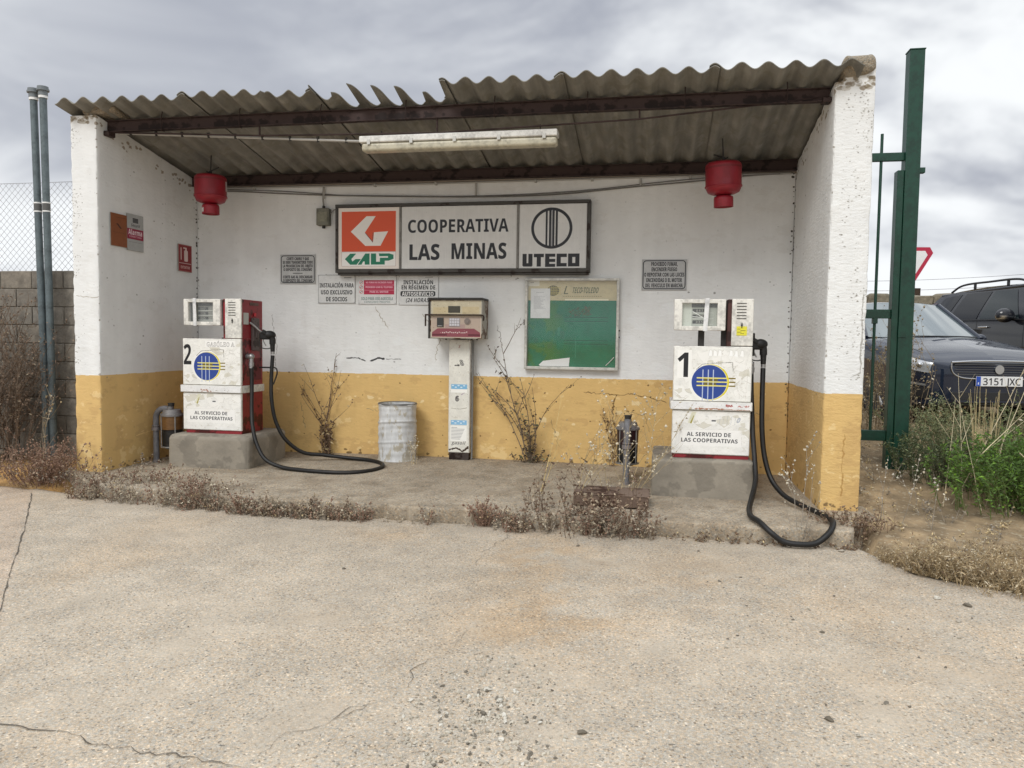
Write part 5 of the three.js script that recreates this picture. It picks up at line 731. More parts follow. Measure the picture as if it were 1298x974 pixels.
// ------------------------------------------------------------------ electrics
{
  const t = thing('junction_box', 'small grey-green junction box beside the left end of the box sign', 'junction box', [1.6, 2.6, 0]);
  const m = M({ map: grainT, color: lin(0.21, 0.21, 0.17), roughness: 0.6 }); P('box', bx(-0.075, 0.075, 0, 0.19, 0.0, 0.07, 0.008), m, t); P('cover', bx(-0.055, 0.06, 0.04, 0.15, 0.0705, 0.078, 0.004), M({ map: grainT, color: lin(0.28, 0.28, 0.22) }), t); P('gland', [cyl(0.018, 0.018, 0.03, 0, -0.03, 0.035, 10), cyl(0.016, 0.016, 0.03, 0, 0.19, 0.035, 10)], darkP, t); P('lead', [tube([[0, 0.21, 0.035], [-0.01, 0.3, 0.03], [-0.004, 0.43, 0.03]], 0.009, 12, 6), tube([[0.075, 0.13, 0.03], [0.11, 0.165, 0.03], [0.16, 0.185, 0.03], [0.18, 0.17, 0.03]], 0.006, 14, 6)], M({ color: lin(0.28, 0.27, 0.25) }), t);
  const c = thing('electric_cable', 'thin grey cables sagging along the top of the back wall', 'cable', [0, 0, 0]);
  const cm = M({ color: lin(0.17, 0.165, 0.155), roughness: 0.7 }), cp = M({ color: lin(0.42, 0.41, 0.38), roughness: 0.7 });
  P('cable', tube([[0.06, 3.02, 0.03], [0.53, 3.005, 0.03], [1.0, 2.975, 0.03], [1.6, 2.94, 0.03], [2.4, 2.912, 0.03], [3.32, 2.886, 0.03], [4.2, 2.89, 0.03], [5.04, 2.95, 0.03], [5.7, 2.995, 0.03], [6.2, 3.035, 0.03], [6.6, 3.05, 0.03]], 0.007, 120, 6), cm, c);
  P('cable', tube([[0.3, 3.035, 0.022], [1.1, 2.995, 0.022], [1.9, 2.93, 0.022], [2.8, 2.90, 0.022], [3.6, 2.895, 0.022], [4.5, 2.925, 0.022], [5.4, 3.0, 0.022], [6.0, 3.035, 0.022], [6.58, 3.045, 0.022]], 0.005, 100, 6), cm, c);
  P('cable', tube([[0.2, 3.046, 0.03], [2, 3.036, 0.03], [4, 3.04, 0.03], [6.58, 3.048, 0.03]], 0.008, 40, 6), cp, c);
  for (const x of [3.35, 5.1, 1.6]) P('drop_conduit', [rod([x, 2.9 + (x > 5 ? 0.05 : 0), 0.025], [x, 3.045, 0.025], 0.011, 8)], cp, c); for (const x of [0.75, 2.2, 2.9, 4.0, 4.6, 5.6, 6.1]) P('clip', bx(x - 0.012, x + 0.012, 3.02, 3.05, 0.004, 0.045, 0.003), cp, c);
  // fluorescent batten hung from the tie rod
  const l = thing('fluorescent_light', 'long white fluorescent batten hanging under the roof', 'light fitting', [3.51, 3.045, 1.42]);
  const L = 0.905; P('housing', [bx(-L, L, 0.065, 0.125, -0.07, 0.06, 0.012)], M({ map: grainT, color: lin(0.74, 0.74, 0.71), roughness: 0.45 }), l);
  P('diffuser', [bx(-L + 0.02, L - 0.005, -0.012, 0.064, -0.062, 0.052, 0.026, 4)], M({ map: grainT, color: lin(0.52, 0.49, 0.38), roughness: 0.35 }), l);
  for (let i = 0; i < 5; i++) P('clip', bx(-L + 0.08 + i * 0.4, -L + 0.11 + i * 0.4, 0.045, 0.09, 0.0605, 0.067, 0.002), M({ color: lin(0.55, 0.55, 0.52) }), l);
  for (const x of [-0.7, 0.75]) P('hanger', rod([x, 0.12, 0], [x, 0.17, 0.03], 0.006, 6), darkP, l);
  l.rotation.z = 0.0;
  const k = thing('light_conduit', 'pale conduit running from the left wall to the fluorescent batten', 'conduit', [0, 0, 0]);
  P('pipe', [rod([0.1, 3.305, 1.41], [2.62, 3.135, 1.42], 0.012, 10)], M({ map: grainT, color: lin(0.46, 0.45, 0.42), roughness: 0.5 }), k); for (let i = 0; i < 9; i++) { const q = (i + 0.5) / 9; P('clip', rod([lerp(0.1, 2.6, q), lerp(3.305, 3.135, q) - 0.016, 1.413], [lerp(0.1, 2.6, q), lerp(3.305, 3.135, q) + 0.03, 1.43], 0.0135, 6), darkP, k); }
}
// ------------------------------------------------------------------ automatic powder extinguishers under the roof
{
  const fadeT = tileTex(256, 0.5, (u, v) => { const a = fbm(u * 5, v * 5, 5, 66, 5, 0.6), d = sstep(0.56, 0.72, fbm(u * 9, v * 9, 4, 67, 9, 0.65)), k = 0.86 + 0.3 * (a - 0.5); return [k, lerp(k, 1, d) * 0.96, lerp(k, 1, d) * 0.96]; });
  const red = M({ map: fadeT, color: lin(0.38, 0.016, 0.032), roughness: 0.45 });
  const prof = (pts) => new THREE.LatheGeometry(pts.map(([r, y]) => new THREE.Vector2(r, y)), 40);
  const t = thing('powder_extinguisher', 'red hanging powder extinguisher under the roof above the pump marked 2', 'fire extinguisher', [0.565, 2.65, 0.6], 0, 'red powder extinguishers under the roof');
  P('tank', prof([[0, 0.125], [0.06, 0.125], [0.12, 0.135], [0.165, 0.155], [0.182, 0.19], [0.188, 0.22], [0.188, 0.225], [0.188, 0.43], [0.183, 0.45], [0.165, 0.468], [0.11, 0.478], [0, 0.482]]), red, t);
  P('seam', prof([[0.186, 0.205], [0.195, 0.208], [0.195, 0.222], [0.186, 0.226]]), red, t);
  P('sprinkler_skirt', prof([[0.06, 0.128], [0.098, 0.11], [0.102, 0.09], [0.102, 0.0], [0.094, 0.0], [0.094, 0.085], [0.03, 0.09]]), red, t);
  P('sprinkler_head', [cyl(0.02, 0.02, 0.09, 0, 0.03, 0, 10), cyl(0.03, 0.03, 0.01, 0, 0.02, 0, 10)], alu, t);
  P('label', new THREE.CylinderGeometry(0.1895, 0.1895, 0.14, 10, 1, true, 0.62 * Math.PI - 0.25, 0.4).translate(0, 0.35, 0), M({ map: grainT, color: lin(0.55, 0.5, 0.5) }), t);
  P('tag', new THREE.CylinderGeometry(0.1035, 0.1035, 0.05, 6, 1, true, -0.75, 0.4).translate(0, 0.045, 0), M({ color: lin(0.66, 0.62, 0.6) }), t);
  P('valve', [cyl(0.018, 0.018, 0.05, 0, 0.475, 0, 12), rod([-0.0, 0.525, 0], [0.11, 0.565, 0.0], 0.008, 8), rod([0, 0.5, 0], [-0.05, 0.52, 0.01], 0.007, 8)], darkP, t); P('hanger', rod([0, 0.5, 0], [0, 0.72, -0.02], 0.007, 8), darkP, t); P('strap', new THREE.CylinderGeometry(0.1905, 0.1905, 0.022, 40, 1, true).translate(0, 0.41, 0), M({ map: grainT, color: lin(0.22, 0.012, 0.02), roughness: 0.5 }), t);
  const c = t.clone(); c.name = numbered('powder_extinguisher'); scene.add(c); c.position.set(5.885, 2.615, 0.65); c.rotation.set(0.07, 2.6, -0.04); for (const q of [t, c]) q.scale.setScalar(0.87); c.userData.label = 'red powder extinguisher hanging slightly askew above the pump marked 1';
}
// ------------------------------------------------------------------ car park: gate, cars, sign, far wall
const greenM = M({ map: grainT, color: lin(0.005, 0.050, 0.030), roughness: 0.42 });
{
  const z = 0.3, t = thing('green_gate', 'dark green steel gate frame with a tall square post right of the shelter', 'gate', [0, 0, z]);
  // the post: a tall tube with a shorter guide tube beside it
  P('post', bx(7.535, 7.665, 0.0, 4.07, -0.065, 0.065, 0.006), greenM, t); P('guide_tube', bx(7.475, 7.533, 0.0, 2.98, -0.06, 0.05, 0.005), greenM, t); P('cap', bx(7.53, 7.67, 4.071, 4.082, -0.07, 0.07, 0.003), greenM, t);
  P('catch', bx(7.666, 7.72, 2.955, 3.005, -0.03, 0.03, 0.004), greenM, t);
  for (const [y, h] of [[3.075, 0.075], [1.60, 0.085], [0.43, 0.10]]) P('rail', bx(6.95, y > 3 ? 7.534 : 7.474, y, y + h, -0.025, 0.025, 0.004), greenM, t);
  for (const [x, y0, y1] of [[7.34, 0.44, 3.33], [7.215, 0.2, 1.59], [6.99, 0.2, 3.0]]) P('bar', rod([x, y0, 0.0], [x, y1, 0.0], 0.014, 8), greenM, t);
  P('bracket', bx(7.32, 7.36, 1.55, 1.60, -0.03, 0.034, 0.003), greenM, t); P('lock_plate', bx(7.532, 7.60, 1.42, 1.53, 0.0655, 0.072, 0.003), greenM, t);
  const s = thing('green_post', 'short green steel post at the right end of the weedy bank', 'post', [8.60, 0.05, 0.75]); P('post', bx(-0.035, 0.06, -0.1, 1.28, -0.05, 0.05, 0.005), greenM, s); P('cap', bx(-0.04, 0.065, 1.281, 1.29, -0.055, 0.055, 0.002), greenM, s);
}
{ // give way sign, seen from the front over the gate
  const t = thing('give_way_sign', 'red and white triangular give way sign showing beside the green post', 'road sign', [11.14, 0.84, -11], 0.12);
  const tri = (r, d) => { const s = new THREE.Shape(); for (let i = 0; i < 3; i++) { const a = -Math.PI / 2 + i * 2.0944, c = 0.12 * r; for (const q of [-1, 1]) { const b = a + q * 0.16; s[i || q > 0 ? 'lineTo' : 'moveTo'](Math.cos(b) * r, Math.sin(b) * r); } } s.closePath(); return new THREE.ExtrudeGeometry(s, { depth: d, bevelEnabled: false }); };
  P('board', tri(0.48, 0.01).translate(0, 2.5, 0), M({ color: lin(0.42, 0.015, 0.05), roughness: 0.4 }), t); P('field', tri(0.345, 0.004).translate(0, 2.5, 0.0105), M({ color: lin(0.74, 0.74, 0.74), roughness: 0.4 }), t); P('pole', rod([0, -0.2, -0.03], [0, 2.9, -0.03], 0.03, 12), alu, t);
}
{
  const t = thing('far_stone_wall', 'low pale stone wall far behind the parked cars', 'wall', [14, 0.75, -14]);
  const r = mulberry(55), stoneMs = [[0.30, 0.30, 0.28], [0.25, 0.25, 0.23], [0.36, 0.355, 0.33]].map((c) => M({ map: cementT, color: lin(...c.map((v) => v * 2.6)), roughness: 1 })), gs = [1, 2, 3].map((s) => boxUV(dirtyEdge(new RoundedBoxGeometry(0.56, 0.3, 0.4, 3, 0.07), 0.05, 5, s)));
  P('core', bx(-12, 14, -0.5, 1.9, -0.32, -0.06, 0.01), stoneMs[1], t);
  for (let row = 0; row < 8; row++) for (let i = 0; i < 9; i++) { const m = P('stone', gs[(row + i) % 3], stoneMs[Math.floor(r() * 3)], t); m.position.set(-3.6 + i * 0.55 + (row % 2) * 0.27, -0.2 + row * 0.29 + 0.04 * r(), -0.05); m.rotation.z = 0.1 * (r() - 0.5); }
  const b = thing('dark_panel', 'tiny dark brown panel on a pole just right of the tall green post', 'panel', [14.70, 0.6, -22]); P('pole', rod([-0.02, 0, 0], [-0.02, 2.5, 0], 0.03, 8), darkP, b); P('board', bx(-0.12, 0.12, 2.42, 2.88, 0.03, 0.09, 0.01), M({ map: dirtT, color: lin(0.10, 0.075, 0.06) }), b);
  const w = thing('power_line', 'thin overhead wires crossing the sky behind the cars', 'power line', [0, 0, -60]); const wm = M({ color: lin(0.22, 0.22, 0.24) });
  for (const [dy, dz] of [[0, 0], [0.9, -1]]) P('wire', tube([[10, 6.2 + dy, dz], [25, 6.0 + dy, dz], [40, 6.9 + dy, dz], [60, 9.0 + dy, dz]], 0.018, 40, 5), wm, w); for (const x of [10, 60]) P('pole', rod([x, 0, -0.5], [x, x > 30 ? 9.2 : 7.3, -0.5], 0.12, 10), wm, w);
}
// ---- car bodies: cross-sections along the length, sampled as one skin
function carHull(st) { // st: [s, halfWidth, yFloor, ySill, yMid, yBelt, deckEdgeRatio, yDeck]
  const cr = (k, s) => { let i = 0; while (i < st.length - 2 && st[i + 1][0] <= s) i++; const a = st[Math.max(0, i - 1)], b = st[i], c = st[i + 1], d = st[Math.min(st.length - 1, i + 2)], t = clamp((s - b[0]) / (c[0] - b[0])), lim = (q0, q1, q2) => { const m0 = (q1[k] - q0[k]) / Math.max(1e-4, q1[0] - q0[0]), m1 = (q2[k] - q1[k]) / Math.max(1e-4, q2[0] - q1[0]); return m0 * m1 <= 0 ? 0 : (2 * m0 * m1) / (m0 + m1); }, L = c[0] - b[0], m1 = (a === b ? (c[k] - b[k]) / L : lim(a, b, c)) * L, m2 = (d === c ? (c[k] - b[k]) / L : lim(b, c, d)) * L, t2 = t * t, t3 = t2 * t; return (2 * t3 - 3 * t2 + 1) * b[k] + (t3 - 2 * t2 + t) * m1 + (-2 * t3 + 3 * t2) * c[k] + (t3 - t2) * m2; };
  const S0 = st[0][0], S1 = st[st.length - 1][0];
  const at = (s, t, off = 0) => { // t 0 floor centre .. 1 deck centre, one side
    const w = cr(1, s), yf = cr(2, s), ys = cr(3, s), ym = cr(4, s), yb = cr(5, s), e = cr(6, s), yd = cr(7, s);
    const P8 = [[0, yf], [w * 0.86, yf], [w * 0.975, ys], [w, ym], [w * 0.975, yb], [w * e, lerp(yb, yd, 0.75)], [w * e * 0.5, yd], [0, yd + 0.012]];
    const u = t * (P8.length - 1), i = Math.min(P8.length - 2, Math.floor(u)), f = u - i, g = (k) => { const a = P8[Math.max(0, i - 1)][k], b = P8[i][k], c = P8[i + 1][k], d = P8[Math.min(P8.length - 1, i + 2)][k]; return b + 0.5 * f * (c - a + f * (2 * a - 5 * b + 4 * c - d + f * (3 * (b - c) + d - a))) * 1; };
    const lx = Math.max(0, g(0)), y = g(1); const n = off ? Math.hypot(lx, y - 0.55) : 1; return [lx + off * (lx / n), y + off * ((y - 0.55) / n), -s + (off ? 0.6 * off * (s < 0.6 ? 1 : 0) : 0)];
  };
  const grid = (s0, s1, t0, t1, ns, nt, side, off = 0) => { const pos = [], idx = []; for (let i = 0; i <= ns; i++) for (let j = 0; j <= nt; j++) { const s = lerp(s0, s1, ns > 20 ? i / ns : i / ns), p = at(s, lerp(t0, t1, j / nt), off); pos.push(p[0] * side, p[1], p[2]); } for (let i = 0; i < ns; i++) for (let j = 0; j < nt; j++) { const a = i * (nt + 1) + j; side > 0 ? idx.push(a, a + nt + 1, a + 1, a + 1, a + nt + 1, a + nt + 2) : idx.push(a, a + 1, a + nt + 1, a + 1, a + nt + 2, a + nt + 1); } const g = new THREE.BufferGeometry(); g.setAttribute('position', new THREE.Float32BufferAttribute(pos, 3)); g.setIndex(idx); g.computeVertexNormals(); return g; };
  const cap = (s, flip) => { const sh = []; for (let j = 0; j <= 28; j++) { const p = at(s, j / 28); sh.push(p); } const pos = [], idx = []; const c = [0, (sh[0][1] + sh[28][1]) / 2, -s]; pos.push(...c); for (const k of [1, -1]) for (const p of sh) pos.push(p[0] * k, p[1], p[2]); for (const k of [0, 1]) for (let j = 0; j < 28; j++) { const a = 1 + k * 29 + j; (k ^ flip) ? idx.push(0, a, a + 1) : idx.push(0, a + 1, a); } const g = new THREE.BufferGeometry(); g.setAttribute('position', new THREE.Float32BufferAttribute(pos, 3)); g.setIndex(idx); g.computeVertexNormals(); return g; };
  return { at, grid, skin: () => [grid(S0, S1, 0, 1, 90, 42, 1), grid(S0, S1, 0, 1, 90, 42, -1), cap(S0, 1), cap(S1, 0)] };
}
const ruled = (rows, nu = 10) => { // a smooth panel through rows of points (each row same length)
  const pos = [], idx = [], m = rows[0].length; for (const r of rows) for (const p of r) pos.push(...p); for (let i = 0; i < rows.length - 1; i++) for (let j = 0; j < m - 1; j++) { const a = i * m + j; idx.push(a, a + 1, a + m, a + 1, a + m + 1, a + m); } const g = new THREE.BufferGeometry(); g.setAttribute('position', new THREE.Float32BufferAttribute(pos, 3)); g.setIndex(idx); g.computeVertexNormals(); return g;
};
const arc = (w, y, s, bow, n = 12, dy = 0) => { const o = []; for (let i = 0; i <= n; i++) { const q = i / n * 2 - 1; o.push([w * q, y + dy * (1 - q * q), -s - bow * q * q]); } return o; };
const chrome = M({ color: lin(0.5, 0.51, 0.52), metalness: 1, roughness: 0.22 }), tyreM = M({ color: lin(0.016, 0.016, 0.016), roughness: 0.85 }), plasticM = M({ color: lin(0.012, 0.013, 0.015), roughness: 0.5 });
const lampG = new THREE.MeshPhysicalMaterial({ color: 0xffffff, roughness: 0.03, transmission: 1, thickness: 0, ior: 1.5 });
const carGlass = new THREE.MeshPhysicalMaterial({ color: lin(0.012, 0.018, 0.02), roughness: 0.05, ior: 1.45 }), shield = new THREE.MeshPhysicalMaterial({ color: lin(0.10, 0.13, 0.135), roughness: 0.05, clearcoat: 1, clearcoatRoughness: 0.02, ior: 1.7, side: THREE.DoubleSide }), privacy = new THREE.MeshPhysicalMaterial({ color: lin(0.006, 0.007, 0.009), roughness: 0.06, ior: 1.4, side: THREE.DoubleSide });
carGlass.side = THREE.DoubleSide;
const paint = (c) => new THREE.MeshPhysicalMaterial({ color: lin(...c), roughness: 0.5, metalness: 0.0, specularIntensity: 0.25, clearcoat: 0.9, clearcoatRoughness: 0.03, side: THREE.DoubleSide });
function wheel(t, x, s, r) { const w = P('wheel', new THREE.TorusGeometry(r - 0.085, 0.085, 12, 36).rotateY(Math.PI / 2).scale(1.15, 1, 1).translate(x, r, -s), tyreM, t); P('rim', [rod([x - 0.06, r, -s], [x + 0.06, r, -s], r - 0.12, 24), ...[0, 1, 2, 3, 4].map((k) => rod([x * 1.0 + Math.sign(x) * 0.075, r, -s], [x + Math.sign(x) * 0.075, r + Math.cos(k * 1.2566) * (r - 0.11), -s + Math.sin(k * 1.2566) * (r - 0.11)], 0.025, 6))], alu, w); P('wheel_arch', new THREE.CylinderGeometry(r + 0.07, r + 0.07, 0.06, 30, 1).rotateZ(Math.PI / 2).translate(Math.sign(x) * (Math.abs(x) + 0.052), r + 0.02, -s), plasticM, t); }
{ // navy saloon, nose towards the shelter
  const t = thing('parked_saloon', 'dark navy saloon car parked nose first behind the green gate post', 'car', [9.02, 0.47, -1.15], 0.2), pm = paint([0.006, 0.012, 0.028]);
  const H = carHull([[-0.02, 0.50, 0.26, 0.32, 0.48, 0.62, 0.80, 0.665], [0.03, 0.70, 0.22, 0.29, 0.48, 0.66, 0.84, 0.705], [0.14, 0.83, 0.20, 0.27, 0.50, 0.685, 0.84, 0.76], [0.32, 0.89, 0.19, 0.26, 0.52, 0.72, 0.82, 0.825], [0.7, 0.91, 0.19, 0.26, 0.55, 0.79, 0.80, 0.90], [1.32, 0.915, 0.19, 0.26, 0.6, 0.90, 0.80, 0.985], [1.7, 0.915, 0.19, 0.26, 0.6, 0.94, 0.84, 0.97], [3.4, 0.92, 0.19, 0.26, 0.62, 0.98, 0.84, 1.0], [4.1, 0.90, 0.2, 0.28, 0.64, 0.99, 0.82, 1.03], [4.65, 0.80, 0.3, 0.36, 0.66, 0.92, 0.8, 0.99], [4.75, 0.68, 0.34, 0.42, 0.66, 0.86, 0.8, 0.93]]);
  const body = P('body', H.skin(), pm, t);
  // glasshouse
  const A = (q, w0, w1, y0, y1, s0, s1, b0, b1, dy) => arc(lerp(w0, w1, q), lerp(y0, y1, q), lerp(s0, s1, q), lerp(b0, b1, q), 12, dy * q), rows = [0, 0.25, 0.5, 0.75, 1].map((q) => A(q, 0.74, 0.56, 0.985, 1.435, 1.27, 2.06, 0.24, 0.10, 0.035));
  P('windshield', ruled(rows), shield, t); const roofRows = [0, 0.2, 0.4, 0.6, 0.8, 1].map((q) => arc(0.56 - 0.02 * q, 1.437 + 0.045 * Math.sin(Math.PI * q) - 0.065 * q, 2.06 + q * 1.22, 0.10 - 0.16 * q, 12, 0.035)); P('roof', ruled(roofRows), pm, t);
  P('rear_window', ruled([0, 0.5, 1].map((q) => arc(lerp(0.545, 0.70, q), lerp(1.37, 1.03, q), lerp(3.28, 4.05, q), -0.08, 12, 0.03))), carGlass, t);
  for (const k of [1, -1]) {
    P('side_window', ruled([[[k * 0.80, 0.98, -1.75], [k * 0.82, 0.98, -2.4], [k * 0.82, 0.99, -3.2], [k * 0.79, 1.0, -3.9]], [[k * 0.62, 1.34, -2.1], [k * 0.62, 1.385, -2.4], [k * 0.61, 1.375, -3.1], [k * 0.60, 1.30, -3.4]]]), carGlass, t);
    P('pillar', [rod([k * 0.755, 0.97, -1.5], [k * 0.562, 1.44, -2.16], 0.038, 8, 0.03), rod([k * 0.80, 0.98, -2.65], [k * 0.60, 1.39, -2.65], 0.035, 6), rod([k * 0.562, 1.44, -2.16], [k * 0.545, 1.375, -3.22], 0.03, 8), rod([k * 0.545, 1.375, -3.22], [k * 0.74, 1.0, -4.0], 0.06, 8)], pm, t);
    P('headlight', H.grid(0.045, 0.60, 0.50, 0.625, 14, 6, k, 0.006), M({ color: lin(0.5, 0.51, 0.52), metalness: 0.6, roughness: 0.2 }), t); const hl = t.children[t.children.length - 1]; P('lens', H.grid(0.045, 0.62, 0.49, 0.635, 14, 6, k, 0.016), lampG, hl); P('lamp', [0.12, 0.26].map((s) => { const p = H.at(s, 0.555, 0.006); return new THREE.SphereGeometry(0.036, 12, 10).translate(p[0] * k, p[1], p[2]); }), chrome, hl); P('running_light', H.grid(0.05, 0.50, 0.497, 0.510, 12, 2, k, 0.012), M({ color: lin(0.55, 0.57, 0.6), roughness: 0.2, metalness: 0.5 }), hl);
    P('fog_recess', H.grid(0.045, 0.30, 0.30, 0.385, 10, 5, k, 0.005), plasticM, t); P('bumper_trim', H.grid(0.06, 0.36, 0.395, 0.41, 12, 2, k, 0.010), M({ color: lin(0.28, 0.29, 0.30), metalness: 0.6, roughness: 0.35 }), t);
    wheel(t, k * 0.80, 0.88, 0.32); wheel(t, k * 0.80, 3.62, 0.32);
    const mi = P('mirror', new THREE.SphereGeometry(0.085, 16, 12).scale(1.1, 0.7, 0.7).translate(k * 0.96, 0.99, -1.85), pm, t); P('stalk', rod([k * 0.85, 0.96, -1.75], [k * 0.94, 1.0, -1.77], 0.025, 6), plasticM, mi);
  }
  const g = P('grille', bx(-0.50, 0.50, 0.535, 0.70, -0.06, 0.012, 0.02), plasticM, t); P('grille_frame', [tube([[-0.53, 0.70, 0.02], [-0.27, 0.715, 0.028], [0, 0.718, 0.03], [0.27, 0.715, 0.028], [0.53, 0.70, 0.02]], 0.011, 30, 8), tube([[-0.53, 0.70, 0.02], [-0.52, 0.60, 0.02], [-0.44, 0.54, 0.022], [0, 0.525, 0.03], [0.44, 0.54, 0.022], [0.52, 0.60, 0.02], [0.53, 0.70, 0.02]], 0.009, 40, 8)], chrome, g);
  for (let i = 0; i < 5; i++) P('slat', bx(-0.49, 0.49, 0.565 + i * 0.027, 0.571 + i * 0.027, 0.012, 0.024, 0.002), M({ color: lin(0.16, 0.165, 0.17), metalness: 0.8, roughness: 0.3 }), g); P('badge', rod([0, 0.625, 0.02], [0, 0.625, 0.036], 0.05, 20), chrome, g);
  P('lower_intake', bx(-0.52, 0.52, 0.27, 0.385, -0.1, 0.022, 0.02), plasticM, t); P('lip', bx(-0.6, 0.6, 0.225, 0.25, -0.14, 0.0, 0.01), plasticM, t); P('hood_seam', [H.grid(0.30, 1.25, 0.735, 0.741, 20, 1, 1, 0.002), H.grid(0.30, 1.25, 0.735, 0.741, 20, 1, -1, 0.002)], plasticM, t);
  const lp = P('licence_plate', bx(-0.26, 0.26, 0.44, 0.55, 0.032, 0.04, 0.003), M({ color: lin(0.6, 0.6, 0.6) }), t); P('print', plate(0.516, 0.106, 0, 0.495, 0.0412), face(canvasTex(416, 88, (x, w, h) => { x.fillStyle = '#dcdddc'; x.fillRect(0, 0, w, h); x.fillStyle = '#1f4aa8'; x.fillRect(0, 0, 40, h); text(x, 'E', 20, 64, 26, { color: '#fff' }); text(x, '3151 JXC', w * 0.55, h * 0.53, 86, { width: w * 0.82, color: '#1a1b1e', weight: '' , stroke: '#1a1b1e', lw: 3 }); })), lp);
  P('wiper', [tube([[-0.5, 0.995, -1.30], [-0.1, 1.0, -1.24], [0.35, 1.0, -1.26], [0.6, 0.995, -1.34]], 0.01, 20, 5)], plasticM, t);
}
{ // dark SUV beyond it, parked the same way
  const t = thing('parked_suv', 'black SUV with roof rails and tinted rear windows behind the navy saloon', 'car', [11.88, 0.69, -3.1], 0.2), pm = paint([0.005, 0.006, 0.010]);
  const H = carHull([[0, 0.55, 0.3, 0.38, 0.6, 0.80, 0.8, 0.85], [0.1, 0.80, 0.26, 0.34, 0.62, 0.86, 0.84, 0.93], [0.35, 0.92, 0.25, 0.32, 0.64, 0.90, 0.84, 1.0], [1.15, 0.945, 0.25, 0.32, 0.68, 1.02, 0.84, 1.08], [1.6, 0.945, 0.25, 0.32, 0.68, 1.06, 0.88, 1.1], [4.1, 0.945, 0.27, 0.34, 0.70, 1.12, 0.88, 1.14], [4.5, 0.88, 0.33, 0.40, 0.72, 1.10, 0.86, 1.12], [4.65, 0.74, 0.4, 0.46, 0.72, 1.04, 0.82, 1.06]]);
  P('body', H.skin(), pm, t);
  P('windshield', ruled([0, 0.33, 0.66, 1].map((q) => arc(lerp(0.80, 0.63, q), lerp(1.07, 1.62, q), lerp(1.05, 1.75, q), lerp(0.22, 0.1, q), 12, 0.03 * q))), shield, t);
  P('roof', ruled([0, 0.2, 0.4, 0.6, 0.8, 1].map((q) => arc(0.645 - 0.02 * q, 1.625 + 0.055 * Math.sin(Math.PI * (q * 0.8 + 0.05)) - 0.06 * q, 1.75 + q * 2.35, 0.10 - 0.2 * q, 12, 0.045))), pm, t);
  P('rear_window', ruled([0, 0.5, 1].map((q) => arc(lerp(0.62, 0.78, q), lerp(1.57, 1.14, q), lerp(4.12, 4.55, q), -0.1, 12, 0.03))), privacy, t);
  for (const k of [1, -1]) {
    // body-coloured side above the belt, then panes standing a little proud of it
    const X = (y, s) => k * (lerp(0.93, 0.655, clamp((y - 1.08) / 0.53) ** 1.15) - 0.05 * sstep(3.6, 4.5, s)), q4 = (a, off, n = 6) => { const rows = []; for (let i = 0; i <= 5; i++) { const f = i / 5, row = []; for (let j = 0; j <= n; j++) { const g = j / n, s = lerp(lerp(a[0][0], a[1][0], g), lerp(a[3][0], a[2][0], g), f), y = lerp(lerp(a[0][1], a[1][1], g), lerp(a[3][1], a[2][1], g), f); row.push([X(y, s) + k * off, y, -s]); } rows.push(row); } return ruled(rows); };
    P('side', q4([[1.2, 1.05], [4.58, 1.10], [4.12, 1.58], [1.85, 1.63]], 0, 14), pm, t);
    P('side_window', q4([[1.62, 1.09], [2.58, 1.11], [2.55, 1.565], [2.02, 1.56]], 0.006), carGlass, t); P('side_window', q4([[2.66, 1.11], [3.42, 1.13], [3.30, 1.565], [2.63, 1.565]], 0.006), privacy, t); P('side_window', q4([[3.52, 1.14], [4.10, 1.19], [3.92, 1.52], [3.42, 1.56]], 0.006), privacy, t);
    P('pillar', [rod([k * 0.83, 1.05, -1.25], [k * 0.645, 1.63, -1.86], 0.04, 8), rod([k * 0.66, 1.61, -1.86], [k * 0.63, 1.57, -4.1], 0.03, 8)], pm, t);
    P('belt_trim', q4([[1.3, 1.062], [4.1, 1.115], [4.1, 1.135], [1.3, 1.082]], 0.012, 10), plasticM, t);
    P('roof_rail', [tube([[k * 0.56, 1.66, -1.95], [k * 0.56, 1.725, -2.15], [k * 0.555, 1.745, -2.9], [k * 0.55, 1.725, -3.7], [k * 0.545, 1.63, -3.98]], 0.018, 40, 8), ...[2.45, 3.3].map((s) => rod([k * 0.556, 1.64, -s], [k * 0.556, 1.735, -s], 0.022, 6))], plasticM, t);
    for (const s of [2.42, 3.2]) P('door_handle', bx(k * 0.945 - 0.03, k * 0.945 + 0.03, 0.96, 0.99, -s - 0.11, -s + 0.11, 0.012), chrome, t);
    const mi = P('mirror', new THREE.SphereGeometry(0.13, 18, 14).scale(1.1, 0.85, 0.65).translate(k * 1.06, 1.14, -1.75), pm, t); P('mirror_trim', new THREE.SphereGeometry(0.132, 16, 8, 0, 6.3, 1.65, 0.5).scale(1.1, 0.85, 0.66).translate(k * 1.06, 1.14, -1.75), chrome, mi); P('stalk', rod([k * 0.88, 1.09, -1.72], [k * 1.0, 1.12, -1.74], 0.03, 6), plasticM, mi);
    P('headlight', H.grid(0.06, 0.5, 0.53, 0.61, 10, 5, k, 0.006), M({ color: lin(0.3, 0.31, 0.32), metalness: 0.6, roughness: 0.15 }), t); wheel(t, k * 0.83, 0.95, 0.36); wheel(t, k * 0.83, 3.65, 0.36);
    P('door_seam', [1.5, 2.62, 3.48].map((s) => H.grid(s, s + 0.008, 0.16, 0.6, 1, 20, k, 0.002)), plasticM, t);
  }
  P('licence_plate', bx(-0.26, 0.26, 0.5, 0.61, 0.02, 0.03, 0.003), M({ color: lin(0.6, 0.6, 0.6) }), t); P('grille', bx(-0.4, 0.4, 0.66, 0.78, -0.02, 0.012, 0.01), plasticM, t);
}
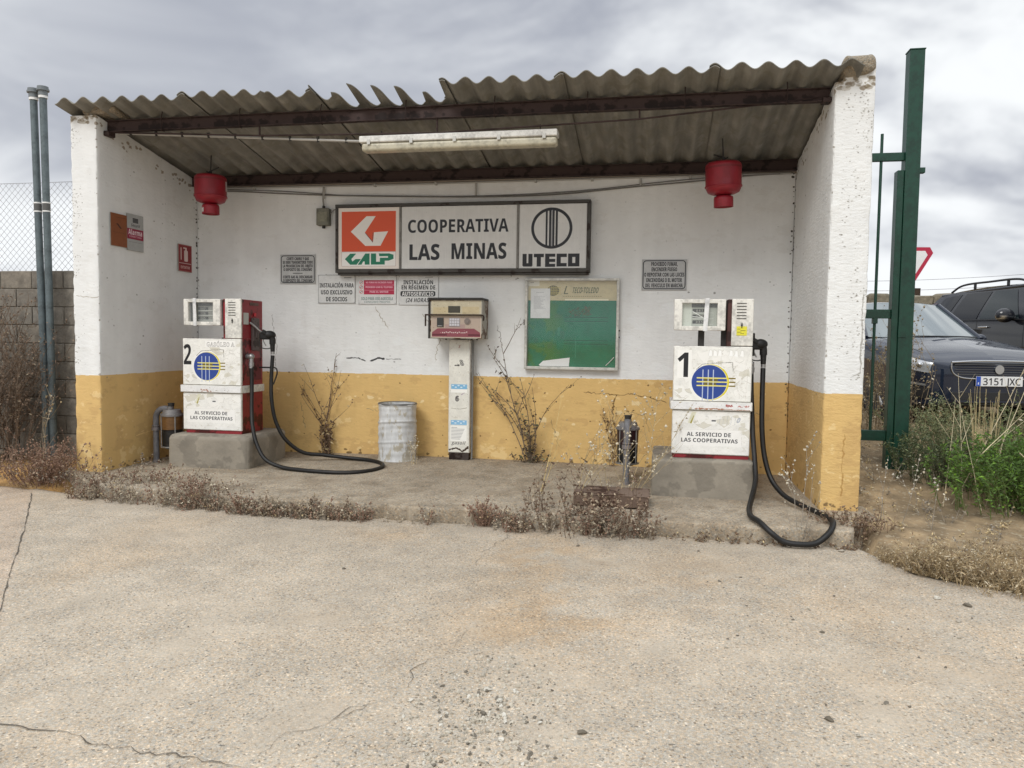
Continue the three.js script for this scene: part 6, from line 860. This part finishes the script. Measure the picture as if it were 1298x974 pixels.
// ------------------------------------------------------------------ plants
class Acc { // collects thin stems, leaves and seed heads with a colour each
  constructor() { this.p = []; this.n = []; this.c = []; }
  tri(a, b, c, col) { const ux = b[0] - a[0], uy = b[1] - a[1], uz = b[2] - a[2], vx = c[0] - a[0], vy = c[1] - a[1], vz = c[2] - a[2]; let x = uy * vz - uz * vy, y = uz * vx - ux * vz, z = ux * vy - uy * vx; const l = Math.hypot(x, y, z) || 1; x /= l; y /= l; z /= l; this.p.push(...a, ...b, ...c); for (let i = 0; i < 3; i++) { this.n.push(x, y, z); this.c.push(...col); } }
  seg(a, b, r0, r1, col) { const d = [b[0] - a[0], b[1] - a[1], b[2] - a[2]], l = Math.hypot(...d) || 1, h = Math.abs(d[1] / l) > 0.9 ? [1, 0, 0] : [0, 1, 0]; let u = [d[1] * h[2] - d[2] * h[1], d[2] * h[0] - d[0] * h[2], d[0] * h[1] - d[1] * h[0]], ul = Math.hypot(...u); u = u.map((q) => q / ul); const w = [(d[1] * u[2] - d[2] * u[1]) / l, (d[2] * u[0] - d[0] * u[2]) / l, (d[0] * u[1] - d[1] * u[0]) / l], ring = (o, r) => [0, 1, 2].map((k) => { const an = k * 2.0944, cs = Math.cos(an) * r, sn = Math.sin(an) * r; return [o[0] + u[0] * cs + w[0] * sn, o[1] + u[1] * cs + w[1] * sn, o[2] + u[2] * cs + w[2] * sn]; }), A = ring(a, r0), B = ring(b, r1); for (let k = 0; k < 3; k++) { const m = (k + 1) % 3; this.tri(A[k], A[m], B[k], col); this.tri(A[m], B[m], B[k], col); } }
  leaf(o, d, len, w, col, rnd) { const l = Math.hypot(...d) || 1, f = d.map((q) => q / l); let s = [rnd() - 0.5, rnd() - 0.5, rnd() - 0.5]; const k = s[0] * f[0] + s[1] * f[1] + s[2] * f[2]; s = s.map((q, i) => q - f[i] * k); const sl = Math.hypot(...s) || 1; s = s.map((q) => q / sl * w / 2); const m = [o[0] + f[0] * len * 0.45, o[1] + f[1] * len * 0.45, o[2] + f[2] * len * 0.45], e = [o[0] + f[0] * len, o[1] + f[1] * len - len * 0.15, o[2] + f[2] * len]; this.tri(o, [m[0] + s[0], m[1] + s[1], m[2] + s[2]], e, col); this.tri(o, e, [m[0] - s[0], m[1] - s[1], m[2] - s[2]], col); }
  head(o, r, col, rnd) { const q = [[r, 0, 0], [-r, 0, 0], [0, r * 1.2, 0], [0, -r, 0], [0, 0, r], [0, 0, -r]].map((v) => v.map((t, i) => o[i] + t * (0.7 + rnd() * 0.6))); for (const [a, b, c] of [[0, 2, 4], [4, 2, 1], [1, 2, 5], [5, 2, 0], [4, 3, 0], [1, 3, 4], [5, 3, 1], [0, 3, 5]]) this.tri(q[a], q[b], q[c], col); }
  geo() { const g = new THREE.BufferGeometry(); g.setAttribute('position', new THREE.Float32BufferAttribute(this.p, 3)); g.setAttribute('normal', new THREE.Float32BufferAttribute(this.n, 3)); g.setAttribute('color', new THREE.Float32BufferAttribute(this.c, 3)); return g; }
}
const plantM = M({ vertexColors: true, roughness: 0.95, side: THREE.DoubleSide });
const leafM = new THREE.MeshPhysicalMaterial({ vertexColors: true, roughness: 0.9, side: THREE.DoubleSide, transmission: 0.3, thickness: 0 });
const tone = (c, rnd, v = 0.35) => { const k = 1 + (rnd() - 0.5) * 2 * v; return [c[0] * k, c[1] * k, c[2] * k]; };
const BROWN = [0.16, 0.105, 0.065], DARKB = [0.085, 0.055, 0.035], RUSTY = [0.235, 0.145, 0.10], STRAW = [0.46, 0.36, 0.20], PALE = [0.56, 0.50, 0.38], GREY = [0.27, 0.235, 0.19], GREEN = [0.095, 0.18, 0.028], VIVID = [0.16, 0.31, 0.025], SAGE = [0.20, 0.23, 0.11], DGREEN = [0.035, 0.06, 0.02];
// grow one branching stem; returns nothing, fills S (stems) and L (leaves, heads)
function grow(S, L, o, dir, len, r, o2, rnd, depth = 0) {
  const n = Math.max(3, Math.round(len / o2.step)), st = len / n; let p = o.slice(), d = dir.slice();
  for (let i = 0; i < n; i++) {
    d = [d[0] + (rnd() - 0.5) * o2.bend, d[1] + (rnd() - 0.5) * o2.bend * 0.5 + (o2.lift ?? 0), d[2] + (rnd() - 0.5) * o2.bend]; const l = Math.hypot(...d); d = d.map((q) => q / l);
    const q = p.map((v, k) => v + d[k] * st), t = i / n; if (q[1] < (o2.floor ?? -9)) q[1] = o2.floor; if (o2.zmin !== undefined && q[2] < o2.zmin) q[2] = o2.zmin; S.seg(p, q, r * (1 - 0.7 * t), r * (1 - 0.7 * (i + 1) / n), tone(o2.stem, rnd, 0.2));
    if (depth < o2.depth && i > n * (o2.bare ?? 0.15) && rnd() < o2.branch) { const a = rnd() * 6.283, sp = o2.spread; grow(S, L, q, [d[0] + Math.cos(a) * sp, d[1] + 0.25, d[2] + Math.sin(a) * sp], len * (0.28 + 0.34 * rnd()) * (1 - t * 0.5), r * 0.6, o2, rnd, depth + 1); }
    const dens = o2.leafy(q[1] - o2.base, depth, t); for (let k = 0; k < 3; k++) if (rnd() < dens) { if (rnd() < (o2.heads ?? 0)) L.head(q.map((v) => v + (rnd() - 0.5) * 0.01), o2.hr * (0.6 + rnd() * 0.8), tone(o2.headCol ?? o2.leafCol, rnd), rnd); else L.leaf(q, [rnd() - 0.5, rnd() * 0.7 - 0.15, rnd() - 0.5], o2.ls * (0.5 + rnd()), o2.ls * o2.lw * (0.5 + rnd()), tone(rnd() < 0.25 && o2.leafCol2 ? o2.leafCol2 : o2.leafCol, rnd), rnd); }
    p = q;
  }
}
function plant(name, label, category, pos, stems, o, seed, group, m2 = plantM) {
  const rnd = mulberry(seed), S = new Acc(), L = new Acc(), t = thing(name, label, category, pos, 0, group); o.base = 0;
  for (const [dx, dz, dir, len, r, dy] of stems) grow(S, L, [dx, dy ?? -0.03, dz], dir, len, r, o, rnd);
  P('stem', S.geo(), plantM, t); if (L.p.length) P('foliage', L.geo(), m2, t); return t;
}
const fan = (n, rad, len, r, lean, seed, bias = [0, 0]) => { const q = mulberry(seed), o = []; for (let i = 0; i < n; i++) { const a = q() * 6.283, k = q(); o.push([Math.cos(a) * rad * k, Math.sin(a) * rad * k * 0.6, [Math.cos(a) * lean * q() + bias[0], 1, Math.sin(a) * lean * q() + bias[1]], len * (0.55 + 0.45 * q()), r * (0.7 + 0.6 * q())]); } return o; };
const DRY = { step: 0.035, bend: 0.16, depth: 2, branch: 0.22, spread: 0.8, stem: BROWN, leafCol: BROWN, leafCol2: STRAW, ls: 0.028, lw: 0.45, hr: 0.008, heads: 0.3 };
plant('dry_weed', 'tall dead brown weed against the back wall left of the drum', 'weed', [1.65, 0.02, 0.07], [[0, 0, [0.0, 1, 0.02], 1.12, 0.009], [-0.03, 0.02, [-0.03, 1, 0], 0.6, 0.006], [0.03, 0.03, [0.05, 1, 0.05], 0.6, 0.006], [0.0, 0.02, [0.38, 1, 0.02], 0.6, 0.005, 0.4], [0.0, 0.03, [-0.3, 1, 0.05], 0.65, 0.005, 0.42], [0.0, 0.03, [-0.55, 1, 0.05], 0.5, 0.004, 0.36], [0.02, 0.03, [0.85, 0.8, 0.05], 0.35, 0.004, 0.32], ...fan(16, 0.05, 0.36, 0.004, 0.12, 4)], { ...DRY, zmin: -0.05, stem: BROWN, leafCol: [0.13, 0.08, 0.05], ls: 0.036, lw: 0.6, leafy: (y) => y < 0.4 ? 0.5 : 0.12, branch: 0.14 }, 101);
plant('dry_weed', 'dead leggy weed with grey-green leaves under the notice board', 'weed', [4.0, 0.03, 0.1], [[0, 0, [-0.18, 1, 0.02], 1.36, 0.009], [-0.02, 0.02, [-0.34, 1, 0], 1.2, 0.007], [0.02, 0.0, [0.02, 1, 0.03], 0.98, 0.008], [0.03, 0.03, [0.12, 1, 0.03], 0.9, 0.006], [0.02, 0.03, [0.6, 1, 0.05], 0.7, 0.005, 0.28], [-0.02, 0.03, [-0.7, 1, 0.05], 0.5, 0.004, 0.26], ...fan(8, 0.05, 0.45, 0.004, 0.15, 5), ...fan(16, 0.12, 0.16, 0.003, 0.9, 6)], { ...DRY, zmin: -0.04, stem: [0.15, 0.11, 0.075], leafCol: [0.12, 0.09, 0.06], leafCol2: [0.12, 0.13, 0.07], ls: 0.036, lw: 0.6, leafy: (y) => y < 0.16 ? 0.8 : y < 0.5 ? 0.32 : 0.15, branch: 0.15 }, 103);
plant('dry_weed', 'thin brown weed rooted in the wall crack left of the dark red filter', 'weed', [4.86, 0.03, 0.06], [...fan(6, 0.05, 0.72, 0.004, 0.35, 8)], { ...DRY, zmin: -0.03, leafCol: [0.14, 0.085, 0.05], leafy: (y) => 0.22, branch: 0.2 }, 107);
plant('straw_weed', 'tangle of tall straw-coloured stalks around the dark red filter', 'weed', [5.0, 0.0, 1.45], [[-0.35, 0.3, [0.25, 1, -0.1], 0.95, 0.004], [-0.32, 0.5, [0.2, 1, -0.1], 0.9, 0.004], [-0.1, 0.2, [-0.15, 1, 0], 0.6, 0.0035], [0.02, 0.25, [0.12, 1, 0], 0.75, 0.004], [0.1, 0.2, [0.5, 1, 0], 0.95, 0.004], [0.1, 0.3, [0.2, 1, 0.1], 0.7, 0.0035], [0.14, 0.1, [0.35, 1, -0.1], 0.9, 0.004], [-0.02, 0.35, [-0.3, 1, 0.05], 0.62, 0.0035], [0.05, 0.1, [0.05, 1, 0.1], 0.55, 0.0035], [0.0, 0.3, [0.7, 0.75, 0], 0.7, 0.004]], { ...DRY, depth: 2, branch: 0.3, stem: [0.40, 0.31, 0.17], leafCol: STRAW, leafCol2: PALE, hr: 0.009, heads: 0.7, headCol: PALE, leafy: (y, d) => d ? 0.13 : 0.06, spread: 0.9 }, 109);
plant('straw_weed', 'single long straw stalk leaning in front of the wall under the notice board', 'weed', [4.32, 0.02, 1.5], [[0, 0, [0.22, 1, -0.15], 0.95, 0.0045], [0.02, 0.1, [0.3, 1, -0.2], 0.7, 0.003]], { ...DRY, bend: 0.05, branch: 0.12, stem: [0.50, 0.38, 0.17], leafCol: STRAW, heads: 0.6, leafy: () => 0.05 }, 111);
plant('straw_weed', 'sparse pale seedy weed between the drum and the terminal post', 'weed', [2.83, 0.02, 0.5], fan(6, 0.06, 0.42, 0.0025, 0.3, 12), { ...DRY, stem: STRAW, leafCol: PALE, heads: 0.6, leafy: () => 0.16 }, 113);
plant('straw_weed', 'pale seedy weed growing out of the kerb inside the hose loop of pump 1', 'weed', [6.37, 0.0, 2.27], [[0, 0, [0.02, 1, 0], 0.64, 0.004], [0.03, 0, [0.1, 1, 0], 0.5, 0.003], [-0.03, 0.01, [-0.1, 1, 0.02], 0.48, 0.003], [0.05, 0, [0.25, 1, 0], 0.3, 0.0025], [-0.06, 0, [-0.3, 1, 0], 0.26, 0.0025]], { ...DRY, bend: 0.1, stem: GREY, leafCol: PALE, leafCol2: STRAW, headCol: [0.50, 0.46, 0.37], heads: 0.6, hr: 0.0065, leafy: (y) => y > 0.3 ? 0.25 : 0.1 }, 115);
plant('dry_shrub', 'big dead grey-brown shrub in front of the block wall at the left edge', 'shrub', [-1.62, -0.05, 1.28], fan(60, 0.42, 1.65, 0.006, 0.3, 20, [-0.08, 0]), { ...DRY, step: 0.05, branch: 0.34, stem: [0.16, 0.115, 0.08], leafCol: [0.19, 0.135, 0.095], leafCol2: [0.34, 0.28, 0.20], ls: 0.03, heads: 0.4, hr: 0.009, zmin: -0.45, leafy: (y) => y < 0.75 ? 0.42 : 0.22 }, 117);
plant('dry_weed', 'pale forked dead weed at the foot of the vent pipes', 'weed', [-1.1, -0.04, 1.12], [[0, 0, [0, 1, 0], 0.78, 0.007], [0.02, 0, [0.28, 1, 0], 0.62, 0.005], [-0.02, 0, [-0.25, 1, 0], 0.66, 0.005], [0.03, 0.02, [0.1, 1, 0.05], 0.5, 0.004]], { ...DRY, stem: [0.34, 0.29, 0.21], leafCol: STRAW, leafCol2: PALE, heads: 0.5, hr: 0.012, leafy: () => 0.1, branch: 0.16 }, 119);
plant('dry_shrub', 'low reddish-brown dead clump left of the shelter pier', 'shrub', [-0.46, -0.07, 1.82], [...fan(110, 0.36, 0.36, 0.003, 0.9, 22), ...fan(30, 0.2, 0.48, 0.003, 0.5, 23, [0.3, 0])], { ...DRY, branch: 0.3, stem: [0.20, 0.125, 0.085], leafCol: RUSTY, leafCol2: [0.36, 0.27, 0.19], ls: 0.022, leafy: () => 0.4 }, 121);
plant('dry_shrub', 'round reddish-brown dead tuft on the kerb in front of the terminal', 'shrub', [4.0, -0.09, 2.31], fan(60, 0.06, 0.2, 0.002, 0.9, 24), { ...DRY, branch: 0.3, depth: 1, stem: RUSTY, leafCol: RUSTY, ls: 0.016, leafy: () => 0.5 }, 123);
plant('dry_shrub', 'broad dark clump of dead leafy weeds in front of the rusty box', 'shrub', [4.86, -0.1, 2.27], [...fan(85, 0.5, 0.25, 0.003, 0.6, 25), ...fan(14, 0.5, 0.5, 0.003, 0.2, 26)], { ...DRY, branch: 0.28, stem: [0.13, 0.09, 0.06], leafCol: [0.19, 0.13, 0.09], leafCol2: [0.42, 0.34, 0.24], ls: 0.03, lw: 0.6, heads: 0.2, leafy: (y) => y < 0.25 ? 0.45 : 0.2 }, 125);
plant('dry_weed', 'dead brown stalks standing in the kerb weeds left of the dark clump', 'weed', [4.42, -0.08, 2.24], fan(12, 0.22, 0.42, 0.003, 0.15, 27), { ...DRY, depth: 1, stem: [0.15, 0.105, 0.07], leafCol: BROWN, leafy: () => 0.3, ls: 0.02 }, 127);
plant('dry_shrub', 'dry brown leafy tuft at the foot of the right pier', 'shrub', [6.78, -0.08, 2.02], fan(80, 0.26, 0.22, 0.003, 0.7, 28), { ...DRY, branch: 0.25, stem: BROWN, leafCol: [0.22, 0.15, 0.10], leafCol2: STRAW, ls: 0.024, leafy: () => 0.4 }, 129);
plant('straw_weed', 'pale stalks with white tufts beside the right pier', 'weed', [7.05, -0.03, 1.75], [[0, 0, [0.12, 1, 0], 0.55, 0.003], [0.12, 0.1, [0.3, 1, 0], 0.5, 0.003], [-0.02, 0.2, [-0.05, 1, 0], 0.32, 0.003], [0.3, 0.2, [0.15, 1, 0], 0.4, 0.003], [0.35, -0.2, [-0.2, 1, 0], 0.45, 0.003]], { ...DRY, bend: 0.12, stem: GREY, leafCol: PALE, headCol: [0.52, 0.49, 0.41], heads: 0.6, hr: 0.0065, leafy: (y) => y > 0.2 ? 0.28 : 0.08 }, 131);
plant('dry_weed', 'bleached bare twigs leaning at the foot of the green gate post', 'weed', [7.32, 0.08, 0.75], [...fan(9, 0.22, 0.42, 0.004, 0.9, 30), [0, 0, [0.9, 0.5, 0], 0.5, 0.004], [0.1, 0, [-0.8, 0.7, 0], 0.45, 0.004]], { ...DRY, stem: GREY, leafCol: PALE, heads: 0.6, leafy: () => 0.1 }, 133);
plant('dry_weed', 'tall brown dead growth behind the gate bars', 'weed', [7.75, 0.28, -0.75], fan(46, 0.4, 1.3, 0.004, 0.12, 31), { ...DRY, step: 0.06, stem: [0.26, 0.2, 0.125], leafCol: [0.30, 0.24, 0.15], leafCol2: PALE, ls: 0.03, heads: 0.4, hr: 0.01, leafy: () => 0.3 }, 135);
// the green bank on the right
const LUSH = { ...DRY, step: 0.03, bend: 0.14, depth: 2, branch: 0.34, spread: 0.7, heads: 0, lw: 0.32 };
plant('green_bush', 'vivid green feathery bush nearest the road on the right bank', 'bush', [8.25, 0.03, 1.3], [...fan(95, 0.5, 0.62, 0.004, 0.45, 40), ...fan(30, 0.7, 0.45, 0.004, 0.7, 41)], { ...LUSH, stem: [0.09, 0.12, 0.03], leafCol: GREEN, leafCol2: VIVID, ls: 0.038, leafy: (y) => y > 0.08 ? 0.62 : 0.25 }, 141, undefined, leafM);
plant('green_bush', 'dark green low bush beside the green gate post', 'bush', [7.86, 0.08, 0.7], fan(70, 0.4, 0.5, 0.004, 0.55, 42), { ...LUSH, stem: [0.07, 0.075, 0.035], leafCol: [0.055, 0.085, 0.028], leafCol2: SAGE, ls: 0.032, leafy: (y) => 0.5 }, 143, undefined, leafM);
plant('green_bush', 'grey-green airy bush in front of the saloon bumper', 'bush', [8.02, 0.16, 0.18], fan(80, 0.42, 0.62, 0.004, 0.4, 44), { ...LUSH, stem: [0.17, 0.17, 0.08], leafCol: SAGE, leafCol2: [0.30, 0.30, 0.15], ls: 0.03, heads: 0.1, hr: 0.008, leafy: (y) => y > 0.3 ? 0.45 : 0.2 }, 145, undefined, leafM);
plant('green_bush', 'mixed green and straw bush under the licence plate', 'bush', [8.75, 0.15, 0.35], fan(80, 0.5, 0.6, 0.004, 0.4, 46), { ...LUSH, stem: [0.2, 0.18, 0.09], leafCol: [0.11, 0.14, 0.05], leafCol2: [0.36, 0.33, 0.17], ls: 0.034, leafy: () => 0.42 }, 147, undefined, leafM);
plant('straw_grass', 'bundle of upright straw stalks rising from the green bank', 'grass', [8.12, 0.05, 0.9], fan(34, 0.11, 1.0, 0.0045, 0.07, 48), { ...DRY, depth: 0, bend: 0.03, stem: [0.46, 0.37, 0.20], leafCol: STRAW, leafy: () => 0.03 }, 149);
plant('straw_grass', 'long bleached stalks slanting across the saloon', 'grass', [7.86, 0.05, 1.1], [[-0.1, 0.1, [0.46, 1, 0.1], 1.75, 0.005], [0.12, 0, [0.36, 1, 0.05], 1.55, 0.0055], [0.02, 0, [-0.02, 1, 0], 1.1, 0.004], [0.16, 0.1, [0.2, 1, 0.02], 1.0, 0.004], [-0.2, 0.2, [0.1, 1, 0], 0.9, 0.0035], [0.05, 0.3, [-0.25, 1, 0], 0.95, 0.0035]], { ...DRY, depth: 1, bend: 0.035, branch: 0.05, stem: [0.58, 0.50, 0.34], leafCol: PALE, heads: 0.4, leafy: (y) => y > 1.1 ? 0.2 : 0.01 }, 151);
plant('straw_grass', 'broken straw stalks lying over the front of the green bush', 'grass', [8.1, 0.55, 1.55], [[0, 0, [0.55, -0.55, 0.1], 0.75, 0.005], [0.05, 0.1, [0.9, -0.12, 0.1], 0.6, 0.005], [-0.3, 0.1, [0.5, 0.6, 0], 0.5, 0.004]], { ...DRY, depth: 0, bend: 0.03, stem: [0.60, 0.52, 0.34], leafCol: PALE, leafy: () => 0.02 }, 153);
// uncountable low growth
function strip(name, label, category, n, place, opt, seed) {
  const rnd = mulberry(seed), S = new Acc(), L = new Acc();
  for (let i = 0; i < n; i++) { const [x, y, z, h] = place(rnd, i); const o = { ...DRY, step: 0.03, depth: 1, branch: 0.25, ls: 0.02, base: y, ...opt(rnd) }, m = 2 + Math.floor(rnd() * 4); for (let k = 0; k < m; k++) { const a = rnd() * 6.283, q = 0.2 + rnd() * 0.7; grow(S, L, [x + (rnd() - 0.5) * 0.05, y - 0.015, z + (rnd() - 0.5) * 0.04], [Math.cos(a) * q, 1, Math.sin(a) * q], h * (0.5 + 0.6 * rnd()), 0.0022, o, rnd); } }
  return stuff(name, [S.geo(), L.geo()], plantM, label, category);
}
const kerbZ = (x) => lerp(2.14, 2.33, sstep(0, 2.2, x));
strip('kerb_weeds', 'withered brown weeds growing along the foot of the kerb', 'weeds', 600, (r) => { let x, n = 0; do x = r() < 0.45 ? lerp(0.2, 2.2, r()) : lerp(2.2, 5.3, r()); while (n++ < (x < 2.4 ? 1 : 3) && fbm(x * 4.3, 4, 4, 778, 0, 0.65) < 0.46); const d = x < 2.2 ? 1 : x < 3.2 ? 0.75 : x < 4.3 ? 0.85 : 1; return [x, x < 1.6 && r() < 0.3 ? 0.0 : -0.12, x < 1.9 && r() < 0.5 ? kerbZ(x) - 0.05 - r() * 0.32 : kerbZ(x) + (r() ** 1.6) * 0.12, d * lerp(0.07, 0.22, r())]; }, (r) => r() < 0.3 ? { stem: RUSTY, leafCol: RUSTY, leafCol2: PALE, leafy: () => 0.4 } : r() < 0.6 ? { stem: GREY, leafCol: [0.34, 0.28, 0.20], leafCol2: PALE, leafy: () => 0.35 } : { stem: [0.2, 0.15, 0.10], leafCol: [0.2, 0.14, 0.095], leafCol2: STRAW, leafy: () => 0.4 }, 201);
strip('kerb_weeds', 'few scattered dry sprigs at the kerb near the hose loop of pump 1', 'weeds', 40, (r) => [lerp(5.3, 6.75, r()), -0.12, 2.32 + r() * 0.06, 0.03 + r() * 0.07], () => ({ stem: GREY, leafCol: BROWN, leafCol2: STRAW, leafy: () => 0.35 }), 203);
strip('left_verge_weeds', 'dry brown litter and sprigs on the soil left of the shelter', 'weeds', 120, (r) => { const x = lerp(-2.2, 0.25, r()); return [x, groundH(Math.min(x, -0.3), 1.6) - 0.01, r() < 0.4 ? lerp(1.85, 2.0, r()) : lerp(0.9, 1.2, r()), 0.05 + r() * 0.13]; }, (r) => ({ stem: RUSTY, leafCol: r() < 0.5 ? RUSTY : GREY, leafCol2: PALE, leafy: () => 0.45 }), 205);
strip('dry_grass_strip', 'straw-coloured dry grass along the edge of the road on the right', 'grass', 1500, (r) => { let x, e, k, n = 0; do { x = lerp(6.82, 9.2, r() ** 0.85); e = roadEdge(x); k = r(); } while (n++ < 6 && fbm(x * 4, (e - k) * 4, 3, 777) < 0.47); return [x, groundH(x, e - 0.05) + 0.01, e + 0.14 * (fbm(x * 5, 2, 3, 779) - 0.25) + (r() < 0.06 ? r() * 0.2 : 0) - k * k * 0.85 * sstep(6.8, 7.5, x), lerp(0.05, 0.26, r() ** 1.5) * (1 - 0.4 * k)]; }, (r) => ({ stem: [0.36, 0.27, 0.15], leafCol: [0.40, 0.31, 0.185], leafCol2: r() < 0.4 ? [0.56, 0.49, 0.36] : BROWN, heads: 0.2, hr: 0.004, headCol: [0.54, 0.47, 0.34], ls: 0.034, lw: 0.16, branch: 0.3, leafy: (y) => 0.26 }), 207);
strip('bank_weeds', 'sparse dry sprigs and scraps on the dirt bank', 'weeds', 170, (r) => { const x = lerp(6.97, 9, r()), z = lerp(-0.4, 2.9, r()); return [x, groundH(x, z), z, 0.03 + r() * 0.09]; }, (r) => ({ stem: GREY, leafCol: r() < 0.5 ? GREY : STRAW, leafCol2: PALE, leafy: () => 0.25 }), 209);
strip('far_scrub', 'low dry scrub around the parked cars', 'scrub', 420, (r) => { const x = lerp(7.6, 16, r()), z = lerp(-8, -0.2, r()); return [x, groundH(x, z), z, 0.1 + r() * 0.3]; }, (r) => ({ step: 0.07, ls: 0.04, stem: STRAW, leafCol: r() < 0.4 ? SAGE : STRAW, leafCol2: PALE, leafy: () => 0.3 }), 211);
// ------------------------------------------------------------------ stones on the road
{
  const r = mulberry(301), base = [0, 1, 2].map((k) => toCreasedNormals(dirtyEdge(new THREE.IcosahedronGeometry(1, 1), 0.55, 1.4, k * 5 + 2), 0.4)), ms = [[0.46, 0.42, 0.34], [0.36, 0.32, 0.26], [0.52, 0.49, 0.42], [0.14, 0.12, 0.09]].map((c) => M({ color: lin(...c), roughness: 1 }));
  // loose grit, past counting
  const N = 5200, im = new THREE.InstancedMesh(base[0], M({ color: lin(1, 1, 1), roughness: 1 }), N), m4 = new THREE.Matrix4(), q = new THREE.Quaternion(), e = new THREE.Euler(), c = new THREE.Color();
  for (let i = 0; i < N; i++) {
    let x, z, s; const k = r();
    if (k < 0.3) { const a = r() * 6.283, d = r() ** 0.8; x = 4.66 + Math.cos(a) * d * 0.34; z = 5.25 + Math.sin(a) * d * 0.6; s = 0.0022 + 0.0075 * r() ** 4; } else if (k < 0.55) { x = lerp(5.6, 8, r()); z = lerp(3.2, 5.2, r()); s = 0.0016 + 0.0075 * r() ** 5; } else { x = lerp(-1, 8, r()); z = lerp(2.4, 6.1, r() ** 0.8); s = 0.0013 + 0.0026 * r() ** 3; }
    if (z < roadEdge(x) + 0.2) z = roadEdge(x) + 0.3 + r();
    e.set(r() * 6, r() * 6, r() * 6); m4.compose(V(x, roadH(x, z) + s * 0.25, z), q.setFromEuler(e), V(s * (0.9 + r() * 0.6), s * (0.5 + r() * 0.4), s)); im.setMatrixAt(i, m4);
    const t = r(); t < 0.16 ? c.setRGB(0.17, 0.15, 0.12) : t < 0.3 ? c.setRGB(0.58, 0.55, 0.48) : c.setRGB(0.44, 0.40, 0.325).multiplyScalar(0.75 + 0.5 * r()); im.setColorAt(i, c);
  }
  im.name = numbered('grit'); im.castShadow = im.receiveShadow = true; im.userData = { kind: 'stuff', label: 'fine loose grit scattered over the concrete road', category: 'grit' }; scene.add(im);
  // the stones one can pick out
  const px = [[4.63, 5.02, 0.016, 2, 'white pebble in the gritty patch at the bottom centre'], [4.70, 5.10, 0.014, 2, 'second white pebble in the bottom gritty patch, just nearer'], [5.05, 5.28, 0.017, 3, 'dark flat stone right of the bottom gritty patch'], [5.98, 4.98, 0.018, 3, 'dark grey stone in the lower right of the road'], [6.92, 3.35, 0.02, 2, 'pale stone at the road edge by the dry grass'], [7.05, 3.45, 0.022, 3, 'dark stone close to the dry grass strip'], [6.9, 3.72, 0.015, 1, 'small tan stone in the right part of the road'], [7.28, 3.95, 0.017, 2, 'light stone among scattered gravel at the right'], [7.42, 4.05, 0.02, 1, 'flat tan stone at the right edge of the road'], [6.15, 4.05, 0.012, 3, 'small dark stone in the middle right of the road'], [4.78, 2.72, 0.014, 3, 'dark crumb on the rusty patch before the weed clump'], [3.38, 3.6, 0.012, 3, 'dark crumb in the left middle of the road'], [5.62, 2.65, 0.011, 3, 'dark crumb below the kerb left of the hose loop'], [6.62, 2.42, 0.02, 1, 'chip of concrete beside the hose loop on the road']];
  px.forEach(([x, z, s, k, lab], i) => { const g = P(numbered('stone'), base[i % 3], ms[k], scene); g.position.set(x, roadH(x, z) + s * 0.35, z); g.scale.set(s * 1.1, s * 0.5, s * 0.75); g.rotation.y = i * 1.7; g.userData = { label: lab, category: 'stone', group: 'loose stones on the road' }; });
}
renderer.render(scene, camera);
